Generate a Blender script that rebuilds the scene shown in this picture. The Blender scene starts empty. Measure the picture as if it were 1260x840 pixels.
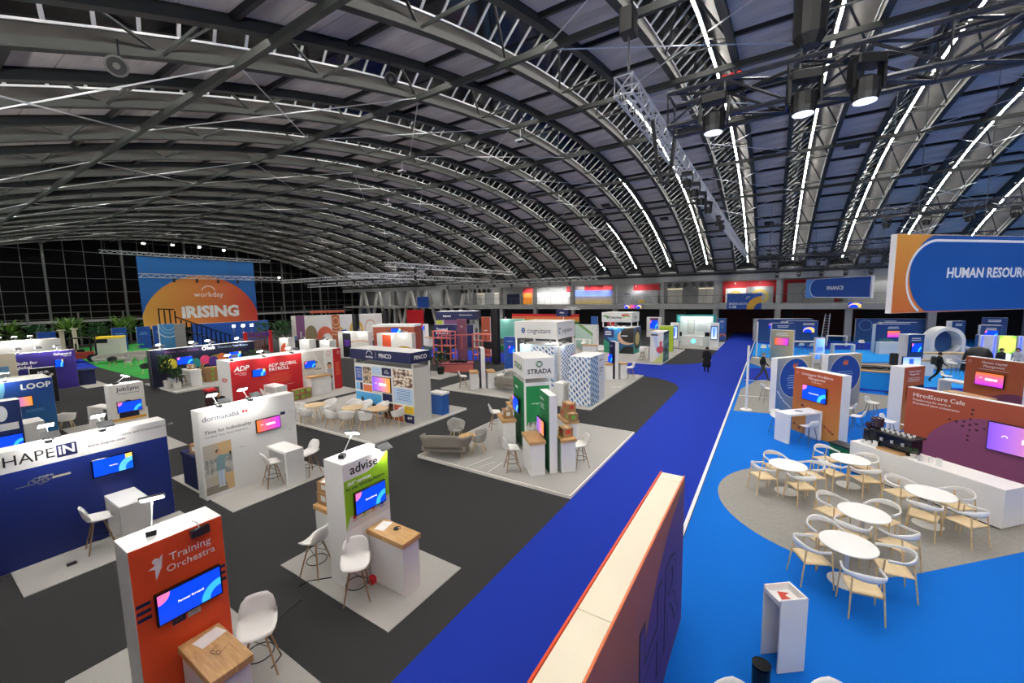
import bpy, math, random
from mathutils import Matrix, Vector
S = bpy.context.scene
COL = S.collection
rnd = random.Random(11)
rad = math.radians
PI = math.pi

# ---------------------------------------------------------------- camera, world, exposure
CAM_Z = 5.3
def make_camera():
    yaw, pitch, roll = rad(32.587), rad(6.206), rad(-1.018)
    F = Vector((-math.sin(yaw)*math.cos(pitch), math.cos(yaw)*math.cos(pitch), -math.sin(pitch)))
    R = Vector((math.cos(yaw), math.sin(yaw), 0)); U = R.cross(F)
    c, s = math.cos(roll), math.sin(roll)
    R2 = c*R + s*U; U2 = -s*R + c*U
    cam = bpy.data.cameras.new('camera'); o = bpy.data.objects.new('camera', cam); COL.objects.link(o)
    cam.sensor_width = 36.0; cam.lens = 501.72/1260*36.0; cam.clip_end = 400; cam.clip_start = .05
    m = Matrix((R2, U2, -F)).transposed().to_4x4(); m.translation = (0, 0, CAM_Z)
    o.matrix_world = m
    S.camera = o
    return R2, U2, F
CR, CU, CF = make_camera()
def on_screen(p):
    v = Vector(p) - Vector((0, 0, CAM_Z)); w = v.dot(CF)
    if w < .3: return None
    return 630 + 501.72*v.dot(CR)/w, 420 - 501.72*v.dot(CU)/w, v.length

W = bpy.data.worlds.new('night'); S.world = W; W.use_nodes = True
W.node_tree.nodes['Background'].inputs[0].default_value = (.012, .014, .02, 1)
W.node_tree.nodes['Background'].inputs[1].default_value = 1.0
S.view_settings.view_transform = 'Standard'; S.view_settings.look = 'None'
S.view_settings.gamma = 1; S.view_settings.use_curve_mapping = False
S.view_settings.exposure = 0.1
STRIP = 70.0         # emission of the roof strip lights
RIG = 230.0          # watts of a lit stage lamp on the trusses
CLIP = 12.0          # watts of a clip lamp on a booth

# ---------------------------------------------------------------- materials
MATS = {}
def srgb(h):
    if isinstance(h, str):
        h = h.lstrip('#'); h = [int(h[i:i+2], 16)/255 for i in (0, 2, 4)]
    return tuple((c/12.92 if c <= .04045 else ((c+.055)/1.055)**2.4) for c in h[:3]) + (1,)
def new_mat(name):
    m = bpy.data.materials.new(name); m.use_nodes = True
    return m, m.node_tree, m.node_tree.nodes['Principled BSDF']
def mat(name, col='#ffffff', rough=.5, metal=0, var=.06, scale=8, bump=0, emit=0, spec=.5, stretch=None):
    """plain procedural surface: base colour broken up by a noise, optional relief"""
    if name in MATS: return MATS[name]
    m, t, b = new_mat(name); N = t.nodes; L = t.links
    c = srgb(col)
    b.inputs['Roughness'].default_value = rough; b.inputs['Metallic'].default_value = metal
    b.inputs['Specular IOR Level'].default_value = spec
    tc = N.new('ShaderNodeTexCoord'); no = N.new('ShaderNodeTexNoise')
    no.inputs['Scale'].default_value = scale; no.inputs['Detail'].default_value = 3
    src = tc.outputs['Object']
    if stretch:
        mp = N.new('ShaderNodeMapping'); mp.inputs['Scale'].default_value = stretch
        L.new(src, mp.inputs[0]); src = mp.outputs[0]
    L.new(src, no.inputs['Vector'])
    mx = N.new('ShaderNodeMix'); mx.data_type = 'RGBA'
    mx.inputs[6].default_value = tuple(max(0, v*(1-var*2)) for v in c[:3])+(1,)
    mx.inputs[7].default_value = tuple(min(1, v*(1+var)) for v in c[:3])+(1,)
    L.new(no.outputs['Fac'], mx.inputs[0]); L.new(mx.outputs[2], b.inputs['Base Color'])
    if emit:
        b.inputs['Emission Color'].default_value = c; b.inputs['Emission Strength'].default_value = emit
    if bump:
        bp = N.new('ShaderNodeBump'); bp.inputs['Strength'].default_value = bump
        L.new(no.outputs['Fac'], bp.inputs['Height']); L.new(bp.outputs[0], b.inputs['Normal'])
    MATS[name] = m
    return m
def wood(name, c0, c1, rough=.45):
    m, t, b = new_mat(name); N = t.nodes; L = t.links
    tc = N.new('ShaderNodeTexCoord'); mp = N.new('ShaderNodeMapping'); mp.inputs['Scale'].default_value = (2.5, 22, 9)
    no = N.new('ShaderNodeTexNoise'); no.inputs['Scale'].default_value = 1.6; no.inputs['Detail'].default_value = 5
    cr = N.new('ShaderNodeValToRGB'); cr.color_ramp.elements[0].color = srgb(c0); cr.color_ramp.elements[1].color = srgb(c1)
    cr.color_ramp.elements[0].position = .3; cr.color_ramp.elements[1].position = .7
    L.new(tc.outputs['Object'], mp.inputs[0]); L.new(mp.outputs[0], no.inputs['Vector']); L.new(no.outputs['Fac'], cr.inputs[0])
    L.new(cr.outputs[0], b.inputs['Base Color']); b.inputs['Roughness'].default_value = rough
    MATS[name] = m; return m
def emitter(name, col, strength):
    if name in MATS: return MATS[name]
    m, t, b = new_mat(name)
    b.inputs['Base Color'].default_value = srgb(col); b.inputs['Emission Color'].default_value = srgb(col)
    b.inputs['Emission Strength'].default_value = strength
    MATS[name] = m; return m
def print_mat(name, base, shapes=(), emit=0, rough=.55, dots=None):
    """flat print or screen picture on a panel: layers laid out in the panel's own width (x) and height (z), 0..1.
    base: colour or (axis, c0, c1); shapes: ('disc',cx,cz,r,aspect,col[,col2]) ('ring',cx,cz,r0,r1,aspect,col) ('rect',x0,x1,z0,z1,col) ('half',a,b,c,col) ax+bz>c"""
    m, t, b = new_mat(name); N = t.nodes; L = t.links
    tc = N.new('ShaderNodeTexCoord'); sp = N.new('ShaderNodeSeparateXYZ'); L.new(tc.outputs['Generated'], sp.inputs[0])
    X, Z = sp.outputs[0], sp.outputs[2]
    def val(x): return x
    def math_(op, a, b_=None, c_=None):
        n = N.new('ShaderNodeMath'); n.operation = op
        for i, v in enumerate((a, b_, c_)):
            if v is None: continue
            if isinstance(v, (int, float)): n.inputs[i].default_value = v
            else: L.new(v, n.inputs[i])
        return n.outputs[0]
    def mixc(f, a, c):
        n = N.new('ShaderNodeMix'); n.data_type = 'RGBA'
        if isinstance(f, (int, float)): n.inputs[0].default_value = f
        else: L.new(f, n.inputs[0])
        for i, v in ((6, a), (7, c)):
            if isinstance(v, tuple): n.inputs[i].default_value = v
            else: L.new(v, n.inputs[i])
        return n.outputs[2]
    def grad(axis, c0, c1):
        f = {'x': X, 'z': Z}.get(axis)
        if f is None: f = math_('MULTIPLY', math_('ADD', X, Z), .5)
        return mixc(f, srgb(c0), srgb(c1))
    col = srgb(base) if isinstance(base, str) else grad(*base)
    if isinstance(col, tuple): col = mixc(0.0, col, col)
    for s in shapes:
        k = s[0]
        if k in ('disc', 'ring'):
            asp = s[4] if k == 'disc' else s[5]
            dx = math_('MULTIPLY', math_('SUBTRACT', X, s[1]), asp); dz = math_('SUBTRACT', Z, s[2])
            d = math_('SQRT', math_('ADD', math_('MULTIPLY', dx, dx), math_('MULTIPLY', dz, dz)))
            if k == 'disc':
                f = math_('LESS_THAN', d, s[3]); c = srgb(s[5])
                if len(s) > 6: c = grad(s[7] if len(s) > 7 else 'x', s[5], s[6])
            else:
                f = math_('MULTIPLY', math_('LESS_THAN', d, s[4]), math_('GREATER_THAN', d, s[3])); c = srgb(s[6])
        elif k == 'rect':
            f = math_('MULTIPLY', math_('MULTIPLY', math_('GREATER_THAN', X, s[1]), math_('LESS_THAN', X, s[2])),
                      math_('MULTIPLY', math_('GREATER_THAN', Z, s[3]), math_('LESS_THAN', Z, s[4]))); c = srgb(s[5])
        elif k == 'half':
            f = math_('GREATER_THAN', math_('ADD', math_('MULTIPLY', X, s[1]), math_('MULTIPLY', Z, s[2])), s[3]); c = srgb(s[4])
        elif k == 'brick':   # ('brick', scale, mortar, c1, c2, cm, rot)
            br = N.new('ShaderNodeTexBrick'); mp = N.new('ShaderNodeMapping'); mp.inputs['Rotation'].default_value = (0, 0, s[6])
            cb = N.new('ShaderNodeCombineXYZ'); L.new(X, cb.inputs[0]); L.new(Z, cb.inputs[1])
            L.new(cb.outputs[0], mp.inputs[0]); L.new(mp.outputs[0], br.inputs['Vector'])
            br.inputs['Scale'].default_value = s[1]; br.inputs['Mortar Size'].default_value = s[2]
            br.inputs['Color1'].default_value = srgb(s[3]); br.inputs['Color2'].default_value = srgb(s[4]); br.inputs['Mortar'].default_value = srgb(s[5])
            br.inputs['Bias'].default_value = 0; br.inputs['Brick Width'].default_value = .34; br.inputs['Row Height'].default_value = .22
            f = 1.0; c = br.outputs['Color']
            if len(s) > 7: f = math_('GREATER_THAN', math_('ADD', math_('MULTIPLY', X, s[7]), math_('MULTIPLY', Z, s[8])), s[9])
        elif k == 'blobs':   # photograph-like mottling ('blobs', scale, c1, c2, z0, z1)
            no = N.new('ShaderNodeTexNoise'); no.inputs['Scale'].default_value = s[1]; no.inputs['Detail'].default_value = 4
            L.new(tc.outputs['Generated'], no.inputs['Vector'])
            cr = N.new('ShaderNodeValToRGB'); cr.color_ramp.elements[0].position = .42; cr.color_ramp.elements[1].position = .58
            cr.color_ramp.elements[0].color = srgb(s[2]); cr.color_ramp.elements[1].color = srgb(s[3]); L.new(no.outputs['Fac'], cr.inputs[0])
            f = math_('MULTIPLY', math_('GREATER_THAN', Z, s[4]), math_('LESS_THAN', Z, s[5])); c = cr.outputs[0]
        col = mixc(f, col, c)
    L.new(col, b.inputs['Base Color']); b.inputs['Roughness'].default_value = rough
    if emit:
        L.new(col, b.inputs['Emission Color']); b.inputs['Emission Strength'].default_value = emit
        b.inputs['Roughness'].default_value = .2; b.inputs['Specular IOR Level'].default_value = .2
    MATS[name] = m
    return m

# ---------------------------------------------------------------- mesh building
class MB:
    def __init__(s): s.v = []; s.f = []
    def add(s, vs, fs):
        o = len(s.v); s.v += [tuple(p) for p in vs]; s.f += [tuple(i+o for i in f) for f in fs]; return s
    def box(s, x0, x1, y0, y1, z0, z1, mx=None):
        vs = [(x0,y0,z0),(x1,y0,z0),(x1,y1,z0),(x0,y1,z0),(x0,y0,z1),(x1,y0,z1),(x1,y1,z1),(x0,y1,z1)]
        if mx: vs = [mx @ Vector(v) for v in vs]
        return s.add(vs, [(0,3,2,1),(4,5,6,7),(0,1,5,4),(1,2,6,5),(2,3,7,6),(3,0,4,7)])
    def cbox(s, x0, x1, y0, y1, z0, z1, c=.01):
        """box with chamfered vertical edges and top"""
        p = [(x0+c,y0),(x1-c,y0),(x1,y0+c),(x1,y1-c),(x1-c,y1),(x0+c,y1),(x0,y1-c),(x0,y0+c)]
        cx, cy = (x0+x1)/2, (y0+y1)/2
        q = [(x + (c if x < cx else -c), y + (c if y < cy else -c)) for x, y in p]
        vs = [(x,y,z0) for x,y in p] + [(x,y,z1-c) for x,y in p] + [(x,y,z1) for x,y in q]
        fs = [tuple(reversed(range(8)))] + [tuple(range(16, 24))]
        for i in range(8):
            j = (i+1) % 8
            fs += [(i,j,8+j,8+i),(8+i,8+j,16+j,16+i)]
        return s.add(vs, fs)
    def frame(s, p0, p1, up=(0,0,1)):
        a = Vector(p0); d = Vector(p1)-a; l = d.length; d.normalize()
        u = Vector(up)
        if abs(d.dot(u)) > .98: u = Vector((1,0,0))
        x = d.cross(u).normalized(); y = x.cross(d)
        return a, d, x, y, l
    def bar(s, p0, p1, w, h, up=(0,0,1)):
        a, d, x, y, l = s.frame(p0, p1, up); b = a+d*l; vs = []
        for p in (a, b):
            for sx, sy in ((-1,-1),(1,-1),(1,1),(-1,1)): vs.append(p + x*(sx*w/2) + y*(sy*h/2))
        return s.add(vs, [(0,1,2,3),(7,6,5,4),(0,4,5,1),(1,5,6,2),(2,6,7,3),(3,7,4,0)])
    def cyl(s, p0, p1, r0, r1=None, n=8):
        r1 = r0 if r1 is None else r1
        a, d, x, y, l = s.frame(p0, p1); b = a+d*l; vs = []
        for p, r in ((a,r0),(b,r1)):
            for i in range(n):
                t = 2*PI*i/n; vs.append(p + x*(r*math.cos(t)) + y*(r*math.sin(t)))
        fs = [tuple(range(n)), tuple(range(2*n-1, n-1, -1))]
        fs += [(i, n+i, n+(i+1)%n, (i+1)%n) for i in range(n)]
        return s.add(vs, fs)
    def tube(s, path, r, n=6, closed=False):
        P = [Vector(p) for p in path]; m = len(P); vs = []
        for i, p in enumerate(P):
            a = P[(i-1) % m] if (closed or i > 0) else p
            b = P[(i+1) % m] if (closed or i < m-1) else p
            d = (b-a).normalized(); u = Vector((0,0,1))
            if abs(d.dot(u)) > .95: u = Vector((1,0,0))
            x = d.cross(u).normalized(); y = x.cross(d)
            rr = r[i] if isinstance(r, (list, tuple)) else r
            for k in range(n):
                t = 2*PI*k/n; vs.append(p + x*(rr*math.cos(t)) + y*(rr*math.sin(t)))
        fs = []
        for i in range(m if closed else m-1):
            j = (i+1) % m
            for k in range(n):
                l = (k+1) % n; fs.append((i*n+k, j*n+k, j*n+l, i*n+l))
        if not closed: fs += [tuple(range(n)), tuple(range(m*n-1, (m-1)*n-1, -1))]
        return s.add(vs, fs)
    def lathe(s, prof, n=20, c=(0,0)):
        vs = []; fs = []; m = len(prof)
        for r, z in prof:
            for i in range(n):
                t = 2*PI*i/n; vs.append((c[0]+r*math.cos(t), c[1]+r*math.sin(t), z))
        for j in range(m-1):
            for i in range(n):
                k = (i+1) % n; fs.append((j*n+i, j*n+k, (j+1)*n+k, (j+1)*n+i))
        fs += [tuple(range(n-1, -1, -1)), tuple(range((m-1)*n, m*n))]
        return s.add(vs, fs)
    def prism(s, pts, z0, z1):
        n = len(pts)
        vs = [(x,y,z0) for x,y in pts] + [(x,y,z1) for x,y in pts]
        return s.add(vs, [tuple(range(n-1,-1,-1)), tuple(range(n, 2*n))] + [(i,(i+1)%n,n+(i+1)%n,n+i) for i in range(n)])
    def slab(s, pts, y0, y1):
        """outline in x,z extruded along y (y0 is the front)"""
        n = len(pts)
        vs = [(x,y0,z) for x,z in pts] + [(x,y1,z) for x,z in pts]
        return s.add(vs, [tuple(range(n)), tuple(range(2*n-1, n-1, -1))] + [(i,n+i,n+(i+1)%n,(i+1)%n) for i in range(n)])
    def sheet(s, grid, th):
        """solid sheet from a grid of points, thickened along its normals"""
        h, w = len(grid), len(grid[0]); G = [[Vector(p) for p in r] for r in grid]; vs = []
        for side in (0, 1):
            for i in range(h):
                for j in range(w):
                    du = G[i][min(j+1,w-1)]-G[i][max(j-1,0)]; dv = G[min(i+1,h-1)][j]-G[max(i-1,0)][j]
                    nrm = du.cross(dv).normalized(); vs.append(G[i][j] + nrm*(th/2 if side else -th/2))
        k = h*w; fs = []
        for i in range(h-1):
            for j in range(w-1):
                a, b, c, d = i*w+j, i*w+j+1, (i+1)*w+j+1, (i+1)*w+j
                fs += [(d,c,b,a), (k+a,k+b,k+c,k+d)]
        rim = [j for j in range(w)] + [i*w+w-1 for i in range(1,h)] + [(h-1)*w+j for j in range(w-2,-1,-1)] + [i*w for i in range(h-2,0,-1)]
        for i in range(len(rim)):
            a, b = rim[i], rim[(i+1) % len(rim)]; fs.append((a, b, k+b, k+a))
        return s.add(vs, fs)
    def mesh(s, name, m, smooth=False):
        me = bpy.data.meshes.new(name); me.from_pydata(s.v, [], s.f); me.validate()
        if smooth: me.shade_smooth()
        if m: me.materials.append(m if not isinstance(m, str) else MATS[m])
        return me
    def build(s, name, m, parent=None, smooth=False):
        return obj(name, s.mesh(name, m, smooth), parent)
def obj(name, me, parent=None):
    o = bpy.data.objects.new(name, me); COL.objects.link(o)
    if parent is not None: o.parent = parent
    return o
def tag(o, label=None, cat=None, group=None, kind=None):
    if label: o['label'] = label
    if cat: o['category'] = cat
    if group: o['group'] = group
    if kind: o['kind'] = kind
    return o
def thing(name, label, cat, loc=(0,0,0), rz=0, group=None):
    o = bpy.data.objects.new(name, None); COL.objects.link(o); o.empty_display_size = .2
    o.location = loc; o.rotation_euler = (0, 0, rad(rz))
    return tag(o, label, cat, group)
def copy_tree(o, parent=None):
    c = o.copy(); COL.objects.link(c)
    if parent is not None: c.parent = parent
    for ch in list(KIDS.get(o.name, ())): copy_tree(ch, c)
    return c
KIDS = {}
def proto(fn):
    """wrap a builder so that the first call builds and later calls copy the thing with its parts"""
    store = {}
    def place(label, loc, rz=0, group=None, key=None, **kw):
        k = (key,)+tuple(sorted(kw.items()))
        if k not in store:
            o = fn(**kw); store[k] = o
            kids = [o]
            while kids:
                p = kids.pop(); ch = [c for c in COL.objects if c.parent == p] if p == o else [c for c in ALLKIDS if c.parent == p]
                if p == o: ALLKIDS[:] = ch + [c for c in COL.objects if c.parent in ch]
                KIDS[p.name] = ch; kids += ch
        else: o = copy_tree(store[k])
        o.location = loc; o.rotation_euler = (0, 0, rad(rz))
        o['label'] = label
        if group: o['group'] = group
        return o
    return place
ALLKIDS = []
FRONT = {}
def on_front(parent): return FRONT.get(parent.name, parent) if parent is not None else None
def lettering(parent, s, size, x, z, y=-.004, m='white_print', align='CENTER', bold=0, shear=0, name='lettering', sp=1.0, rot=0):
    cu = bpy.data.curves.new('t', 'FONT'); cu.body = s; cu.size = size; cu.align_x = align; cu.align_y = 'CENTER'
    cu.extrude = .0015; cu.offset = bold*size; cu.shear = shear; cu.resolution_u = 2; cu.space_character = sp
    t = bpy.data.objects.new('t', cu)
    me = bpy.data.meshes.new_from_object(t); bpy.data.objects.remove(t); bpy.data.curves.remove(cu)
    me.name = name; me.materials.clear(); me.materials.append(MATS[m])
    o = obj(name, me, on_front(parent)); o.location = (x, y, z); o.rotation_euler = (PI/2, rot, 0)
    return o
def pieces(parent, name, items, m, limit=300):
    """items: (mesh, location, rotation_euler); the nearest in view become parts, the rest one joined part"""
    sc = []
    for me, loc, rot, p in items:
        q = on_screen(p)
        vis = q is not None and -60 < q[0] < 1320 and -60 < q[1] < 900
        sc.append((0 if vis else 1, (Vector(p)-Vector((0,0,CAM_Z))).length))
    order = sorted(range(len(items)), key=lambda i: sc[i])
    big = MB()
    for n, i in enumerate(order):
        me, loc, rot, p = items[i]
        if n < limit and sc[i][0] == 0:
            o = obj(name, me, parent); o.location = loc; o.rotation_euler = rot
        else:
            mx = Matrix.Translation(loc) @ rot_m(rot)
            big.add([mx @ v.co for v in me.vertices], [tuple(f.vertices) for f in me.polygons])
    if big.v:
        o = big.build(name, m, parent); o['kind'] = 'stuff'
def rot_m(r):
    return (Matrix.Rotation(r[2],4,'Z') @ Matrix.Rotation(r[1],4,'Y') @ Matrix.Rotation(r[0],4,'X'))

mat('white', '#e9e9e8', .45, var=.02); mat('white_shell', '#f0efec', .35, var=.02, scale=3); mat('white_print', '#f6f6f6', .6, var=0)
mat('offwhite', '#dad8d2', .55, var=.04); mat('black', '#101114', .45, var=.1); mat('black_gloss', '#0b0b0d', .15, var=.05)
mat('black_print', '#16171c', .6, var=0); mat('navy_print', '#1b2350', .6, var=0); mat('grey_print', '#8d9096', .6, var=0)
mat('dark_metal', '#2a2c30', .35, .8); mat('silver', '#d0d2d6', .35, .45, var=.06); mat('steel_leg', '#6d6f73', .3, .8)
mat('greensteel', '#2b2f2d', .55, 0, var=.15, scale=2, bump=.02); mat('bar_white', '#d6d8da', .4, var=.05)
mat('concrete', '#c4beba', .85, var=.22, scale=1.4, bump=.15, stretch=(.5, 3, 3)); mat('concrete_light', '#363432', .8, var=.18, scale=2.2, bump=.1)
mat('sky_glass', '#0b0c11', .12, var=.3, scale=.6); mat('sheet_metal', '#7d7b76', .45, .2, var=.18, scale=1.2)
mat('night_glass', '#050608', .3, var=.4, scale=.5, spec=.15); mat('mullion', '#6a6c6c', .45, .2)
mat('carpet_grey', '#3b3b3c', .95, var=.16, scale=160, bump=.25, spec=.1); mat('carpet_navy', '#2138a6', .95, var=.08, scale=140, bump=.2, spec=.1)
mat('carpet_blue', '#126bcb', .95, var=.06, scale=140, bump=.2, spec=.1); mat('lit_carpet_bar', '#2d9bf0', .95, var=.06, scale=140, bump=.2, spec=.1)  # palest blue: carpet colour lightened for distant light, also the round bar's own blue
mat('carpet_green', '#3f9b4a', .95, var=.1, scale=120, bump=.2, spec=.1); mat('carpet_fleck', '#9d9a95', .95, var=.28, scale=60, bump=.3, spec=.1, stretch=(.25, 2, 1))
mat('carpet_light', '#a9a7a3', .95, var=.05, scale=120, bump=.15, spec=.1); mat('platform_edge', '#e6e4de', .5, var=.04)
mat('gallery_grey', '#9a9c9c', .7, var=.08, scale=1.5); mat('dark_wall', '#24262a', .8, var=.15, scale=1.2); mat('red_wall', '#b3202a', .7, var=.06); mat('dark_red', '#3a1014', .8, var=.1)
wood('oak', '#b98d58', '#d3ab74'); wood('oak_light', '#c9a877', '#e0c79c'); wood('walnut_leg', '#8a6a4c', '#a78562'); wood('ply', '#d9bd8e', '#e8d2a8')
# ================================================================ THE SETTING
def structure(name, mb, m, parent=None):
    o = mb.build(name, m, parent)
    if parent is None: o['kind'] = 'structure'
    return o
XR, XL, YN, YW = 30.0, -78.0, -6.0, 63.5
structure('floor', MB().box(XL-1, XR, YN, YW, -.2, 0), 'carpet_grey')
# carpets laid on the floor
def arc_pts(cx, cy, r, a0, a1, n=10): return [(cx+r*math.cos(rad(a0+(a1-a0)*i/n)), cy+r*math.sin(rad(a0+(a1-a0)*i/n))) for i in range(n+1)]
aisle = [(-1.5, -5), (-1.5, 62), (-4.2, 62), (-4.2, 36.5), (-4.45, 34.2), (-4.8, 33.4), (-5.6, 32.6), (-6.7, 32.2), (-45, 32.2), (-45, 27.2), (-7.0, 27.2), (-6.88, 26.76), (-5.85, 26.43),
         (-5.36, 26.05), (-4.76, 25.4), (-4.35, 24.5), (-4.25, 23.6), (-4.25, -5)]
tag(structure('floor_carpet_runner', MB().prism(list(reversed(aisle)), 0, .006), 'carpet_navy'), 'deep blue carpet runner along the main aisle')
structure('floor_carpet_zone', MB().prism([(-1.42, -5), (29, -5), (29, 62), (-1.42, 62)], 0, .005), 'carpet_blue')
structure('floor_line', MB().box(-1.52, -1.44, -5, 60, 0, .009), 'white')
# flecked grey round under the cafe tables, grey paths and blue patches painted paler for light in the far right zone
# ellipse-free: a true circle arc on the aisle side, straight edge along the counter
cafe = arc_pts(1.6, 12.1, 2.65, 78, 272, 26) + [(2.0, 9.62), (2.5, 10.05), (6.6, 14.1), (5.2, 16.4), (3.2, 15.6)]
structure('floor_cafe_round', MB().prism(cafe, .004, .008), 'carpet_fleck')
def band(name, pts, m, z=.008): structure(name, MB().prism(pts, .004, z), m)
band('floor_grey_path', [(-1.3, 20.6), (2.6, 21.2), (3.6, 23.2), (5.4, 25.2), (9, 26.0), (9, 28.2), (5.2, 27.2), (3.6, 27.6), (1.2, 29.8), (-.6, 28.6), (-1.3, 25.5)], 'carpet_fleck')
band('floor_navy_path', [(-1.3, 27.8), (-.4, 28.9), (1.2, 30.2), (4, 28), (9.5, 29), (14, 33.5), (10.5, 36), (6.5, 31.5), (2, 33), (-.2, 33.6), (-1.3, 33)], 'carpet_navy', .009)
band('floor_grey_path', [(-1.3, 35.5), (-.4, 33.8), (2.6, 33.2), (7, 36), (12, 40), (11, 42), (6, 39), (2.5, 38), (-1.3, 39.5)], 'carpet_fleck', .0075)
band('floor_lit_blue_patch', [(-1.3, 40), (2, 38.6), (6, 39.6), (12, 43), (20, 44), (20, 50), (10, 49), (3, 46), (-1.3, 50)], 'lit_carpet_bar')  # brighter light on the distant blue carpet, painted as a paler blue
band('floor_lit_blue_patch', [(7, 30.6), (9.8, 31.4), (12.5, 35.6), (10.2, 37.8), (7.4, 35)], 'lit_carpet_bar', .0105)
band('floor_navy_path', [(-1.3, 50.5), (4, 46.8), (12, 50), (22, 51), (22, 54), (8, 54), (-1.3, 56)], 'carpet_navy')
band('floor_green_lawn', [(-72, 19.5), (-53, 15.2), (-36.9, 10.6), (-37.4, 9.9), (-48, 9.9), (-72, 12)], 'carpet_green')
band('floor_blue_strip', [(-75, 8.2), (-48.1, 8.6), (-47.5, 10.2), (-51.5, 11.3), (-75, 10)], 'carpet_navy', .007)

# ---- vaulted roof
YC, RR = 25.5, 68.3
ZC = 15.75-RR
TH = math.asin(29.7/RR)
PITCH = 4.28
BAYS = [-7.02 + PITCH*k for k in range(-16, 9)]
def roof_z(y): return ZC+math.sqrt((RR-1.42)**2-(y-YC)**2)
def arcp(x, r, th): return (x, YC+r*math.sin(th), ZC+r*math.cos(th))
def arc_strip(mb, xr_list, n=40, t0=-TH, t1=TH, closed=True):
    """sweep a closed section [(x, r)...] along the vault arc"""
    k = len(xr_list); vs = []; fs = []
    for i in range(n+1):
        t = t0+(t1-t0)*i/n
        vs += [arcp(x, r, t) for x, r in xr_list]
    for i in range(n):
        for j in range(k):
            l = (j+1) % k; fs.append((i*k+j, (i+1)*k+j, (i+1)*k+l, i*k+l))
    fs += [tuple(range(k)), tuple(range((n+1)*k-1, n*k-1, -1))]
    return mb.add(vs, fs)
def sect(x0, x1, r0, r1): return [(x0, r0), (x1, r0), (x1, r1), (x0, r1)]
ceiling = thing('ceiling', None, None); ceiling['kind'] = 'structure'; ceiling['label'] = 'barrel-vaulted hall roof of concrete planks and steel skylight trusses'
HW = 1.1
RC = RR-1.2            # bottom chord radius
planks = []; mulls = []; webs = []; ties = []; rods = []; seams = []
PL = 1.02
NPL = int(2*TH*RC/PL)
dth = 2*TH/NPL
pm = MB(); pm.box(-(PITCH/2-HW-.12), PITCH/2-HW-.12, -dth*RC/2+.012, dth*RC/2-.012, RC+.16, RC+.3); plank_me = pm.mesh('roof_plank', 'concrete')
NM = 76
dm = 2*TH/NM
mm = MB(); mm.bar((-HW+.03, 0, RC+.42), (-.03, 0, RR+.1), .05, .07, (0,1,0)); mull_me = mm.mesh('skylight_mullion', 'bar_white')
NB = 14
db = 2*TH/NB
def webmesh(sx, sd):
    b = MB(); y1 = sd*math.sin(db/2)*RR
    b.bar((sx*HW, 0, RC), (sx*.05, y1, RR*math.cos(db/2)-.05), .05, .07, (1,0,0)); return b.mesh('web_brace', 'greensteel')
web_me = {(sx, sd): webmesh(sx, sd) for sx in (-1,1) for sd in (-1,1)}
tie_me = MB().bar((-HW, 0, RC-.02), (HW, 0, RC-.02), .045, .06).mesh('cross_tie', 'greensteel')
seam_me = MB().box(-(PITCH/2-HW-.1), PITCH/2-HW-.1, -.07, .07, RC+.02, RC+.17).mesh('plank_bearer', 'dark_metal')
for X in BAYS:
    arc_strip(MB(), sect(X-HW-.14, X-HW+.1, RC-.1, RC+.1)).build('roof_chord', 'greensteel', ceiling)
    arc_strip(MB(), sect(X+HW-.1, X+HW+.14, RC-.1, RC+.1)).build('roof_chord', 'greensteel', ceiling)
    for sx in (-1, 1):
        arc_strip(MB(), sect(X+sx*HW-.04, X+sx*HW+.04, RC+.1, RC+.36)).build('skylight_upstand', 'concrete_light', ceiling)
        arc_strip(MB(), sect(X+sx*(HW-.02)-.05, X+sx*(HW-.02)+.05, RC+.36, RC+.41)).build('skylight_sill', 'bar_white', ceiling)
    arc_strip(MB(), [(X-HW, RC+.41), (X, RR+.16), (X, RR+.2), (X-HW, RC+.45)]).build('skylight_glass', 'sky_glass', ceiling)
    arc_strip(MB(), [(X, RR+.16), (X+HW, RC+.41), (X+HW, RC+.45), (X, RR+.2)]).build('skylight_back', 'sheet_metal', ceiling)
    for i in range(NPL):
        t = -TH+dth*(i+.5); planks.append((plank_me, (X+PITCH/2, YC, ZC), (-t, 0, 0), arcp(X+PITCH/2, RC, t)))
        if i % 3 == 0: t -= dth/2; seams.append((seam_me, (X+PITCH/2, YC, ZC), (-t, 0, 0), arcp(X+PITCH/2, RC, t)))
    for i in range(NM):
        t = -TH+dm*(i+.5); mulls.append((mull_me, (X, YC, ZC), (-t, 0, 0), arcp(X, RR, t)))
    for i in range(NB+1):
        t = -TH+db*i; ties.append((tie_me, (X, YC, ZC), (-t, 0, 0), arcp(X, RC, t)))
        for (sx, sd), me in web_me.items():
            if (i == 0 and sd < 0) or (i == NB and sd > 0): continue
            webs.append((me, (X, YC, ZC), (-t, 0, 0), arcp(X, RC, t)))
pieces(ceiling, 'roof_plank', planks, 'concrete'); pieces(ceiling, 'skylight_mullion', mulls, 'bar_white')
pieces(ceiling, 'web_brace', webs, 'greensteel'); pieces(ceiling, 'cross_tie', ties, 'greensteel'); pieces(ceiling, 'plank_bearer', seams, 'dark_metal')
# purlins running the length of the hall, and crossed wind-bracing rods between them
PTH = [-TH + 2*TH*(i+.5)/9 for i in range(9)]
for t in PTH:
    MB().bar(arcp(XL, RC-.2, t), arcp(XR, RC-.2, t), .14, .2).build('purlin', 'greensteel', ceiling)
for j in range(len(PTH)-1):
    for i in range(1, len(BAYS)-2, 3):
        for a, b in ((0, 1), (1, 0)):
            MB().cyl(arcp(BAYS[i]+.6, RC-.2, PTH[j+a]), arcp(BAYS[i+2]-.6, RC-.2, PTH[j+b]), .022, n=5).build('bracing_rod', 'silver', ceiling)
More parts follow.
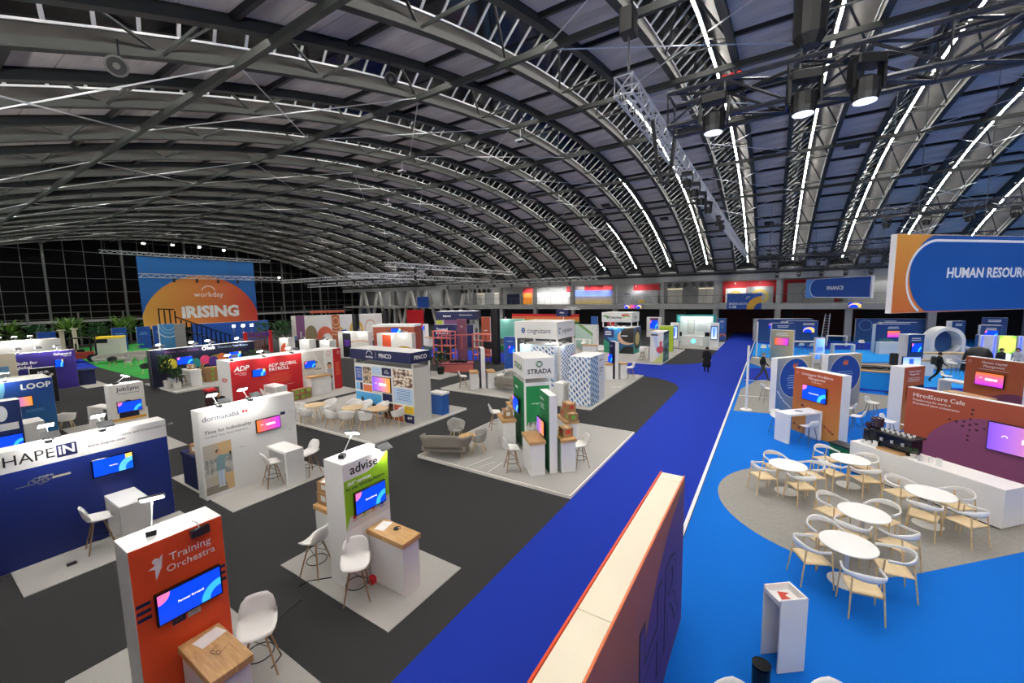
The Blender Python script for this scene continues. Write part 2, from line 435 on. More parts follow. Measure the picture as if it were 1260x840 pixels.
# small ventilation hatches between the planks
for X, t in ((-4.9, .02), (-4.9, .2), (-.6, .1), (-.6, .3), (3.7, .12), (8.0, .2), (-9.2, .25), (-13.4, .18), (-17.7, .3), (-22, .24)):
    b = MB(); b.box(-.38, .38, -.3, .3, RC+.06, RC+.15); o = b.build('roof_hatch', 'black', ceiling); o.location = (X, YC, ZC); o.rotation_euler = (-t, 0, 0)
# glowing strip lights under each skylight ridge
emitter('strip_glow', '#fff9f0', STRIP)
NS = 14; ds = 2*TH/NS
tube_me = MB().box(-.045, .045, -ds*RR/2+.03, ds*RR/2-.03, RR-.186, RR-.18).mesh('light_tube', 'strip_glow')
rail_me = MB().box(-.06, .06, -ds*RR/2+.02, ds*RR/2-.02, RR-.18, RR-.1).box(-.06, -.051, -ds*RR/2+.02, ds*RR/2-.02, RR-.19, RR-.18).box(.051, .06, -ds*RR/2+.02, ds*RR/2-.02, RR-.19, RR-.18).mesh('light_rail', 'bar_white')
order = ['%s' % w for w in ('first', 'second', 'third', 'fourth', 'fifth', 'sixth', 'seventh', 'eighth', 'ninth', 'tenth')]
for n, X in enumerate(reversed(BAYS)):
    k = len(BAYS)-1-n
    if X > 17 : lab = 'strip light on a roof arch beyond the right edge of view'; g = 'strip lights outside the view'
    elif X > -30: lab = 'glowing strip light along the ridge of the %s roof arch from the right' % (order+['eleventh', 'twelfth'])[n-3]; g = 'roof strip lights'
    else: lab = 'strip light hidden in the skylight of a distant roof arch'; g = 'distant roof strip lights'
    th_ = thing('strip_light', lab, 'light', (X+.1, YC, ZC), 0, g)
    for i in range(NS):
        t = -TH+ds*(i+.5)
        for nm, me in (('light_tube', tube_me), ('light_rail', rail_me)):
            o = obj(nm, me, th_); o.rotation_euler = (-t, 0, 0)

# ---- glazed gable at the far end
gable = thing('wall_gable', None, None, (XL, 0, 0)); gable['kind'] = 'structure'; gable['label'] = 'tall dark glazed end wall with slim grey mullions'
PW, PH = 1.86, 1.76
pane_me = MB().box(-.02, .02, .03, PW-.03, .03, PH-.03).mesh('window_pane', 'night_glass')
vert_me = MB().box(-.06, .06, -.03, .03, 0, 15.5).mesh('mullion', 'mullion')
col_me = MB().box(-.1, .3, -.1, .1, 0, 16).mesh('gable_column', 'mullion')
for i in range(34):
    y = -4.4+PW*i
    o = obj('mullion', vert_me, gable); o.location = (.05, y, 0)
    if i % 4 == 1: o = obj('gable_column', col_me, gable); o.location = (.1, y, 0)
    for j in range(9):
        zc = PH*(j+.5); yc = y+PW/2
        if ZC + math.sqrt(max(1, (RR+1)**2-(yc-YC)**2)) < PH*j: continue
        o = obj('window_pane', pane_me, gable); o.location = (0, y, PH*j)
for j in range(1, 9): MB().box(.0, .12, -5, 58.5, PH*j-.03, PH*j+.03).build('transom', 'mullion', gable)
br = thing('wall_gable_walkway', None, None, (XL+1.2, 0, 0)); br['kind'] = 'structure'; br['label'] = 'grey steel walkway with a rail across the glazed end wall'
MB().box(-.9, 0, -5, 56, 3.0, 3.3).build('walkway_deck', 'gallery_grey', br)
MB().box(-.05, .03, -5, 56, 4.3, 4.38).build('handrail', 'mullion', br)
for i in range(14): MB().box(-.05, .05, -3+4.4*i-.09, -3+4.4*i+.09, 0, 4.3).build('walkway_post', 'mullion', br)

# ---- gallery side wall
GY = 55.0
structure('wall_back', MB().box(XL, XR, YW, YW+.3, 0, 4), 'dark_wall')
structure('wall_gallery', MB().box(XL, XR, 59.5, 59.8, 3.4, 9.6), 'gallery_grey')
slab = structure('gallery_floor', MB().box(-44.5, XR, GY, 59.6, 3.42, 4.05), 'gallery_grey')
structure('trim_1', MB().box(XL, XR, GY-.1, GY+.7, 6.85, 7.5), 'gallery_grey')
structure('trim_2', MB().box(XL, XR, GY+.1, 59.6, 7.45, 8.3), 'dark_wall')
structure('trim_3', MB().cyl((XL, GY-.35, 7.9), (XR, GY-.35, 7.9), .16, n=8), 'mullion')
structure('wall_near', MB().box(XL, XR, YN-.3, YN, 0, 9.8), 'dark_wall')
structure('wall_right', MB().box(XR, XR+.3, YN, YW, 0, 17), 'dark_wall')
PX = [-62.5+6.3*i for i in range(15)]
for i, x in enumerate(PX):
    structure('gallery_pillar', MB().box(x-.24, x+.24, GY+.1, GY+.6, 4.05, 7.0), 'gallery_grey')
    if i % 1 == 0: structure('gallery_pillar', MB().box(x-.3, x+.3, GY+.2, GY+.8, 0, 3.45), 'gallery_grey')
rail = thing('gallery_railing', 'long grey railing along the gallery edge', 'railing', (0, GY+.08, 4.05))
MB().box(-44.4, XR, -.02, .02, 1.0, 1.05).build('handrail', 'mullion', rail)
MB().box(-44.4, XR, -.01, .01, .08, .11).build('bottom_rail', 'mullion', rail)
bal = MB().box(-.012, .012, -.012, .012, 0, 1.0).mesh('baluster', 'mullion')
for i in range(74):
    o = obj('baluster', bal, rail); o.location = (-44.2+i, 0, 0)
# ---- lamps of the hall: high floodlights hung from the purlins, plus unseen near-side uplights added to brighten the roof
UPL = 950.0
emitter('lamp_glow', '#fff4e2', 9.0)
def lamp(parent, kind, loc, rot, power, col=(1,.975,.94), size=.3, size_y=None, spot=None, blend=.6):
    l = bpy.data.lights.new('lamp', kind); l.energy = power; l.color = col
    if kind == 'AREA':
        l.size = size
        if size_y: l.shape = 'RECTANGLE'; l.size_y = size_y
        else: l.shape = 'DISK'
    else: l.shadow_soft_size = size
    if spot: l.spot_size = rad(spot); l.spot_blend = blend
    o = bpy.data.objects.new('lamp', l); COL.objects.link(o); o.parent = parent; o.location = loc; o.rotation_euler = rot
    return o
FL = [(-11.3, PTH[3]), (-20, PTH[3]), (-29, PTH[4]), (-15.6, PTH[5]), (-2.6, PTH[6])]
fixture = MB().box(-.22, .22, -.16, .16, -.02, .06).mesh('housing', 'white'); stem = MB().cyl((0,0,.05), (0,0,.55), .02, n=6).mesh('stem', 'bar_white')
glass = MB().box(-.19, .19, -.13, .13, -.03, -.021).mesh('lens', 'black_gloss')
for x, t in FL:
    p = Vector(arcp(x, RC-.2, t)) - Vector((0, 0, .75))
    f = thing('floodlight', 'small white floodlight hung from a roof purlin, %s from the left' % ('third', 'second', 'first', 'fourth', 'fifth')[FL.index((x, t))], 'floodlight', p, 0, 'roof floodlights')
    for n_, me in (('housing', fixture), ('stem', stem), ('lens', glass)): obj(n_, me, f)
for side, y in (('near', -3.6),):  # unseen uplights added behind the camera to lift the vault's brightness
    for i in range(6):
        x = -66+17*i
        f = thing('added_uplight', 'long trough uplight on the %s cornice' % side, 'uplight', (x, y, 6.0), 0, 'cornice uplights, %s side' % side)
        MB().box(-7.5, 7.5, -.12, .12, -.12, -.02).build('trough', 'gallery_grey', f); MB().box(-7.4, 7.4, -.08, .08, -.02, 0).build('lens', 'white', f)
        lamp(f, 'AREA', (0, 0, .03), (PI + rad(-62), 0, 0), UPL, size=14.5, size_y=.15)
# ================================================================ FURNITURE BUILDERS
def shell_grid(prof, halfw, curl, n=8):
    """seat shell: prof [(y,z)], half-width and edge curl per profile point"""
    out = []
    for (y, z), w, c in zip(prof, halfw, curl):
        row = []
        for i in range(n+1):
            u = -1+2*i/n
            row.append((w*u, y - c*1.2*u*u*.6 if z > .1 else y, z + (c*u*u if z <= .1 else 0)))
        out.append(row)
    return out
@proto
def bar_stool(wood_='walnut_leg'):
    t = thing('bar_stool', '', 'stool')
    prof = [(-.22, -.02), (-.18, .0), (-.05, -.015), (.08, -.01), (.16, .03), (.2, .12), (.225, .22), (.24, .3), (.25, .36)]
    hw = [.17, .205, .225, .225, .22, .215, .205, .18, .12]; cu = [.03, .05, .075, .09, .1, .12, .1, .07, .04]
    g = [[(x*1.1, y*1.06, z+.65) for x, y, z in r] for r in shell_grid(prof, hw, cu)]
    MB().sheet(g, .018).build('seat_shell', 'white_shell', t, True)
    for sx in (-1, 1):
        for sy in (-1, 1):
            MB().cyl((sx*.08, sy*.08, .64), (sx*.22, sy*.22, 0), .017, .012, 8).build('leg', wood_, t)
    MB().tube([(.165*math.cos(2*PI*i/16)*1.12, .165*math.sin(2*PI*i/16)*1.12, .26) for i in range(16)], .009, 5, True).build('foot_ring', 'black', t)
    b = MB()
    for a in (0, 1, 2, 3):
        x, y = ((1,1),(-1,1),(-1,-1),(1,-1))[a]; x2, y2 = ((-1,1),(-1,-1),(1,-1),(1,1))[a]
        b.cyl((x*.1, y*.1, .58), (x2*.14, y2*.14, .4), .006, n=4)
    b.build('wire_brace', 'black', t)
    return t
@proto
def tub_chair(m='white_shell'):
    t = thing('tub_chair', '', 'chair')
    rows = []
    for k in range(8):            # bowl profile wrapped round, low at the front, higher at the back
        f = k/7; row = []
        for i in range(17):
            a = rad(-118 + 236*i/16)
            top = .40*(1-.42*abs(a)/rad(118)) if k > 2 else 0
            r = (.08+.17*min(1, k/2.5)) + .04*max(0, (k-3)/4)
            z = .02*(k < 1) + (0 if k < 3 else (k-2)/5*top)
            row.append((r*math.sin(a)*1.12, r*math.cos(a)*.98, .44+z))
        rows.append(row)
    MB().sheet(rows, .016).build('seat_shell', m, t, True)
    MB().lathe([(.02,.43),(.2,.43),(.22,.45),(.02,.46)], 16).build('seat_pad', m, t, True)
    for sx in (-1, 1):
        for sy in (-1, 1): MB().cyl((sx*.12, sy*.12, .44), (sx*.23, sy*.22, 0), .018, .012, 8).build('leg', 'oak_light', t)
    return t
@proto
def cafe_chair():
    t = thing('cafe_chair', '', 'chair')
    g = [[(-.23+.46*i/6, -.22+.44*j/5, .445 - .018*math.sin(PI*i/6)*math.sin(PI*j/5)) for i in range(7)] for j in range(6)]
    MB().sheet(g, .022).build('seat', 'ply', t, True)
    for sx in (-1, 1):
        MB().cyl((sx*.235, -.2, .69), (sx*.265, -.25, 0), .014, .012, 8).build('leg', 'oak_light', t)
        MB().cyl((sx*.2, .2, .68), (sx*.235, .28, 0), .016, .012, 8).build('leg', 'oak_light', t)
    rows = []
    for k in range(4):
        row = []
        for i in range(21):
            a = rad(-110+220*i/20); h = .045+.075*max(0, math.cos(a))**2
            r = 1 if k in (0, 3) else 1.03
            row.append((.262*r*math.sin(a)*1.04, .03+.25*r*math.cos(a)*(1 if math.cos(a) > 0 else 2.3), .70 + .05*max(0, math.cos(a)) - h/2 + h*k/3))
        rows.append(row)
    MB().sheet(rows, .02).build('backrest', 'white', t, True)
    MB().bar((-.22, -.21, .43), (.22, -.21, .43), .02, .035).build('apron', 'oak_light', t); MB().bar((-.2, .2, .43), (.2, .2, .43), .02, .035).build('apron', 'oak_light', t)
    return t
@proto
def cafe_table():
    t = thing('cafe_table', '', 'table')
    MB().lathe([(.41,.725),(.43,.73),(.43,.748),(.41,.752)], 32).build('table_top', 'white', t)
    MB().cyl((0,0,.02), (0,0,.725), .036, n=14).build('pedestal', 'offwhite', t)
    MB().lathe([(.27,0),(.27,.008),(.25,.014),(.05,.03)], 28).build('base', 'offwhite', t)
    return t
@proto
def wood_table(r=.42, h=.74, m='ply'):
    t = thing('round_table', '', 'table')
    MB().lathe([(r-.02,h-.03),(r,h-.02),(r,h),(r-.01,h+.004)], 28).build('table_top', m, t)
    for a in range(4):
        c, s_ = math.cos(rad(45+90*a)), math.sin(rad(45+90*a))
        MB().cyl((c*.1, s_*.1, h-.03), (c*.3, s_*.3, 0), .02, .014, 8).build('leg', 'oak_light', t)
    return t
@proto
def shell_stool(h=.66):
    """white low-back stool on slim splayed legs (right-hand zone)"""
    t = thing('shell_stool', '', 'stool')
    prof = [(-.21, .0), (-.16, -.005), (-.03, -.015), (.1, -.005), (.17, .04), (.2, .12), (.215, .2), (.22, .25)]
    g = [[(x, y, z+h) for x, y, z in r] for r in shell_grid(prof, [.17, .205, .215, .215, .21, .2, .18, .13], [.01, .02, .03, .04, .06, .07, .05, .03])]
    MB().sheet(g, .018).build('seat_shell', 'white_shell', t, True)
    for sx in (-1, 1):
        for sy in (-1, 1): MB().cyl((sx*.1, sy*.1, h-.01), (sx*.21, sy*.2, 0), .012, .009, 6).build('leg', 'steel_leg', t)
    z = h*.4
    b = MB()
    q = [(.17,.165),(-.17,.165),(-.17,-.165),(.17,-.165)]
    for i in range(4): b.cyl((*q[i], z), (*q[(i+1)%4], z), .007, n=5)
    b.build('foot_rail', 'steel_leg', t)
    return t
mat('sofa_fabric', '#8d877e', .9, var=.12, scale=90, bump=.2); mat('chair_fabric', '#a09f9a', .9, var=.1, scale=90, bump=.2); mat('dark_fabric', '#2c3230', .9, var=.1)
@proto
def sofa(m='sofa_fabric', w=1.5):
    t = thing('sofa', '', 'sofa')
    rows = []
    for k in range(6):
        row = []
        for i in range(25):
            u = -1+2*i/24; a = abs(u)
            back = max(0, 1-max(0, a-.72)/.28)
            y = .36*back - .36*(1-back) + .05*k/5*(1 if a < .8 else .3)
            x = (w/2)*(min(a, .86)/.86)*(1 if u > 0 else -1) + (.02*k*(1 if u > 0 else -1) if a > .8 else 0)
            top = .44*(1-.45*max(0, (a-.55)/.45))
            row.append((x, y, .36+top*k/5))
        rows.append(row)
    MB().sheet(rows, .07).build('backrest', m, t, True)
    MB().cbox(-w/2+.03, w/2-.03, -.36, .34, .24, .42, .03).build('seat', m, t)
    for sx in (-1, 1):
        for sy in (-1, 1): MB().cyl((sx*(w/2-.18), sy*.24, .25), (sx*(w/2-.12), sy*.3, 0), .02, .013, 8).build('leg', 'oak_light', t)
    return t
@proto
def clip_lamp(up=.22, out=.42, lit=True):
    """booth clip light: clamp on the wall top, arm, flat head aimed back at the wall (arm reaches to local -y)"""
    t = thing('clip_lamp', '', 'lamp')
    MB().box(-.05, .05, -.04, .1, 0, .07).build('clamp', 'dark_metal', t)
    MB().cyl((0, 0, .05), (0, -out, up), .009, n=6).build('arm', 'silver', t)
    h = MB(); mx = Matrix.Translation((0, -out, up)) @ Matrix.Rotation(rad(32), 4, 'X')
    h.box(-.13, .13, -.09, .09, -.012, .02, mx).build('lamp_head', 'steel_leg', t)
    MB().box(-.115, .115, -.075, .075, -.016, -.0125, mx).build('lens', 'clip_glow', t)
    return t
emitter('clip_glow', '#fffaf0', 55.0)
mat('cardboard', '#a8825a', .8, var=.1, scale=12); mat('tape', '#c9ad84', .4); mat('label_white', '#e8e6e0', .6); mat('label_green', '#7bc043', .6); mat('label_red', '#c8402f', .6)
@proto
def carton(w=.42, d=.32, h=.28, lab='label_white'):
    t = thing('cardboard_box', '', 'box')
    MB().cbox(-w/2, w/2, -d/2, d/2, 0, h, .008).build('carton', 'cardboard', t)
    MB().box(-w/2-.001, w/2+.001, -.03, .03, h-.001, h+.002).build('tape', 'tape', t)
    MB().box(-.08, .08, -d/2-.003, -d/2, h*.35, h*.8).build('sticker', lab, t)
    MB().box(w/2, w/2+.003, -.07, .07, h*.35, h*.8).build('sticker', lab, t)
    return t
def paper(label, loc, rz, w=.21, d=.3, m='label_white'):
    o = MB().box(-w/2, w/2, -d/2, d/2, 0, .002).build('paper_sheet', m); tag(o, label, 'paper'); o.location = loc; o.rotation_euler = (0,0,rad(rz)); return o

# ---- screens and booths.  A panel's local frame: width along x, height z, front face towards -y
print_mat('scr_blue', '#0b3fe8', [('disc', .0, 1.0, .34, 1.8, '#f06bb0', '#f4a24a'), ('disc', 1.0, .0, .62, 1.8, '#36a9f5'), ('disc', 1.0, .0, .36, 1.8, '#0b3fe8')], 1.15)
print_mat('scr_blue2', '#0a45ea', [('disc', 1.02, .1, .72, 1.8, '#57b6f2'), ('disc', 1.02, .1, .40, 1.8, '#0d5ae6'), ('rect', .82, 1, .75, 1, '#f2c45a')], 1.1)
print_mat('scr_rising', ('x', '#f2701b', '#b83ad0'), [], .8)
print_mat('scr_sunset', ('x', '#7d52e8', '#f0962a'), [('disc', .95, .95, .5, 1.5, '#c978c8', '#f0962a')], .8)
print_mat('scr_magenta', ('z', '#c03ad8', '#f27a20'), [], .8)
print_mat('scr_yellow', '#0b3fe8', [('disc', .55, .0, .95, 1.6, '#e9c46a'), ('disc', .4, 0, .62, 1.6, '#0b3fe8')], 1.0)
print_mat('scr_pale', ('z', '#cfe0ff', '#7aa2f0'), [('rect', .35, .6, .15, .85, '#2a5be0')], 1.0)
def screen(label, loc, rz, w=.95, h=.54, m='scr_blue', txt=None, logo=False):
    t = thing('wall_screen', label, 'screen', loc, rz)
    MB().cbox(-w/2-.02, w/2+.02, -.055, 0, -h/2-.02, h/2+.02, .006).build('bezel', 'black_gloss', t)
    FRONT[t.name] = MB().box(-w/2, w/2, -.058, -.0555, -h/2, h/2).build('display', m, t)
    if txt: lettering(t, txt, h*.11 if not logo else h*.24, .0 if not logo else w*.08, 0, -.06, 'glow_print', bold=.03 if logo else 0)
    if logo:
        b = MB(); b.tube([(-w*.3+.035*h*2*math.cos(rad(a)), -.061, .02*h+.07*h*math.sin(rad(a))*1.1) for a in range(0, 181, 20)], .006, 5); b.build('logo_arc', 'glow_print', on_front(t))
    return t
emitter('glow_print', '#ffffff', 1.2)
def wall(label, loc, rz, w, t=.5, h=2.44, front='white', body='white', cat='partition', back=None, left=None, right=None, name='exhibition_booth', x0=None):
    """free-standing booth wall; origin at the middle of its front foot"""
    o = thing(name, label, cat, loc, rz)
    MB().cbox(-w/2, w/2, 0, t, 0, h, .004).build('wall_body', body, o)
    FRONT[o.name] = MB().box(-w/2+.004, w/2-.004, -.006, -.0005, .01, h-.004).build('front_print', front, o)
    if back: MB().box(-w/2+.004, w/2-.004, t+.0005, t+.006, .01, h-.004).build('back_print', back, o)
    if left: q = MB().box(-t+.004, -.004, -.006, -.0005, .01, h-.004).build('side_print', left, o); q.location = (-w/2, 0, 0); q.rotation_euler = (0, 0, -PI/2)
    if right: q = MB().box(.004, t-.004, -.006, -.0005, .01, h-.004).build('side_print', right, o); q.location = (w/2, 0, 0); q.rotation_euler = (0, 0, PI/2)
    return o
def lines(parent, x, z, n, w, dz=.06, th=.012, m='white_print', y=-.0075, align=0):
    """rows of small print too fine to read"""
    for i in range(n):
        ww = w*(.75+.25*rnd.random()); x0 = x-ww/2 if align == 0 else x
        MB().box(x0, x0+ww, y, y+.0015, z-i*dz-th/2, z-i*dz+th/2).build('print_line', m, on_front(parent))
def disc(parent, x, z, r, m, y=-.009, name='print_disc', n=28, a0=0, a1=360, r0=0):
    pts = [(x+r*math.cos(rad(a0+(a1-a0)*i/n)), z+r*math.sin(rad(a0+(a1-a0)*i/n))) for i in range(n+(0 if a1-a0 >= 360 else 1))]
    if r0:
        b = MB()
        for i in range(n):
            a, c = rad(a0+(a1-a0)*i/n), rad(a0+(a1-a0)*(i+1)/n)
            b.slab([(x+r0*math.cos(a), z+r0*math.sin(a)), (x+r*math.cos(a), z+r*math.sin(a)), (x+r*math.cos(c), z+r*math.sin(c)), (x+r0*math.cos(c), z+r0*math.sin(c))], y, y+.0015)
        return b.build(name, m, on_front(parent))
    if a1-a0 < 360: pts = [(x, z)]+pts
    return MB().slab(pts, y, y+.0015).build(name, m, on_front(parent))
def rect(parent, x0, x1, z0, z1, m, y=-.0075, name='print_panel'): return MB().box(x0, x1, y, y+.0015, z0, z1).build(name, m, on_front(parent))
def block_desk(label, loc, rz, w=1.1, d=.5, h=1.0, top='oak', body='white', th=.09, over=.03):
    """counter block with a thick top; origin at the middle of its footprint"""
    t = thing('booth_counter', label, 'counter', loc, rz)
    MB().cbox(-w/2+over, w/2-over, -d/2+over, d/2-over, 0, h-th, .006).build('counter_body', body, t)
    MB().box(-w/2+over+.01, w/2-over-.01, -d/2+over-.004, -d/2+over, .02, h-th-.02).build('door', body, t)
    MB().cbox(-w/2, w/2, -d/2, d/2, h-th, h, .006).build('worktop', top, t)
    return t
def frame_desk(label, loc, rz, w=1.5, d=.55, h=1.0, m='white'):
    """white table of two panel ends and a top"""
    t = thing('panel_table', label, 'table', loc, rz)
    MB().cbox(-w/2, w/2, -d/2, d/2, h-.07, h, .004).build('table_top', m, t)
    for sx in (-1, 1): MB().box(sx*w/2-(.0 if sx < 0 else .09), sx*w/2+(.09 if sx < 0 else 0), -d/2+.003, d/2-.003, 0, h-.07).build('end_panel', m, t)
    return t
def clip(label, loc, rz, power=1.0, **kw):
    o = clip_lamp(label, loc, rz, 'clip lamps on the booths', **kw)
    out = kw.get('out', .42); up = kw.get('up', .22)
    lamp(o, 'SPOT', (0, -out+.02, up-.06), (rad(32), 0, 0), CLIP*power, size=.06, spot=150, blend=.8)
    if rz == 90:                                        # the walls facing the aisle carry a second lamp lighting their back
        o2 = clip_lamp('rear twin of the ' + label, (loc[0]-.34, loc[1]+.07, loc[2]), 268, 'clip lamps on the booths', up=.26, out=.3)
        lamp(o2, 'SPOT', (0, -.28, .2), (rad(32), 0, 0), CLIP*power*.6, size=.06, spot=150, blend=.8)
    return o
def platform(label, x0, x1, y0, y1, h=.1, notch=None):
    t = thing('booth_platform', label, 'platform', ((x0+x1)/2, (y0+y1)/2, 0))
    w, d = (x1-x0)/2, (y1-y0)/2
    MB().box(-w, w, -d, d, 0, h-.012).build('platform_base', 'platform_edge', t)
    MB().box(-w+.05, w-.05, -d+.05, d-.05, h-.012, h).build('platform_carpet', 'carpet_light', t)
    return t
def mat_floor(label, x0, x1, y0, y1):
    o = MB().box(-(x1-x0)/2, (x1-x0)/2, -(y1-y0)/2, (y1-y0)/2, 0, .014).build('booth_floor_mat', 'carpet_light'); o.location = ((x0+x1)/2, (y0+y1)/2, 0)
    return tag(o, label, 'floor mat')
mat('leaf', '#2f5a2c', .6, var=.35, scale=3); mat('leaf_light', '#6f9a3a', .6, var=.3, scale=3); mat('pot_white', '#dcdad5', .5); mat('pot_black', '#17181a', .5); mat('soil', '#2a1f18', .9)
def plant(label, loc, h=1.6, spread=.5, n=70, pot='pot_white', pot_h=.4, pot_r=.2, leaf='leaf', big=.18, seed=1, palm=False):
    r = random.Random(seed)
    t = thing('potted_plant', label, 'plant', loc)
    if pot: MB().lathe([(pot_r*.75,0),(pot_r,pot_h),(pot_r*.9,pot_h),(pot_r*.85,pot_h-.05)], 16).build('pot', pot, t)
    else: pot_h = 0
    b = MB(); st = MB()
    for i in range(n):
        a = r.random()*2*PI; k = r.random()
        base = Vector((0, 0, pot_h-.05 + (h-pot_h)*(.15+.6*k)))
        if palm: base = Vector((0, 0, h*.55))
        tip = Vector((math.cos(a)*spread*(.5+.5*r.random()), math.sin(a)*spread*(.5+.5*r.random()), (pot_h+(h-pot_h)*min(1, .25+k*.8+.1*r.random()))))
        if i % 4 == 0: st.cyl(base, tip, .008, .005, 4)
        d = (tip-base).normalized(); side = d.cross(Vector((0,0,1)));
        if side.length < .05: side = Vector((1,0,0))
        side.normalize(); up = side.cross(d)
        L = big*(.8+.6*r.random())*(2.2 if palm else 1); w = big*(.35 if not palm else .22)
        o = tip - d*L*.5
        b.add([o, o+d*L*.45+side*w+up*.02, o+d*L, o+d*L*.45-side*w+up*.02, o+d*L*.45-up*.015], [(0,1,4),(1,2,4),(2,3,4),(3,0,4)])
    st.cyl((0,0,max(0,pot_h-.1)), (0,0,pot_h+(h-pot_h)*.6), .025, .012, 6)
    st.build('stem', 'soil', t); f = b.build('foliage', leaf, t); f['kind'] = 'stuff'
    return t
# ================================================================ LEFT-HAND BOOTHS
for n, c in dict(p_orange='#e8501f', p_navy='#101b4e', p_green='#8fc31f', p_red='#d3202c', p_lime='#b5d334', p_yellow='#f2d02b', p_teal='#2a8f8c', p_pink='#e0457b', p_purple='#4a2f8f', p_cream='#efe6cf',
                 p_sky='#7fb9e8', p_paleblue='#b9d3ee', p_gold='#c99a2e', p_salmon='#e87a4a', p_skin='#d9a583', p_hair='#2b1f18', p_denim='#7fa0a8', p_forest='#0f6b3c', p_plum='#7a4a78', p_rust='#b5573a', p_blue='#1c4fa8', p_midblue='#2a63b5').items():
    mat(n, c, .55, var=.02)
def mapx(Y0): return lambda Y: Y-Y0      # world Y -> local x of a wall that faces the aisle
# --- orange tower, left foreground
w = wall('orange booth tower with white lettering in the left foreground', (-6.17, 1.79, 0), 90, .96, .48, front='p_orange', cat='booth'); y = mapx(1.79)
lettering(w, 'Training', .135, y(1.9), 2.17, -.008); lettering(w, 'Orchestra', .125, y(1.9), 2.035, -.008)
MB().slab([(y(1.47), 2.12), (y(1.52), 2.14), (y(1.62), 2.26), (y(1.6), 2.10), (y(1.535), 1.96), (y(1.535), 2.1)], -.009, -.0075).build('logo_figure', 'white_print', w); disc(w, y(1.55), 2.2, .035, 'white_print')
for k in range(3):
    rect(w, y(1.325), y(1.46), 1.71-.09*k, 1.755-.09*k, 'navy_print'); rect(w, y(2.19), y(2.255), 1.71-.09*k, 1.755-.09*k, 'navy_print')
b = rect(w, y(1.64), y(1.78), 1.28, 1.39, 'navy_print'); b = rect(w, y(1.8), y(1.94), 1.28, 1.39, 'offwhite'); lines(w, y(1.71), 1.36, 2, .09, .03, .008); lines(w, y(1.87), 1.36, 2, .09, .03, .008, 'grey_print')
screen('screen on the orange booth tower showing a blue slide', (-6.155, 1.835, 1.6), 90, .66, .37, 'scr_blue', 'Forever forward')
f = thing('flood_lamp', 'ribbed grey flood lamp above the orange booth lettering', 'lamp', (-6.12, 2.0, 2.37), 90)
MB().box(-.1, .1, -.04, .02, -.05, .05).build('lamp_head', 'dark_metal', f)
for k in range(5): MB().box(-.1, .1, -.046, -.04, -.045+.02*k, -.037+.02*k).build('cooling_fin', 'steel_leg', f)
MB().tube([(0, 0, .04), (0, .05, .1), (0, .2, .08)], .008, 5).build('arm', 'silver', f)
clip('lit clip lamp on top of the orange booth tower', (-6.45, 1.62, 2.44), 250, 1.0, up=.3, out=.4)
block_desk('oak-topped counter in front of the orange booth tower', (-5.67, 1.88, 0), 0, .94, .46, 1.0)
paper('printed sheet lying on the oak counter of the orange booth', (-5.95, 1.93, 1.002), 12)
g = thing('eyeglasses', 'dark-framed glasses lying on the oak counter of the orange booth', 'glasses', (-5.6, 1.86, 1.003), 30)
for sx in (-1, 1):
    MB().tube([(sx*.035+.025*math.cos(2*PI*i/12), 0, .02+.018*math.sin(2*PI*i/12)) for i in range(12)], .003, 4, True).build('rim', 'black', g)
    MB().cyl((sx*.06, 0, .02), (sx*.065, .13, .012), .0025, n=4).build('temple', 'black', g)
bar_stool('white bar stool with wooden legs beside the counter of the orange booth', (-6.02, 2.52, .014), 60, 'white bar stools')
mat_floor('light grey floor mat under the orange booth', -8.2, -4.9, .95, 2.85)
# --- white and green tower
w = wall('tall white booth tower with a lime green printed front', (-6.3, 4.7, 0), 90, 1.0, .55, 2.4, front='white', cat='booth'); y = mapx(4.7)
MB().slab([(y(4.205), 1.15), (y(4.205), 1.42), (y(4.205), 2.08), (y(4.7), 2.09), (y(4.98), 2.18), (y(5.195), 2.39), (y(5.195), 1.42), (y(4.3), 1.38)], -.009, -.0075).build('green_print', 'p_green', w)
MB().slab([(y(4.205), 1.15), (y(4.3), 1.38), (y(5.195), 1.45), (y(5.195), 1.15)], -.0105, -.0092).build('white_band', 'offwhite', w)
lettering(w, 'advise', .25, y(4.65), 2.24, -.012, 'black_print', bold=.01); lettering(w, 'now', .1, y(4.9), 2.105, -.012, 'p_green', bold=.01)
lettering(w, '360° services', .095, y(4.27), 2.0, -.012, 'white_print', 'LEFT', bold=.02, shear=.1); lettering(w, 'for your Workday Platform', .075, y(4.25), 1.91, -.012, 'black_print', 'LEFT', bold=.012)
for k, c in enumerate(('p_red', 'p_green', 'p_salmon', 'p_midblue')): disc(w, y(4.39+.205*k), 1.35, .04, c, -.012, 'icon', 12); lines(w, y(4.39+.205*k), 1.285, 1, .13, m=c, y=-.012)
screen('screen on the white and green booth tower showing a blue slide', (-6.285, 4.72, 1.6), 90, .66, .39, 'scr_blue', 'ForeverStrong')
block_desk('oak-topped white counter in front of the green booth tower', (-5.76, 4.8, 0), 0, .98, .44, 1.03)
paper('printed sheet on the oak counter of the green booth tower', (-6.05, 4.82, 1.032), 15)
o = MB().lathe([(.03, 0), (.05, .01), (.05, .02), (.02, .025)], 12).tube([(.06*math.cos(a/2), .06*math.sin(a/2)+.03, .012) for a in range(13)], .006, 5).build('badge_lanyard', 'black'); tag(o, 'coiled badge lanyard on the counter of the green booth', 'lanyard'); o.location = (-5.75, 4.86, 1.03)
block_desk('counter piled with cartons behind the green booth tower', (-7.45, 4.85, 0), 0, 1.1, .5, 1.03)
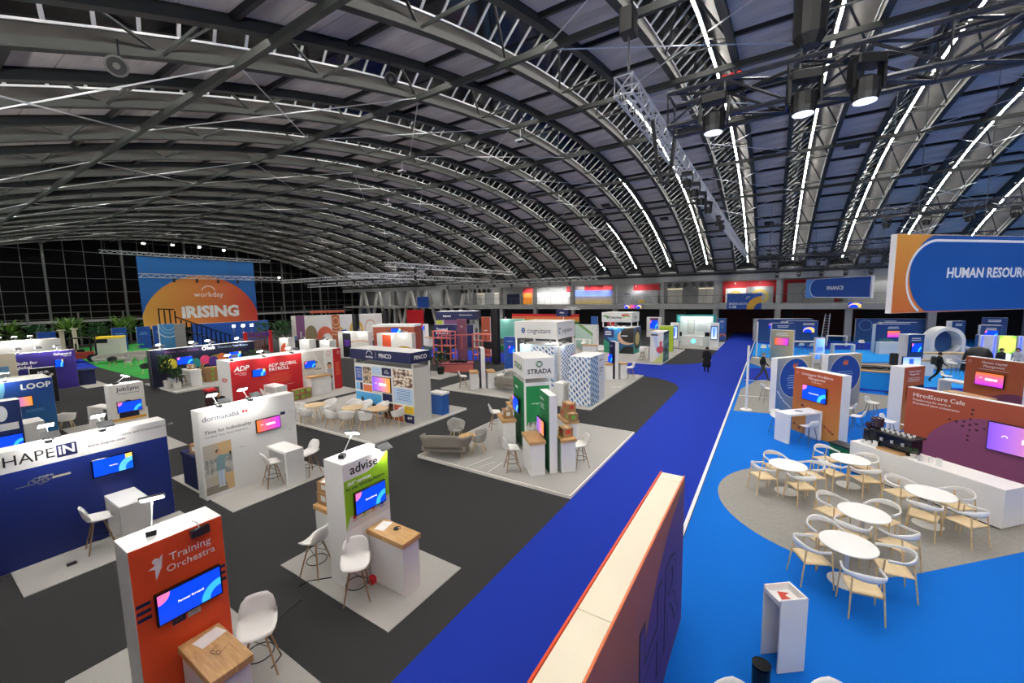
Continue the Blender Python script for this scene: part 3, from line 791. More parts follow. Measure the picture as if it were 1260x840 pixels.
for k, (dx, dy, z, ww, hh) in enumerate(((-.3, 0, 1.03, .46, .26), (.1, -.02, 1.03, .3, .24), (-.3, .02, 1.292, .44, .22))):
    carton('%s on the counter behind the green booth tower' % ('wide lower carton at the left end', 'small open carton with a black strip', 'upper carton with papers on it')[k], (-7.45+dx, 4.85+dy, z), 3*k, 'cartons behind the green booth', w=ww, h=hh)
for k in range(2): paper('crumpled white paper %s on the upper carton' % ('lying flat', 'turned askew')[k], (-7.78+.1*k, 4.87, 1.52+.004*k), 20+40*k)
bar_stool('white bar stool in front of the green booth tower', (-6.05, 4.18, .014), 50, 'white bar stools'); bar_stool('white bar stool at the left side of the green booth tower', (-7.3, 4.2, .014), 285, 'white bar stools')
clip('lit clip lamp reaching out from the top of the green booth tower', (-6.62, 4.45, 2.4), 215, 1.0, up=.28, out=.55)
clip('clip lamp over the front of the green booth tower', (-6.36, 5.1, 2.4), 91, .7, up=.05, out=.12)
mat_floor('light grey floor mat under the green booth tower', -8.15, -4.96, 3.93, 5.75)
o = MB().box(-.06, .06, -.1, .1, 0, .12).build('red_pouch', 'p_red'); tag(o, 'small red pouch on the floor at the foot of the green booth tower', 'pouch'); o.location = (-6.12, 4.6, .014)
o = MB().tube([(-6.9, 4.25, .02), (-7.05, 4.1, .02), (-7.2, 3.95, .012), (-7.22, 3.76, .012), (-7.0, 3.7, .012), (-6.86, 3.6, .012), (-6.8, 3.3, .012), (-6.67, 2.95, .012), (-6.3, 2.86, .012), (-6.0, 2.8, .02), (-5.9, 2.6, .02)], .011, 5).build('power_cable', 'black'); tag(o, 'black power cable snaking over the dark carpet', 'cable')
# --- long dark blue wall at the left edge
print_mat('pr_shape', ('z', '#10246e', '#173391'), [('rect', 0, 1, .826, 1, '#e8e8ea')])
w = wall('long dark blue booth wall with a white header at the left edge', (-12.6, 1.63, 0), 90, 4.06, .5, front='pr_shape', cat='booth'); y = mapx(1.63)
lettering(w, 'SHAPE', .3, y(1.79), 2.23, -.008, 'black_print', 'RIGHT'); rect(w, y(1.81), y(2.11), 2.1, 2.37, 'p_navy', -.008); lettering(w, 'iN', .26, y(1.96), 2.235, -.011, 'white_print', bold=.02)
lettering(w, 'We Shape Innovation and Investments in HR', .085, y(2.27), 2.3, -.008, 'grey_print', 'LEFT', bold=.01); lettering(w, 'www.shapein.com', .085, y(2.27), 2.2, -.008, 'black_print', 'LEFT', bold=.01)
for k in range(5): disc(w, y(1.42+.06*k), 1.71+.03*math.sin(2*k), .055, 'grey_print', -.009-.0001*k, 'logo_outline', 14, r0=.042)
rect(w, y(1.2), y(1.38), 1.66, 1.675, 'grey_print', -.008); rect(w, y(1.7), y(1.97), 1.69, 1.735, 'p_cream', -.008); lettering(w, 'SHAPE iN', .05, y(1.62), 1.78, -.009, 'white_print')
screen('screen on the long dark blue booth wall', (-12.585, 2.63, 1.665), 90, .66, .37, 'scr_blue2', 'workday')
frame_desk('white panel table in front of the long dark blue wall', (-12.05, 2.68, 0), 0, 1.05, .52, 1.0)
bar_stool('white bar stool at the table by the long dark blue wall', (-12.15, 2.2, .014), 175, 'white bar stools')
o = MB().box(-.05, .05, -.12, .02, 0, .03).build('cable_plug', 'black'); tag(o, 'black plug lying on the mat by the dark blue wall', 'plug'); o.location = (-11.9, 1.75, .014)
for k, yy in enumerate((1.73, 2.55, .4)): clip('clip lamp on the long dark blue wall, %s' % ('above the lettering', 'above the web address', 'beyond the left edge')[k], (-12.66, yy, 2.44), 90, .9, up=.22, out=.3)
mat_floor('light grey floor mat along the long dark blue wall', -12.6, -11.3, .98, 3.75)
# --- white wall with a photo of a woman
w = wall('white booth wall with a photo mural of a woman at a door', (-12.6, 5.62, 0), 90, 2.55, .45, front='white', cat='booth', right='p_navy'); y = mapx(5.62)
lettering(w, 'dormakaba', .2, y(4.86), 2.2, -.008, 'navy_print'); rect(w, y(5.39), y(5.45), 2.17, 2.24, 'p_red'); rect(w, y(5.47), y(5.53), 2.17, 2.24, 'p_red')
lettering(w, 'Time for Individuality', .135, y(4.44), 1.83, -.008, 'black_print', 'LEFT'); lettering(w, 'Certified Time Clock Integration', .08, y(4.44), 1.7, -.008, 'grey_print', 'LEFT')
print_mat('pr_mural', ('x', '#b9b7b0', '#cdb48c'), [('rect', .0, 1, 0, .16, '#8d867c'), ('half', 1.3, .35, 1.0, '#d8b889'), ('blobs', 7, '#8c8f8d', '#c6c4bd', .35, .7)])
rect(w, y(4.36), y(5.04), .12, 1.5, 'pr_mural', -.009, 'photo_mural')
MB().slab([(y(4.64), .72), (y(4.84), .72), (y(4.86), 1.02), (y(4.99), 1.1), (y(4.99), 1.14), (y(4.82), 1.13), (y(4.76), 1.17), (y(4.66), 1.1)], -.011, -.0092).build('printed_jacket', 'p_denim', w)
for k in range(2): rect(w, y(4.67+.08*k), y(4.73+.08*k), .3, .73, 'p_paleblue', -.0105, 'printed_trousers'); rect(w, y(4.66+.08*k), y(4.75+.08*k), .26, .3, 'offwhite', -.0105, 'printed_shoe')
disc(w, y(4.73), 1.25, .05, 'p_skin', -.0112, 'printed_face'); disc(w, y(4.7), 1.27, .05, 'p_hair', -.0105, 'printed_hair'); rect(w, y(4.97), y(5.02), 1.08, 1.18, 'black', -.0108, 'printed_reader')
rect(w, y(6.44), y(6.58), 1.83, 1.92, 'p_navy'); disc(w, y(6.75), 1.87, .05, 'grey_print', r0=.045); lines(w, y(5.3), 1.2, 1, .14, m='grey_print'); lines(w, y(6.7), 1.3, 1, .14, m='grey_print')
rect(w, y(6.43), y(6.885), 2.42, 2.435, 'white', -.03, 'edge_trim')
screen('screen on the white photo-mural wall showing an orange slide', (-12.585, 6.05, 1.67), 90, .66, .35, 'scr_rising', 'RISING', True)
frame_desk('white panel table before the white photo-mural wall', (-12.06, 6.22, 0), 0, 1.04, .52, 1.0)
bar_stool('white bar stool at the table of the photo-mural wall', (-12.0, 5.78, .014), 172, 'white bar stools'); bar_stool('white bar stool behind the table of the photo-mural wall', (-11.75, 6.78, .014), 5, 'white bar stools')
for k, yy in enumerate((4.88, 5.67)): clip('clip lamp on the white photo-mural wall, %s' % ('above the lettering', 'above the screen')[k], (-12.66, yy, 2.44), 90, .9, up=.22, out=.3)
block_desk('dark blue counter behind the white photo-mural wall', (-13.95, 4.7, 0), 0, 1.0, .5, 1.0, 'p_navy', 'p_navy')
carton('carton on the dark blue counter', (-13.75, 4.7, 1.0), 8, 'cartons behind the photo-mural wall')
mat_floor('light grey floor mat under the photo-mural wall', -15.25, -11.3, 4.42, 7.25)
# --- blue wall with swoosh, laptop wall
print_mat('pr_loop', ('z', '#1f6a94', '#123f9a'), [('ring', -.1, .95, .62, .68, 1.0, '#6fb0da'), ('disc', -.1, 1.1, .6, 1.0, '#143a92')])
w = wall('blue booth wall with a pale swoosh and white side behind the long wall', (-24.3, 2.2, 0), 90, 2.9, 1.7, front='pr_loop', cat='booth'); y = mapx(2.2)
lettering(w, 'LOOP', .3, y(3.2), 2.17, -.008, bold=.03); lines(w, y(3.1), 1.25, 2, .6, m='p_sky')
screen('screen on the blue swoosh wall', (-24.285, 2.75, 1.62), 90, .6, .36, 'scr_sunset')
frame_desk('white table before the blue swoosh wall', (-23.4, 2.85, 0), 0, 1.0, .5, 1.0)
print_mat('pr_lap', ('z', '#0c2f74', '#15306e'), [('disc', .8, .85, .1, 1.5, '#e6e9f2'), ('disc', .6, .72, .1, 1.5, '#cfd5e6'), ('rect', .68, .96, .63, .72, '#e6e9f2')])
w = wall('dark blue booth wall with a white laptop print at the left edge', (-19.5, 1.2, 0), 90, 2.0, .5, front='pr_lap', cat='booth')
screen('screen low on the laptop-print wall', (-19.485, 1.85, 1.2), 90, .6, .36, 'scr_blue')
clip('clip lamp above the blue swoosh wall', (-24.36, 2.46, 2.44), 90, .8, up=.3, out=.35); clip('clip lamp above the laptop-print wall', (-19.56, 1.3, 2.44), 90, .8, up=.3, out=.35)
block_desk('oak-topped counter before the laptop-print wall', (-18.9, 1.85, 0), 0, .9, .5, 1.0)
# --- small white tower with dark lettering
print_mat('pr_job', '#ecebe6', [('disc', .5, .5, .26, .9, '#131f4b'), ('rect', 0, 1, .0, .5, '#ecebe6'), ('rect', .0, 1, .46, .5, '#d3a548'), ('rect', 0, 1, .3, .34, '#131f4b')])
w = wall('small white booth tower with navy and gold print', (-19.56, 4.69, 0), 90, .95, .5, front='pr_job', cat='booth'); y = mapx(4.69)
lettering(w, 'JobSync', .2, y(4.73), 2.26, -.008, 'navy_print', bold=.01); lettering(w, 'Possibilities from Hiring', .06, y(4.73), 2.1, -.008, 'navy_print')
screen('screen on the small white navy-and-gold tower', (-19.545, 4.71, 1.62), 90, .64, .35, 'scr_blue')
block_desk('oak-topped counter by the small white tower', (-19.05, 4.75, 0), 0, .9, .5, 1.0)
clip('clip lamp on the small white navy-and-gold tower', (-19.8, 4.5, 2.44), 200, .8, up=.25, out=.3)
t = frame_desk('long low white table behind the small white tower', (-23.2, 5.2, 0), 20, 2.6, .5, 1.0)
tub_chair('white chair at the long low white table', (-21.6, 5.1, 0), 120, 'chairs near the small white tower'); tub_chair('grey-white chair behind the long low table', (-25.1, 4.0, 0), 250, 'chairs near the small white tower')
mat_floor('light grey floor mat behind the small white tower', -25.5, -18.3, 3.9, 5.9)
# --- purple wall far left
print_mat('pr_safe', ('x', '#1d1a5e', '#43309a'), [])
w = wall('dark violet booth wall with white words far left', (-38, 5.5, 0), 90, 2.7, .5, front='pr_safe', cat='booth'); y = mapx(5.5)
lettering(w, 'Built for', .26, y(4.35), 1.83, -.008, align='LEFT', bold=.02); lettering(w, 'global', .26, y(4.35), 1.58, -.008, align='LEFT', bold=.02); lettering(w, 'Safeguard', .2, y(6.3), 2.23, -.008, bold=.02); lettering(w, 'Global', .12, y(6.5), 2.08, -.008)
screen('small screen on the dark violet wall', (-37.985, 6.1, 1.65), 90, .35, .45, 'scr_blue2')
w = wall('small black booth panel with white arrow print', (-33.2, 4.7, 0), 90, .95, .3, 1.95, front='black_print', cat='booth'); lettering(w, 'MHR', .2, 0, 1.7, -.008, bold=.02); lines(w, -.1, 1.45, 2, .5)
MB().slab([(-.1, 1.2), (.3, 1.62), (.38, 1.55), (.2, 1.35), (.0, 1.1)], -.009, -.0075).build('printed_arrow', 'offwhite', w)
block_desk('dark blue counter on a mat right of the violet wall', (-38.7, 7.32, 0), 0, 1.1, .8, 1.0, 'p_navy', 'p_navy'); mat_floor('pale floor mat under the dark blue counter', -39.5, -36.6, 6.9, 8.0)
for k in range(3): clip('clip lamp above the dark violet wall, %s' % ('left', 'middle', 'right')[k], (-38.06, 4.5+.8*k, 2.44), 90, 1, up=.3, out=.3)
w = wall('white booth wall with a pale blue window print at the far left edge', (-35.5, 3.2, 0), 90, 1.8, .5, 2.7, front='p_cream', cat='booth'); rect(w, -.8, .6, 1.2, 2.0, 'p_sky')
w = wall('bright white booth roof panel behind the violet wall', (-43.5, 5.2, 0), 90, 4.0, 1.5, 2.9, front='white', cat='booth')
for k in range(3): clip('clip lamp on the bright white booth, %s' % ('left', 'middle', 'right')[k], (-43.6, 4.4+.7*k, 2.9), 90, 1.2, up=.25, out=.3)
# --- red booth
print_mat('pr_red', '#c9202a', [])
w = wall('red booth wall with white lettering in the left middle', (-22.0, 10.84, 0), 90, 3.56, 1.4, front='pr_red', cat='booth'); y = mapx(10.84)
lettering(w, 'ADP', .34, y(9.55), 2.02, -.008, bold=.03, shear=.25); lettering(w, 'Always Designing', .075, y(9.5), 1.8, -.008, bold=.01); lettering(w, 'for People', .075, y(9.6), 1.71, -.008, bold=.01)
lettering(w, 'ADP GLOBAL', .25, y(10.85), 1.97, -.008, align='LEFT', bold=.02); lettering(w, 'PAYROLL', .25, y(10.85), 1.75, -.008, align='LEFT', bold=.02); lines(w, y(11.4), 1.5, 6, 1.2, .09, .018, 'p_salmon')
s_ = lettering(w, 'ADP', .3, 0, 0, 0, 'p_red', name='side_lettering', bold=.02, shear=.2); s_.rotation_euler = (PI/2, 0, -PI/2); s_.location = (-1.784, .7, 1.45)
lines(w, y(11.9), .85, 1, .5)
screen('screen on the red booth wall', (-21.985, 10.33, 1.7), 90, .6, .34, 'scr_blue2')
print_mat('pr_stair', '#e5e2dc', [('rect', 0, 1, .72, .75, '#4a4a4c'), ('rect', .0, 1, .55, .57, '#6b6a68'), ('rect', .0, 1, .4, .42, '#6b6a68'), ('half', -1.0, -1.0, -1.12, '#e5e2dc'), ('half', 1.0, .9, 1.36, '#e9e7e2'), ('half', 1.0, .9, 1.44, '#d8d5cf')])
w = wall('white shelving bay with a dark staircase print beside the red wall', (-22.02, 13.3, 0), 90, 1.34, 1.3, front='pr_stair', cat='booth')
print_mat('pr_man', '#eceae6', [('disc', .5, .62, .075, 1.0/2.4*.62, '#2b1f18'), ('disc', .5, .58, .07, .25, '#d9a583'), ('rect', .15, .85, .18, .53, '#b9bcc6'), ('rect', .2, .8, .3, .36, '#8a2028'), ('rect', .25, .8, 0, .18, '#8a8d94'), ('ring', .45, .9, .05, .06, .25, '#d3202c')])
w = wall('white panel with a printed man at the right end of the red booth', (-21.9, 14.22, 0), 90, .5, 1.4, front='pr_man', cat='booth'); w2 = wall('narrow red panel with white print at the red booth end', (-21.9, 14.74, 0), 90, .52, 1.4, front='pr_red', cat='booth'); lines(w2, 0, 1.6, 9, .34, .09, .04, 'p_salmon'); disc(w2, .1, 2.2, .08, 'white_print', r0=.06)
screen('screen standing over the oak shelf of the red booth', (-21.96, 13.05, 1.72), 90, .6, .35, 'scr_blue')
block_desk('oak-topped white counter at the right part of the red booth', (-21.55, 13.3, .0), 90, 1.25, .5, 1.1)
frame_desk('white panel table before the red wall', (-21.3, 10.75, 0), 0, 1.2, .55, 1.05)
bar_stool('white bar stool at the table of the red booth', (-21.1, 10.2, .014), 170, 'white bar stools')
for k in range(6): carton('green-labelled carton on the floor of the red booth, %s' % ('leftmost', 'second from left', 'third', 'fourth', 'fifth', 'rightmost')[k], (-21.35+.06*(k%2), 11.75+.33*(k % 3) if k < 3 else 11.75+.33*(k % 3), .014 + (.3 if k >= 3 else 0)), 90, 'cartons by the red booth', lab='label_green', w=.3, h=.28)
for k, yy in enumerate((9.2, 10.72, 12.2)): clip('clip lamp on the red booth wall, %s' % ('left end', 'middle', 'right')[k], (-22.06, yy, 2.44), 90, 1, up=.28, out=.3)
mat_floor('light grey floor mat under the red booth', -24, -20.3, 8.7, 15.2)
block_desk('small dark red counter left of the red booth', (-23.6, 8.75, 0), 0, .6, .4, 1.0, 'p_red', 'dark_red')
# --- navy booth with rainbow shapes
print_mat('pr_bob', '#141838', [('ring', .62, .2, .44, .46, 2.3, '#d8b84a'), ('ring', .62, .2, .49, .505, 2.3, '#d8b84a'), ('disc', .15, .57, .17, 2.35, '#e8dc4a'), ('rect', .12, .22, .02, .22, '#c9ccd6')])
w = wall('long navy booth wall with coloured round shapes', (-32, 11.9, .1), 90, 6.0, .5, 2.34, front='pr_bob', cat='booth', left='black'); y = mapx(11.9)
lettering(w, 'Elevate Your Growth', .21, y(10.55), 2.13, -.008, 'p_plum', bold=.01); lettering(w, 'bob', .3, y(12.15), 2.15, -.008, bold=.03); disc(w, y(11.75), 2.15, .13, 'white_print', r0=.07); lettering(w, 'Transform Your Future', .2, y(13.5), 2.13, -.008, 'p_paleblue', bold=.01)
for k, (yy, zz, c) in enumerate(((11.2, 1.3, 'p_teal'), (11.75, 1.42, 'p_pink'), (12.22, 1.28, 'p_purple'), (12.76, 1.45, 'p_salmon'))): disc(w, y(yy), zz, .28, c, -.009, 'printed_bubble'); rect(w, y(yy-.28), y(yy+.28), zz-.32, zz, c, -.0089)
screen('left screen on the long navy wall', (-31.985, 10.62, 1.6), 90, .8, .46, 'scr_blue'); screen('right screen on the long navy wall', (-31.985, 13.56, 1.58), 90, .75, .44, 'scr_blue2')
frame_desk('white panel table at the long navy wall', (-31.2, 10.65, .1), 0, 1.3, .6, 1.0); bar_stool('white bar stool at the navy wall table', (-31.3, 10.2, .1), 175, 'white bar stools')
carton('carton on the table of the long navy wall', (-31.2, 10.65, 1.1), 5, 'cartons by the navy wall')
for k in range(4): carton('%s carton by the long navy wall' % ('bottom stacked', 'middle stacked', 'top stacked', 'single low')[k], (-31.3, 11.75 if k < 3 else 12.5, .1+(.32*k if k < 3 else 0)), 90, 'cartons by the navy wall', w=.75, d=.5, h=.31, lab='label_green')
for k, yy in enumerate((9.48, 11.23, 12.16, 13.99)): clip('clip lamp on the long navy wall, %s from left' % ('first', 'second', 'third', 'fourth')[k], (-32.06, yy, 2.44), 90, 1.1, up=.22, out=.3)
plant('tall bushy plant in a white tapered pot at the navy wall', (-31.5, 9.45, .1), 1.95, .36, 150, leaf='leaf', big=.2, pot_r=.2, pot_h=.45, seed=3); plant('lower leafy plant in a round white pot by the navy wall', (-30.72, 9.7, .1), 1.2, .36, 100, leaf='leaf', big=.18, pot_r=.22, pot_h=.35, seed=4)
plant('dark plant at the right end of the navy wall', (-31.3, 14.3, .1), 1.7, .45, 90, seed=5)
platform('grey platform under the long navy booth wall', -34.5, -29.4, 9.2, 15.2)
# --- navy-header photo booth with tables
platform('grey platform under the booth with the navy header', -19.5, -12.1, 9.4, 14.8)
w = wall('booth wall of photo tiles under a navy header', (-14.27, 11.75, .1), 0, 3.78, 1.0, 2.34, front='white', cat='booth', body='offwhite'); zz = -.1
def tile(x0, x1, z0, z1, m): rect(w, x0+14.27, x1+14.27, z0+zz, z1+zz, m, -.009, 'photo_tile')
print_mat('ph_people', '#d9c7b0', [('blobs', 6, '#5a3526', '#f0e4d2', 0, 1)]); print_mat('ph_group', '#8c7a66', [('blobs', 5, '#3c4a3a', '#d8b9a0', 0, 1)]); print_mat('ph_sky', ('z', '#2f8fd0', '#56b2e8'), [('disc', .7, .3, .2, 1.8, '#2b1f18'), ('rect', .62, .85, 0, .25, '#c98d5a'), ('rect', .2, .3, 0, .75, '#222c3c')])
print_mat('ph_dark', '#20140f', [('blobs', 5, '#20140f', '#8a5a3c', 0, 1)])
for a in ((-16.1, -15.64, 1.62, 2.27, 'p_blue'), (-15.58, -15.0, 1.55, 2.3, 'ph_group'), (-14.95, -14.35, 2.0, 2.34, 'p_paleblue'), (-14.3, -13.7, 2.0, 2.34, 'p_navy'), (-16.1, -15.85, 1.2, 1.55, 'p_sky'), (-15.82, -15.64, 1.2, 1.55, 'p_navy'), (-15.58, -15.0, 1.18, 1.48, 'p_salmon'),
          (-13.6, -12.43, 1.6, 2.36, 'ph_people'), (-13.6, -12.43, .88, 1.54, 'p_paleblue'), (-16.14, -14.38, .2, 1.12, 'ph_sky'), (-14.32, -13.7, .88, 1.2, 'p_navy'), (-14.32, -13.66, .1, .8, 'ph_dark'), (-13.6, -13.05, .1, .8, 'p_rust'), (-13.0, -12.42, .5, .82, 'p_yellow'), (-13.0, -12.42, .1, .44, 'p_navy')): tile(*a)
lines(w, -12.98+14.27, 1.4, 7, .9, .075, .02, 'p_midblue', -.011); lines(w, -15.87+14.27, 2.05, 5, .36, .09, .02, 'white_print', -.011); lines(w, -12.72+14.27, .68, 2, .4, .08, .02, 'grey_print', -.011); disc(w, -12.75+14.27, .2, .06, 'white_print', -.011); disc(w, -12.6+14.27, .22, .06, 'white_print', -.011)
disc(w, -14.0+14.27, 2.05, .1, 'white_print', -.011, 'logo_arc', 12, 0, 180, .08); lettering(w, 'workday', .09, -14.0+14.27, 2.03, -.011)
screen('screen among the photo tiles under the navy header', (-14.3, 11.735, 1.6), 0, 1.14, .62, 'scr_sunset', 'RISING', True)
for a, b_ in ((-1.86, 0), (1.86, 0), (1.86, .95)): MB().box(a-.03, a+.03, b_+.0, b_+.06, 2.34, 2.62).build('header_post', 'white', w)
h = thing('header_box', 'navy header box with white lettering over the photo-tile booth', 'header', (-14.27, 11.6, 2.66)); MB().box(-1.95, 1.95, 0, 1.1, 0, .45).build('header_body', 'p_navy', h); MB().box(-1.95, 1.95, 0, 1.1, .45, .46).build('header_top', 'white', h)
lettering(h, 'workday', .14, -.62, .14, -.004, bold=.015); disc(h, -.62, .2, .22, 'white_print', -.004, 'logo_arc', 14, 15, 165, .19); rect(h, -.2, -.19, .08, .38, 'white_print', -.003); lettering(h, 'PINCO', .26, .4, .22, -.004, bold=.02)
s_ = lettering(h, 'PINCO', .24, 1.955, .22, .55, bold=.02); s_.rotation_euler = (PI/2, 0, PI/2); s_.location = (1.954, .55, .22)
block_desk('bright blue counter behind the photo-tile booth', (-12.6, 13.5, .1), 0, .8, .5, 1.0, 'white', 'p_midblue')
GT = [(-14.72, 10.5), (-13.66, 10.9), (-16.55, 9.95)]
for k, (x, y_) in enumerate(GT): wood_table('round pale table on the photo-tile booth platform, %s' % ('middle', 'right', 'left')[k], (x, y_, .1), 0, 'round tables at the photo-tile booth', r=.45, h=.72)
for k, (x, y_, a) in enumerate(((-14.98, 9.72, 85), (-16.2, 9.35, 85), (-15.85, 10.15, 190), (-14.38, 9.95, 130), (-13.58, 10.25, 85), (-12.85, 11.25, 195), (-15.4, 11.1, 330), (-14.82, 11.2, 275), (-17.15, 9.6, 20), (-16.5, 10.6, 275), (-13.98, 11.42, 260))):
    tub_chair('white tub chair on the photo-tile platform, %s' % ('front middle', 'front left', 'between the left tables', 'between the right tables', 'before the right table', 'by the yellow tile', 'behind the left of the middle table', 'behind the middle table', 'leftmost', 'behind the left table', 'behind the right table')[k], (x, y_, .1), a+90, 'white tub chairs at the photo-tile booth')
# ================================================================ CENTRE BOOTHS
platform('grey platform under the booth with the white clover header', -9.85, -4.25, 9.38, 15.25)
for k, (a, b_, c, d) in enumerate(((-7.79, 9.45, -7.57, 10.5), (-7.43, 9.6, -7.25, 10.2), (-6.98, 9.45, -7.01, 10.3))):
    o = MB().bar((a, b_, .101), (c, d, .101), .02, .006).build('floor_strip', 'white'); tag(o, 'thin white strip on the clover booth platform, %s' % ('left', 'middle', 'right')[k], 'strip')
print_mat('pr_forest', ('z', '#0e5a34', '#17854c'), []); print_mat('pr_green_photo', ('z', '#1b8a4e', '#2aa35e'), [('rect', 0, .07, 0, 1, '#f0f0ee'), ('rect', .93, 1, 0, 1, '#f0f0ee'), ('rect', 0, 1, .95, 1, '#f0f0ee'), ('blobs', 8, '#6a6a66', '#d8d6cf', .08, .42), ('half', -1.4, 2.0, .62, '#1f9152'), ('rect', 0, .07, 0, 1, '#f0f0ee'), ('rect', .93, 1, 0, 1, '#f0f0ee'), ('rect', 0, 1, .95, 1, '#f0f0ee')])
w = wall('green booth tower below the white clover header', (-7.46, 12.04, .1), -45, 1.6, .95, 2.34, front='pr_forest', cat='booth', right='pr_green_photo')
lettering(w, 'STRADA', .12, -.3, 2.0, -.008); s_ = lettering(w, 'reimagine HR', .08, 0, 1.65, 0, bold=.01); s_.rotation_euler = (PI/2, 0, PI/2); s_.location = (.808, .47, 1.62)
screen('screen on the green tower facing left', (-7.5, 11.98, 1.55), -45, .8, .46, 'scr_blue')
for a, b_ in ((-.76, .04), (.76, .04), (.76, .9), (-.76, .9)): MB().box(a-.025, a+.025, b_-.025, b_+.025, 2.34, 2.55).build('header_post', 'white', w)
h = thing('header_box', 'white header box with a green clover emblem', 'header', (-7.43, 12.0, 2.6), -45); MB().cbox(-.85, .85, 0, 1.05, 0, .68, .006).build('header_body', 'white', h)
s_ = lettering(h, 'STRADA', .22, 0, 0, 0, 'black_print', bold=.02); s_.rotation_euler = (PI/2, 0, PI/2); s_.location = (.854, .52, .22)
lettering(h, 'STRADA', .3, 0, .3, -.004, 'p_forest', bold=.02)
for k in range(8):
    a = rad(45*k+22); b = MB(); b.box(.8515, .853, .52+.09*math.cos(a)-.035, .52+.09*math.cos(a)+.035, .47+.09*math.sin(a)-.02, .47+.09*math.sin(a)+.02); b.build('emblem_petal', 'p_forest', h)
w = wall('slim green and white totem at the front of the clover booth', (-5.67, 10.62, .1), -45, .95, .24, 2.34, front='pr_forest', cat='totem', back='pr_forest'); lettering(w, 'STRADA', .09, -.25, 2.1, -.008); lines(w, -.2, 1.95, 3, .4, .06, .02)
screen('screen on the slim green totem', (-5.73, 10.56, 1.42), -45, .7, .42, 'scr_sunset')
for lab, x, y_ in (('oak-topped counter left of the slim green totem', -5.92, 10.36), ('oak-topped counter right of the slim green totem', -5.22, 10.98), ('oak-topped counter at the left of the green tower', -7.78, 11.72), ('oak-topped counter behind the slim green totem', -5.85, 12.62)): block_desk(lab, (x, y_, .1), -45, 1.0, .5, 1.02)
for k, (lab, x, y_, z, ww, rz, lb) in enumerate((('carton with black logo on the counter left of the green tower', -7.7, 11.65, 1.12, .4, -45, 'label_white'), ('carton beyond the green tower', -8.35, 13.2, 1.12, .4, -45, 'label_white'), ('front carton of the row behind the totem', -5.6, 12.4, 1.12, .44, -45, 'label_green'), ('middle carton of the row behind the totem', -5.92, 12.72, 1.12, .44, -45, 'label_red'), ('upper carton of the row behind the totem', -5.75, 12.55, 1.402, .44, -40, 'label_red'), ('small open carton right of the totem', -5.1, 10.9, 1.12, .34, -40, 'label_red'))): carton(lab, (x, y_, z), rz, 'cartons at the clover booth', w=ww, lab=lb)
block_desk('oak-topped counter beyond the green tower', (-8.4, 13.25, .1), -45, 1.0, .5, 1.02)
for lab, x, y_, r in (('white bar stool left of the slim green totem', -6.45, 9.98, 135), ('white bar stool right of the slim green totem', -4.78, 11.25, 315), ('white bar stool at the far left of the green tower', -9.1, 12.9, 135)): bar_stool(lab, (x, y_, .1), r, 'white bar stools')
sofa('grey two-seat sofa seen from behind on the clover platform', (-9.0, 9.85, .1), 205, 'grey lounge seats'); 
tub_chair('grey tub armchair nearest the round oak table', (-8.15, 10.55, .1), 300, 'grey lounge seats', m='chair_fabric'); tub_chair('grey tub armchair beyond the sofa', (-9.5, 11.0, .1), 60, 'grey lounge seats', m='chair_fabric')
wood_table('low round oak coffee table by the grey sofa', (-8.72, 10.7, .1), 0, None, r=.32, h=.45, m='oak')
# --- big white header booth with facade prints
platform('large grey platform under the booth with the big white header', -16.2, -6.92, 17.5, 26.7)
w = wall('low white frame under the big white header', (-11.98, 21.6, .1), 0, 2.5, 1.9, 2.3, front='p_paleblue', cat='booth')
h = thing('header_box', 'big white header box with a blue round emblem', 'header', (-11.97, 21.3, 2.8)); MB().cbox(-1.45, 1.45, 0, 2.55, 0, 1.0, .006).build('header_body', 'white', h)
lettering(h, 'cognizant', .42, .27, .46, -.004, 'navy_print'); disc(h, -.78, .47, .17, 'p_midblue', -.004, 'logo_arc', 18, 60, 300, .07); disc(h, -.74, .47, .06, 'navy_print', -.004)
s_ = lettering(h, 'cognizant', .36, 0, 0, 0, 'navy_print'); s_.rotation_euler = (PI/2, 0, PI/2); s_.location = (1.454, 1.45, .46)
for a in range(10): 
    t_ = rad(60+24*a); b = MB(); b.box(1.4515, 1.453, .42+.15*math.cos(t_)-.03, .42+.15*math.cos(t_)+.03, .47+.15*math.sin(t_)-.04, .47+.15*math.sin(t_)+.04); b.build('logo_arc', 'p_midblue', h)
for a, b_ in ((-1.4, .1), (1.4, .1), (1.4, 2.4), (-1.4, 2.4)): MB().box(a-.04, a+.04, b_-.04, b_+.04, -2.7, 0).build('header_post', 'white', h)
print_mat('pr_facade', '#dfe7f0', [('brick', 2.1, .05, '#23508f', '#7ea6d6', '#f0f3f7', .5)]); print_mat('pr_facade2', '#c9d8ea', [('brick', 2.6, .05, '#23508f', '#6f9ccf', '#e8eef5', -.35)]); print_mat('pr_facade3', '#d9dce2', [('brick', 2.4, .04, '#174f86', '#3f80b8', '#cfe0ea', -.6, -1.0, -.12, -.62)])
wall('white panel with a tilted blue window facade print', (-11.2, 20.8, .1), 0, 1.5, .4, 2.3, front='pr_facade', right='pr_facade2', cat='booth')
wall('right-hand facade print wall under the big white header', (-10.25, 22.3, .1), 90, 2.0, .4, 2.3, front='pr_facade2', cat='booth')
screen('screen on the right side of the facade print wall', (-10.235, 23.0, 1.5), 90, .6, .5, 'scr_sunset')
w = wall('free-standing white box with blue facade prints on its corner', (-7.58, 17.75, .1), 0, 1.08, 1.9, 2.34, front='pr_facade', right='pr_facade3', cat='booth')
for i, s in enumerate(('Cognizant', 'Engineering', 'to predict', 'risk')): q = lettering(w, s, .11, 0, 0, 0, 'black_print', 'LEFT'); q.rotation_euler = (PI/2, 0, PI/2); q.location = (.548, 1.15, 2.05-.15*i - (.25 if i else 0))
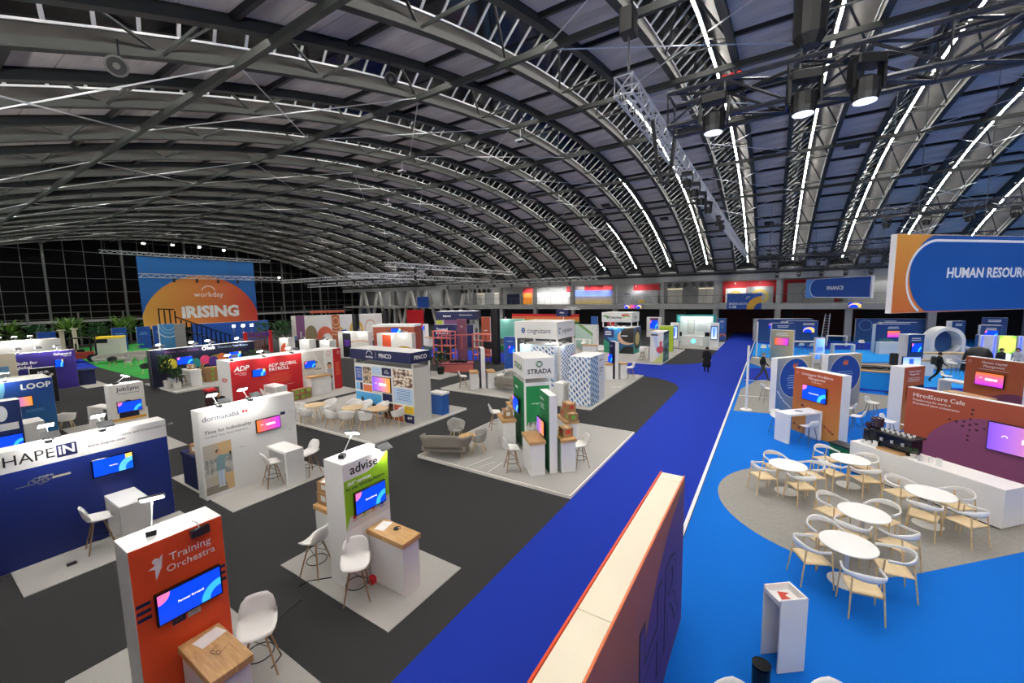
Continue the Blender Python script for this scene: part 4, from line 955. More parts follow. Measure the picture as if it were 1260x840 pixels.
for lab, x, y_ in (('slim navy totem on the left of the big-header platform', -14.15, 18.65), ('slim navy totem on the right of the big-header platform', -8.35, 24.7)):
    w = wall(lab, (x, y_, .1), -45, .8, .24, 2.34, front='p_navy', back='p_navy', cat='totem'); lettering(w, 'cognizant', .1, -.1, 2.05, -.008)
    if x > -10: screen('screen on the right-hand slim navy totem', (x-.06, y_-.06, 1.4), -45, .55, .5, 'scr_blue')
for k, (x, y_) in enumerate(((-14.4, 18.38), (-13.7, 19.02), (-8.6, 24.45), (-7.9, 25.07))): block_desk('oak-topped counter %s slim navy totem' % ('left of the left', 'right of the left', 'left of the right', 'right of the right')[k], (x, y_, .1), -45, .85, .48, 1.0)
for lab, x, y_, r in (('white bar stool left of the left navy totem', -15.0, 18.1, 135), ('white bar stool right of the left navy totem', -13.25, 19.5, 315), ('white bar stool by the right navy totem', -7.35, 25.3, 300)): bar_stool(lab, (x, y_, .1), r, 'white bar stools')
sofa('grey sofa on the big-header platform', (-12.4, 18.9, .1), 180, 'grey lounge seats'); tub_chair('grey tub chair behind the sofa on the big-header platform', (-13.0, 20.0, .1), 10, 'grey lounge seats', m='chair_fabric')
w = wall('slim royal blue panel at the back of the big-header platform', (-16.1, 24.9, 0), 20, .9, .2, 2.44, front='p_blue', cat='panel'); lettering(w, 'cognizant', .12, 0, 2.1, -.008); screen('small screen on the slim royal blue panel', (-15.95, 24.93, 1.5), 20, .4, .5, 'scr_blue')
frame_desk('white panel table beside the facade corner box', (-8.6, 17.95, .1), 90, .7, .5, 1.0)
clip('clip lamp under the big white header, left', (-12.8, 21.5, 2.4), 0, .9, up=.25, out=.3); clip('clip lamp under the big white header, right', (-10.4, 21.6, 2.4), 60, .9, up=.25, out=.3); clip('clip lamp inside the big white header', (-11.6, 22.6, 2.4), 30, .9, up=.3, out=.3)
o = MB().bar((-7.6, 22.2, .105), (-7.0, 22.6, .105), .04, .008).build('floor_strip', 'white'); tag(o, 'white strip on the right of the big-header platform', 'strip')
# --- header booth with a face mural
platform('pale platform under the booth with the face mural', -19, -6.88, 31.6, 41.3)
print_mat('pr_face', ('x', '#123a5c', '#1b6a9a'), [('disc', .35, .75, .3, 1.15, '#3f8fd0'), ('disc', .78, .62, .28, .9, '#d9b49a'), ('disc', .9, .72, .3, .9, '#2b2622'), ('rect', .6, .8, .66, .7, '#e6eef4'), ('rect', 0, .35, .6, .92, '#1d2c66'), ('half', -1.0, -1.4, -.75, '#2a8c6a'), ('disc', .85, .0, .3, 1.0, '#1a1c1e'), ('half', 1.0, -.6, 1.6, '#14171a')])
print_mat('pr_face_r', ('z', '#2aa08c', '#1f3f9a'), [('disc', .5, .55, .4, .8, '#0c0f1c'), ('disc', .5, .55, .25, .8, '#c7b27a')])
w = wall('booth box with a large face mural', (-11.55, 35.8, .1), 0, 2.75, 2.2, 2.34, front='pr_face', right='pr_face_r', cat='booth'); lines(w, -.95, 1.95, 3, .6, .14, .05)
print_mat('pr_leaf', '#e8eae6', [('half', 1.0, -1.0, .78, '#e8eae6'), ('disc', .12, .5, .2, 1.6, '#5a9a4a'), ('disc', .06, .3, .28, 2.2, '#e8eae6'), ('disc', .78, .7, .16, 1.2, '#d8586a'), ('disc', .82, .5, .2, 1.6, '#9ac25a'), ('disc', .85, .35, .22, 1.6, '#e8eae6')])
h = thing('header_box', 'white header box with leaf prints over the face mural booth', 'header', (-11.75, 35.9, 2.9)); MB().cbox(-1.4, 1.4, 0, 2.2, 0, .86, .006).build('header_body', 'white', h); MB().box(-1.39, 1.39, -.006, -.0005, .01, .85).build('front_print', 'pr_leaf', h)
lettering(h, 'Deloitte.', .34, -.1, .42, -.009, 'black_print', bold=.02); s_ = lettering(h, 'job', .4, 0, 0, 0, 'p_forest', bold=.02); s_.rotation_euler = (PI/2, 0, PI/2); s_.location = (1.405, 1.1, .42)
for a, b_ in ((-1.3, .1), (1.3, .1), (1.3, 2.1), (-1.3, 2.1)): MB().box(a-.04, a+.04, b_-.04, b_+.04, -.46, 0).build('header_post', 'white', h)
for k in range(4): clip('clip lamp between face mural and leaf header, %s' % ('first', 'second', 'third', 'fourth')[k], (-12.4+.55*k, 36.0, 2.44), 0, .8, up=.15, out=.25)
print_mat('pr_stripes', '#e9e9e4', [('half', .9, .5, .62, '#c7d6ee'), ('half', 1.2, .35, .95, '#e9e9e4'), ('disc', .82, .42, .12, .35, '#d84a5a'), ('rect', .73, .9, .42, .7, '#d84a5a'), ('half', .5, -1.0, .12, '#cfd98a'), ('rect', .05, .6, .88, .93, '#3a3c40')])
print_mat('pr_teal_pic', ('z', '#3f7f86', '#20303c'), [('blobs', 4, '#1a2a30', '#8fc0b8', .1, .9)])
wall('white kiosk with red and green stripes at the platform corner', (-7.39, 32.2, .1), 0, .98, 2.0, 2.34, front='pr_stripes', right='pr_teal_pic', cat='kiosk')
wall('small kiosk with a green top print behind the striped kiosk', (-8.1, 38.9, .1), 8, 1.2, .5, 2.34, front='p_lime', right='black', cat='kiosk')
frame_desk('white table left of the striped kiosk', (-8.65, 33.6, .1), 0, .7, .5, 1.0)
print_mat('pr_palegreen', ('d', '#8fb9ae', '#cfe0d6'), [('half', 1.0, 1.4, 1.5, '#7aa86a'), ('half', 1.0, 1.4, 1.7, '#dbe4de')])
wall('pale green print wall left of the face mural', (-15.6, 38.2, .1), 0, 2.4, .3, 2.34, front='pr_palegreen', cat='booth'); frame_desk('long white table before the pale green wall', (-15.6, 37.2, .1), 0, 1.6, .5, 1.0); bar_stool('white bar stool at the pale green wall', (-15.2, 36.6, .1), 0, 'white bar stools')
block_desk('white counter with oak top left of the face mural', (-13.2, 33.2, .1), 0, 1.3, .5, 1.0); wall('slim white totem behind the facade corner box', (-13.0, 33.75, .1), -30, .5, .24, 2.3, cat='totem')
bar_stool('white bar stool beside the slim white totem', (-12.1, 32.9, .1), 20, 'white bar stools'); bar_stool('white bar stool at the table by the striped kiosk', (-8.7, 33.1, .1), 180, 'white bar stools')
# --- teal-framed booth at the end of the aisle
platform('pale wooden platform under the teal-framed booth', -8.4, -4.2, 42.5, 49.4, .06)
mat('p_tealframe', '#2ba8a6', .5)
w = wall('white back wall of the teal-framed booth', (-6.9, 48.2, .06), 0, 3.4, .3, 2.9, front='white', cat='booth'); lines(w, .6, 1.9, 5, 1.2, .16, .03, 'grey_print'); rect(w, -.9, -.2, .9, 2.4, 'grey_print', -.008); rect(w, -.85, -.25, .95, 2.35, 'offwhite', -.0095)
f = thing('teal_portal', 'teal square portal frame around the white booth wall', 'frame', (-6.9, 47.6, .06)); MB().box(-1.9, -1.72, -.3, .6, 0, 3.0).build('frame_post', 'p_tealframe', f); MB().box(1.72, 1.9, -.3, .6, 0, 3.0).build('frame_post', 'p_tealframe', f); MB().box(-1.72, 1.72, -.3, .6, 2.86, 3.0).build('frame_lintel', 'p_tealframe', f)
emitter('spot_glow', '#fff8ec', 12)
for k in range(4):
    f2 = thing('spot_lamp', 'small spot lamp in the teal frame, %s from left' % ('first', 'second', 'third', 'fourth')[k], 'lamp', (-8.1+.8*k, 47.6, 2.9), 0, 'spots in the teal frame'); MB().cyl((0,0,-.08), (0,0,.02), .05, n=10).build('can', 'white', f2); MB().cyl((0,0,-.085), (0,0,-.08), .04, n=10).build('lens', 'spot_glow', f2); lamp(f2, 'POINT', (0, 0, -.15), (0,0,0), 14, size=.05)
t = block_desk('white reception counter with a round teal logo', (-6.7, 44.6, .06), 0, 2.1, .6, 1.0, 'white'); emitter('teal_glow', '#3fe0e0', 1.5); disc(t, .1, .5, .22, 'teal_glow', -.29, 'logo_disc'); disc(t, .1, .5, .1, 'white_print', -.292, 'logo_disc'); lines(t, .1, .2, 1, .8, m='grey_print', y=-.286)
frame_desk('white table left of the reception counter', (-8.0, 44.3, .06), 0, .8, .5, 1.0); frame_desk('white table right of the reception counter', (-5.35, 44.6, .06), 0, .5, .5, 1.0)
for lab, x, y_ in (('white phone-shaped kiosk right of the reception counter', -4.7, 44.0), ('white phone-shaped kiosk left of the teal booth', -8.2, 43.2)):
    w = wall(lab, (x, y_, .06), 0, .8, .4, 2.4, cat='kiosk'); MB().slab([(.28*math.cos(rad(a))*1.0+(0), 1.35+.62*math.sin(rad(a))*1.0) for a in ()] or [(-.26,.75),(.26,.75),(.3,.8),(.3,2.05),(.26,2.1),(-.26,2.1),(-.3,2.05),(-.3,.8)], -.03, -.008).build('phone_frame', 'black_gloss', w); MB().box(-.24, .24, -.034, -.0305, .82, 2.03).build('display', 'scr_pale', w)
for k in range(2): o = MB().box(-.3, .3, -.03, .03, 0, .4).build('desk_monitor', 'black_gloss'); tag(o, 'black monitor on the table %s the reception counter' % ('right of', 'left of')[k], 'monitor'); o.location = (-5.3-2.7*k, 44.6-.3*k, 1.06)
w = wall('blue free-standing sign with an orange arc at the aisle end', (-4.75, 51.6, 0), 10, .9, .1, 2.5, front='p_midblue', cat='sign'); lines(w, 0, 2.2, 2, .5, .12, .05); lines(w, 0, 1.8, 5, .5, .1, .02, 'p_sky'); disc(w, .1, .45, .34, 'p_salmon', -.008, 'print_arc', 18, 0, 180, .2); disc(w, -.1, .3, .2, 'p_plum', -.008, 'print_arc', 18, 0, 180, .1)
w = wall('white kiosk with a violet screen behind the face mural', (-12.4, 52.4, 0), 0, 1.8, .6, 2.5, cat='kiosk'); screen('violet and blue screen on the white kiosk', (-12.4, 52.38, 1.6), 0, .9, 1.0, 'scr_blue'); rect(w, -.5, .5, 2.12, 2.4, 'p_plum', -.008)
wall('small blue sign beyond the leaf header', (-19.5, 50.5, 0), 0, .9, .1, 2.6, front='p_midblue', cat='sign'); wall('small red and white kiosk beyond the leaf header', (-17.6, 51.5, 0), 0, 1.0, .4, 2.2, front='p_red', cat='kiosk')
# --- people in the aisle come later; background booths in the middle
mat('pink_paint', '#d8736c', .5); mat('pink_dark', '#8e3c48', .5); mat('plum_print', '#7c4560', .5)
t = thing('display_shelf', 'pink steel shelving with black loudspeakers', 'shelf', (-22.2, 24.6, 0))
for x in (-.9, .0, .9):
    for y_ in (-.3, .3): MB().box(x-.04, x+.04, y_-.04, y_+.04, 0, 2.7).build('upright', 'pink_paint', t)
for z in (.3, .9, 1.5, 2.1, 2.65): MB().box(-1.0, 1.0, -.36, .36, z, z+.06).build('shelf_board', 'pink_paint', t)
for k, (x, z) in enumerate(((-.4, .96), (.4, .96), (-.4, 1.56), (.45, .36), (-.4, .36))): o = MB().cbox(-.2, .2, -.2, .2, 0, .5, .02).build('loudspeaker', 'black'); tag(o, 'black loudspeaker on the pink shelving, %s' % ('middle row left', 'middle row right', 'upper row', 'lowest row right', 'lowest row left')[k], 'speaker', 'speakers on the pink shelving'); o.location = (-22.2+x, 24.6, z)
t = thing('display_shelf', 'pink steel shelving at the right of the plum tower', 'shelf', (-20.0, 27.2, 0))
for x in (-1.1, .0, 1.1):
    for y_ in (-.3, .3): MB().box(x-.04, x+.04, y_-.04, y_+.04, 0, 2.3).build('upright', 'pink_paint', t)
for z in (.5, 1.1, 1.7, 2.25): MB().box(-1.2, 1.2, -.36, .36, z, z+.06).build('shelf_board', 'pink_paint', t)
o = MB().cbox(-.45, .45, -.05, .05, 0, .6, .01).build('shelf_monitor', 'black'); tag(o, 'black monitor on the right-hand pink shelving', 'monitor'); o.location = (-19.4, 26.7, 1.16)
w = wall('tall plum tower with pale print between pink shelves', (-21.2, 25.6, 0), 30, .75, .5, 3.6, front='plum_print', body='plum_print', cat='tower'); lines(w, 0, 2.2, 8, .2, .14, .05, 'p_salmon'); disc(w, 0, 3.0, .07, 'white_print', r0=.05)
t = thing('bench_block', 'pink block bench with black machines on top', 'bench', (-19.3, 22.6, 0), 40); MB().box(-1.2, 1.2, -.5, .5, 0, .55).build('bench_body', 'pink_paint', t); MB().box(-1.25, 1.25, -.55, .55, .55, .62).build('bench_top', 'pink_dark', t)
for k in range(3): o = MB().cbox(-.2, .2, -.15, .15, 0, .18, .02).build('black_device', 'black'); tag(o, 'black device on the pink bench, %s' % ('left', 'middle', 'right')[k], 'device', 'devices on the pink bench'); o.location = (-19.6+.4*k, 22.5+.2*k, .62); 
MB_ = MB().box(-6, 6, -.05, .05, 0, .1)
t = thing('pink_beam', 'thin pink beam linking the two pink shelves', 'beam', (-20.6, 25.0, 2.36), 40); MB().box(-1.6, 1.6, -.04, .04, 0, .08).build('beam', 'pink_paint', t)
platform('white edged platform with planters before the pink bench', -21.5, -18.2, 19.6, 21.4, .12)
plant('dark bushy plant in a black pot, left of the pair by the pink bench', (-19.9, 20.2, .12), 1.75, .5, 120, 'pot_black', .5, .28, 'leaf', .2, 8); plant('bushy plant in a black pot, right of the pair by the pink bench', (-19.1, 20.7, .12), 1.5, .5, 120, 'pot_black', .5, .28, 'leaf', .2, 9)
for lab, x, y_, h_ in (('black draped column in the middle of the hall', -18.6, 26.7, 4.4), ('black draped column left of the middle, far back', -40.8, 34.6, 3.9), ('black draped column behind the white booths', -40, 29.6, 3.7)):
    t = thing('draped_column', lab, 'column', (x, y_, 0)); b = MB()
    pts = []
    for i in range(32): a = 2*PI*i/32; r = .36*(1+.06*math.sin(8*a)); pts.append((r*math.cos(a), r*math.sin(a)))
    b.prism(pts, .05, h_).build('drape', 'black', t); MB().box(-.45, .45, -.45, .45, 0, .05).build('base_plate', 'dark_metal', t)
# dark blue booth with header
w = wall('dark blue booth wall with white bold words in the back', (-28.6, 33.2, 0), 22, 4.4, .6, 2.5, front='p_navy', cat='booth'); lettering(w, 'Trusted', .4, -1.3, 2.0, -.008, bold=.02); lettering(w, 'Advisors', .4, -1.3, 1.6, -.008, bold=.02); lines(w, .8, 2.0, 1, 1.2, m='p_sky'); clip('clip lamp on the dark blue back wall', (-28, 33.4, 2.5), 22, 1, up=.2, out=.3)
h = thing('header_box', 'dark blue header with white emblem over the dark blue booth', 'header', (-28.3, 33.3, 3.0), 22); MB().box(-2.2, 2.2, 0, 2.0, 0, .9).build('header_body', 'p_navy', h); lettering(h, 'kainos', .34, -1.0, .42, -.006, bold=.02); lettering(h, 'HR ServiceNow', .22, 1.1, .5, -.006); MB().box(-2.2, 2.2, 0, 2.0, .9, .92).build('header_top', 'white', h)
for a in (-2.0, 2.0): MB().box(a-.05, a+.05, 1.5, 1.6, -3.0, 0).build('header_post', 'white', h)
print_mat('pr_lime', '#d4dc5a', [('rect', .0, 1, .0, .3, '#8fb83a'), ('disc', .5, .4, .2, .5, '#3c3a20')]); wall('lime and white booth panel in the back', (-36.9, 40.6, 0), 15, 1.6, .4, 2.5, front='pr_lime', cat='booth')
print_mat('pr_teal2', ('z', '#5fb8a8', '#8fd8cc'), []); w = wall('mint green booth wall in the back', (-28.4, 44.2, 0), 30, 3.6, .4, 2.5, front='pr_teal2', cat='booth'); o = MB().box(-.3, .3, -.2, .2, 0, .5).build('green_crate', 'p_forest'); tag(o, 'dark green crate before the mint wall', 'crate'); o.location = (-22.8, 34, 0); clip('clip lamp on the mint green wall', (-29, 44, 2.5), 20, 1.2, up=.2, out=.3)
t = thing('rainbow_bar', 'long red and yellow striped canopy before the gallery', 'canopy', (-28.5, 53.5, 0)); 
for k, c in enumerate(('p_forest', 'p_gold', 'p_salmon', 'p_red')): MB().box(-5.6, 5.6, -.02, .02, 1.3+.36*k, 1.66+.36*k).build('stripe', c, t)
for x in (-5.4, 0, 5.4): MB().box(x-.05, x+.05, .02, .12, 0, 2.7).build('post', 'dark_metal', t)
h = thing('header_box', 'small dark header with bright lamps before the striped canopy', 'header', (-23.9, 50.0, 2.6)); MB().box(-.9, .9, 0, 1, 0, .9).build('header_body', 'p_navy', h); lettering(h, 'Alight', .3, 0, .5, -.006); MB().box(-.05, .05, .4, .5, -2.6, 0).build('header_post', 'white', h); q = lettering(h, 'COllapser', .4, 1.3, 1.2, .3); MB().box(.1, 2.5, .3, .33, .92, 1.0).build('sign_rail', 'white', h)
clip('clip lamp below the small dark header', (-23.9, 49.9, 2.5), 0, 1.5, up=.1, out=.3)
# white booths with posters
print_mat('pr_pa', '#e8e6e2', [('disc', .75, .3, .25, .8, '#c99a2e'), ('rect', .15, .4, .15, .95, '#e8562f'), ('rect', .18, .37, .15, .4, '#0b3fe8')]); print_mat('pr_pb', '#e8e6e2', [('ring', .72, .45, .2, .24, .5, '#d8a48a'), ('disc', .72, .3, .1, .5, '#c98a5a'), ('rect', .15, .42, .05, .95, '#15181f'), ('rect', .2, .38, .45, .7, '#5a2a9a')])
for lab, x, y_, ww, m, r in (('white booth wall with a black panel and pale ring print', -32, 23.3, 3.0, 'pr_pb', 22), ('white booth wall with an orange poster and gold disc', -26.9, 23.6, 3.2, 'pr_pa', 22)): wall(lab, (x, y_, 0), r, ww, .7, 2.44, front=m, cat='booth'); clip('clip lamp on the %s' % lab[:24], (x-.5, y_-.1, 2.44), r, 1, up=.2, out=.3); clip('second clip lamp on the %s' % lab[:24], (x+.7, y_+.4, 2.44), r, 1, up=.2, out=.3)
print_mat('pr_b1', '#e6e4df', [('disc', .7, .55, .3, .5, '#d8562f'), ('rect', .7, 1, .3, .9, '#e6e4df')])
for k, (x, y_, m) in enumerate(((-32.1, 17.1, 'pr_b1'), (-29.1, 17.0, 'white'), (-27.2, 17.4, 'white'))): wall('white square kiosk behind the red booth, %s' % ('left with an orange arc', 'middle', 'right')[k], (x, y_, 0), 10, 1.0, .6, 2.44, front=m, cat='kiosk'); clip('clip lamp near the white kiosks, %s' % ('left', 'middle', 'right')[k], (x+.1, y_+.1, 2.44), 0, 1, up=.2, out=.2)
t = thing('rust_hut', 'rust-red booth block with a white flat roof', 'booth', (-29.9, 26.6, 0), 25); MB().box(-2.0, 2.0, -.8, 1.0, 0, 2.75).build('hut_body', 'p_rust', t); MB().box(-2.05, 2.05, -.85, 1.05, 2.75, 2.95).build('flat_roof', 'white', t); lettering(t, 'Alight', .25, 1.1, 2.3, -.806)
screen('blue screen before the rust-red block', (-28.9, 25.6, 2.4), 25, .9, .5, 'scr_blue2')
print_mat('pr_wallart', '#e6e3dc', [('disc', .12, .3, .25, 5, '#d8c34a'), ('disc', .2, .35, .3, 5, '#8a7a5a'), ('disc', .35, .1, .5, 5, '#d86a4a'), ('disc', .37, .05, .3, 5, '#e6e3dc'), ('disc', .5, .3, .3, 5, '#e0b84a'), ('disc', .55, .1, .35, 5, '#2a63b5'), ('ring', .7, .4, .25, .4, 5, '#d9b25a'), ('ring', .86, .45, .3, .34, 5, '#c98a6a'), ('rect', .02, .1, .0, .3, '#5aa2d8')])
wall('long white mural wall with coloured arcs at the far left back', (-46, 31.5, 0), 56, 10.5, .3, 3.5, front='pr_wallart', cat='wall panel')
w = wall('slim purple banner tower before the mural wall', (-43.3, 25.0, 0), 55, .85, .2, 3.7, front='p_plum', cat='tower'); lines(w, 0, 1.9, 6, .2, .16, .07)
print_mat('pr_rust', '#b5653f', [('ring', .5, .8, .1, .13, .3, '#e2b48a'), ('ring', .5, .8, .2, .23, .3, '#e2b48a'), ('ring', .5, .8, .3, .33, .3, '#e2b48a'), ('ring', .5, .8, .4, .43, .3, '#e2b48a')]); wall('slim rust banner tower with ring print before the mural wall', (-41.4, 28.0, 0), 50, .85, .2, 3.7, front='pr_rust', cat='tower')
t = thing('low_wall', 'long brown panel before the glazed wall', 'panel', (-52, 34, 3.6), 55); MB().box(-2.2, 2.2, 0, .05, 0, .3).build('board', 'p_rust', t); MB().box(-2.1, -2.0, 0, .05, -3.6, 0).build('post', 'dark_metal', t); MB().box(2.0, 2.1, 0, .05, -3.6, 0).build('post', 'dark_metal', t)
w = wall('slim white totem with a blue screen in the middle distance', (-33.3, 33.6, 0), -20, .6, .4, 2.44, cat='totem'); screen('small blue screen on the distant slim totem', (-33.35, 33.57, 2.0), -20, .45, .4, 'scr_blue'); block_desk('white counter beside the distant slim totem', (-32.4, 33.4, 0), -20, 1.2, .5, 1.0)
o = disc(None, 0, 0, .95, 'p_plum', 0, 'round_sign'); tag(o, 'round plum sign panel in the middle distance', 'sign'); o.location = (-32.5, 37.3, 2.2); o.rotation_euler = (0, 0, rad(30)); sp_ = MB().cyl((0, .03, -2.2), (0, .03, 0), .03, n=8).build('post', 'dark_metal', o)
w = wall('tall rust panel by the black middle column', (-21.4, 29.2, 0), 20, .8, .2, 3.6, front='p_rust', cat='panel'); lines(w, 0, 2.4, 1, .4, .1, .06)
# ================================================================ RIGHT-HAND ZONE
print_mat('pr_cont', ('z', '#c98a3f', '#b5502f'), []); print_mat('pr_hired', ('d', '#b5542c', '#a04a3a'), [('disc', .42, .2, .6, 1.85, '#8a4a72')]); print_mat('pr_hcm', ('z', '#b5653a', '#a8502f'), [('disc', .9, -.05, .52, .8, '#7a3f5a')]); print_mat('pr_quote', ('d', '#2f74b8', '#cdbd8c'), [])
print_mat('pr_bluebooth', ('z', '#2f5f96', '#1c3f80'), []); print_mat('pr_bluehill', ('z', '#2a5590', '#1e4288'), [('disc', .3, -.1, .6, 1.2, '#4a7f8a')]); print_mat('pr_beige', ('d', '#4f86a8', '#d8c48c'), [])
mat('orange_quote', '#e8763a', .6); mat('dot_dark', '#4a1f2c', .6); mat('dot_purple', '#8a5a9a', .6)
# foreground partition
t = thing('partition', 'long partition with a cream top and orange edges in the foreground', 'partition', (-1.235, 2.1, 0))
MB().box(-.165, .165, -4.5, 4.53, 0, 2.42).build('partition_body', 'offwhite', t)
for y0, y1 in ((-4.5, -1.9), (-1.89, 1.12), (1.13, 4.28), (4.29, 4.53)): MB().box(-.158, .158, y0, y1, 2.42, 2.44).build('top_board', 'p_cream', t)
print_mat('pr_part', ('z', '#8a4a34', '#a8583a'), []); mat('p_partpurple', '#5a2f7a', .55)
MB().box(-.185, -.165, -4.5, 4.53, 0, 2.455).build('side_sheet', 'p_orange', t); MB().box(.165, .185, -4.5, 4.53, 0, 2.455).build('side_sheet', 'p_salmon', t); MB().box(.1855, .187, -4.5, 4.53, .0, 2.44).build('side_print', 'pr_part', t)
b = MB(); pts = [(4.52, .02)] + [(4.52-2.9*math.sin(rad(a)), .02+2.35*math.cos(rad(a))*.98) for a in range(0, 91, 9)]
b.add([(.1875, y_, z) for y_, z in pts]+[(.189, y_, z) for y_, z in pts], [tuple(range(len(pts))), tuple(range(2*len(pts)-1, len(pts)-1, -1))]).build('purple_print', 'p_partpurple', t)
for sz, m_, dx in ((0.022, 'black_print', .1895), (0, 'p_partpurple', .1915)): s_ = lettering(t, 'HR', 1.7, 0, 0, 0, m_, bold=sz, name='outlined_letters'); s_.rotation_euler = (PI/2, 0, PI/2); s_.location = (dx, 3.0, 1.0)
# wall with screen and desk, orange
w = wall('rust orange booth wall with a blue screen and white desk', (1.46, 18.12, 0), -46, 1.86, .38, front='pr_cont', cat='booth'); X0 = -.93
lettering(w, 'Contingent Workforce', .13, X0+.93, 2.27, -.008); lettering(w, 'Management', .13, X0+.93, 2.14, -.008); lettering(w, 'Recruit, Attract', .06, X0+.93, 2.02, -.008); disc(w, X0+.14, 2.28, .05, 'p_cream', r0=.043)
for i in range(26): disc(w, X0+.12+1.6*((i*.381) % 1), .12+.95*((i*.618+.2) % 1), .025+.03*((i*.27) % 1), 'dot_dark' if i % 2 else 'p_rust', -.0085, 'printed_dot', 10)
screen('screen with a blue slide on the rust orange wall', (1.43, 18.09, 1.62), -46, .9, .52, 'scr_blue', 'Forever forward')
frame_desk('white panel table attached to the rust orange wall', (.96, 17.52, .005), 45, 1.45, .56, 1.05)
o = MB().tube([(.12*math.cos(a*.7), .05*math.sin(a*.7), .01) for a in range(12)], .008, 5).build('cable_coil', 'black'); tag(o, 'coiled cable on the white table by the rust wall', 'cable'); o.location = (.95, 17.5, 1.055)
shell_stool('white stool tucked under the table by the rust wall', (1.25, 17.05, .006), 225, 'white stools in the blue zone'); shell_stool('white stool behind the table by the rust wall', (.35, 17.85, .006), 30, 'white stools in the blue zone')
# quote walls
for lab, x, y_, r, ww in (('blue and beige quote wall left of the rust wall', .94, 21.8, 50, 2.05), ('blue and beige quote wall behind the rust wall', 2.91, 23.78, 45, 1.92)):
    w = wall(lab, (x, y_, .008), r, ww, .3, 2.43, front='pr_quote', cat='booth'); disc(w, .04, 1.5, .86, 'p_blue', -.0085); disc(w, .04, 1.5, .9, 'white_print', -.0085, 'print_ring', 40, 0, 360, .885)
    lettering(w, '“', .7, .04, 1.85, -.011, 'orange_quote', bold=.04); lines(w, .04, 1.62, 6, .95, .11, .025, 'p_paleblue', -.0105)
    for i in range(30): disc(w, -ww/2+.08+.9*((i*.381) % 1)*(1-.4*((i*.618) % 1)), .1+.9*((i*.618) % 1), .018+.014*((i*.27) % 1), 'white_print', -.0088, 'printed_dot', 8)
shell_stool('white stool left of the first quote wall', (-.1, 23.0, .008), 120, 'white stools in the blue zone')
for lab, x, y_, r, hh in (('white stool right of the second quote wall', 3.65, 22.0, 60, .66), ('white low chair by the dark screen tower, nearest', 3.75, 19.7, 60, .5), ('white low chair by the dark screen tower, behind', 4.3, 19.4, 200, .5), ('white stool right of the rust wall', 2.85, 19.3, 250, .66), ('white stool behind the rust wall', 2.75, 20.5, 250, .66)): shell_stool(lab, (x, y_, .008), r, 'white stools in the blue zone', h=hh)
w = wall('narrow rust booth tower with white side left of the cafe wall', (4.62, 20.9, .005), 48, 1.1, .45, 2.43, front='pr_cont', cat='booth'); lettering(w, 'Human Capital', .1, 0, 2.25, -.008); lettering(w, 'Management', .1, 0, 2.14, -.008); lines(w, 0, 2.0, 3, .7, .06, .015); screen('dark switched-off screen on the narrow rust tower', (4.65, 20.88, 1.45), 48, .8, .5, 'black_gloss')
# cafe
w = wall('long rust and plum cafe wall with a bright screen', (5.2, 14.84, .005), -42, 4.6, .22, 2.43, front='pr_hired', cat='booth'); X0 = -2.3
lettering(w, 'HiredScore Cafe', .17, X0+.16, 2.24, -.008, align='LEFT'); lettering(w, 'Transforming the world of', .08, X0+.16, 2.1, -.008, align='LEFT'); lettering(w, 'AI-powered talent orchestration', .08, X0+.16, 2.0, -.008, align='LEFT')
for i, (x, z) in enumerate(((0, .0), (.12, .06), (-.12, .06), (.0, .16), (-.0, -.14), (.14, -.1), (-.14, -.07), (.02, .3), (-.02, -.3), (.28, -.02), (-.28, .02), (.03, .42), (-.02, -.42), (-.42, .04), (.42, -.06))): disc(w, X0+1.45+x, 1.7+z, .036-.0025*(i % 5), 'dot_dark', -.0085, 'printed_dot', 12)
screen('large bright violet screen on the cafe wall', (5.4, 14.63, 1.57), -42, 1.5, .7, 'scr_sunset', 'iRISING', True)
t = thing('cafe_counter', 'long white cafe counter in front of the plum wall', 'counter', (2.1, 15.08, .005), -43.3); MB().cbox(0, 3.23, 0, .75, .04, .92, .004).build('counter_body', 'white', t); MB().box(.03, 3.2, .03, .72, 0, .04).build('plinth', 'dark_metal', t); MB().box(0, 3.23, -.001, .751, .915, .93).build('worktop', 'white_shell', t)
def on_counter(name, label, cat, lx, ly, rz=-43):
    c, s_ = math.cos(rad(-43.3)), math.sin(rad(-43.3)); return thing(name, label, cat, (2.1+lx*c-ly*s_, 15.08+lx*s_+ly*c, .935), rz)
t = on_counter('espresso_machine', 'black espresso machine with cups on top on the cafe counter', 'coffee machine', .92, .42)
MB().cbox(-.42, .42, -.2, .24, .06, .42, .02).build('machine_body', 'black_gloss', t); MB().box(-.46, .46, -.26, .28, .42, .46).build('machine_top', 'black', t)
for sx in (-.36, .36): MB().box(sx-.04, sx+.04, -.2, .2, 0, .06).build('machine_foot', 'black', t)
for k in range(3): MB().cyl((-.25+.25*k, -.24, .3), (-.25+.25*k, -.24, .22), .035, n=10).build('group_head', 'silver', t); MB().cyl((-.25+.25*k, -.24, .23), (-.25+.25*k, -.4, .21), .012, n=6).build('portafilter', 'black', t)
for i in range(6):
    for j in range(2): o = MB().lathe([(.025,0),(.035,.06),(.03,.06),(.02,.01)], 10).build('cup', 'white_shell', t); o.location = (-.33+.13*i, -.1+.15*j, .46)
t = on_counter('coffee_grinder', 'tall coffee grinder with a bean hopper on the cafe counter', 'grinder', .32, .52); MB().cbox(-.1, .1, -.14, .14, 0, .42, .02).build('grinder_body', 'black', t); MB().lathe([(.05,.42),(.13,.5),(.15,.72),(.13,.74)], 14).build('hopper', 'brown_glass', t) if mat('brown_glass', '#3a2a38', .15) else 0
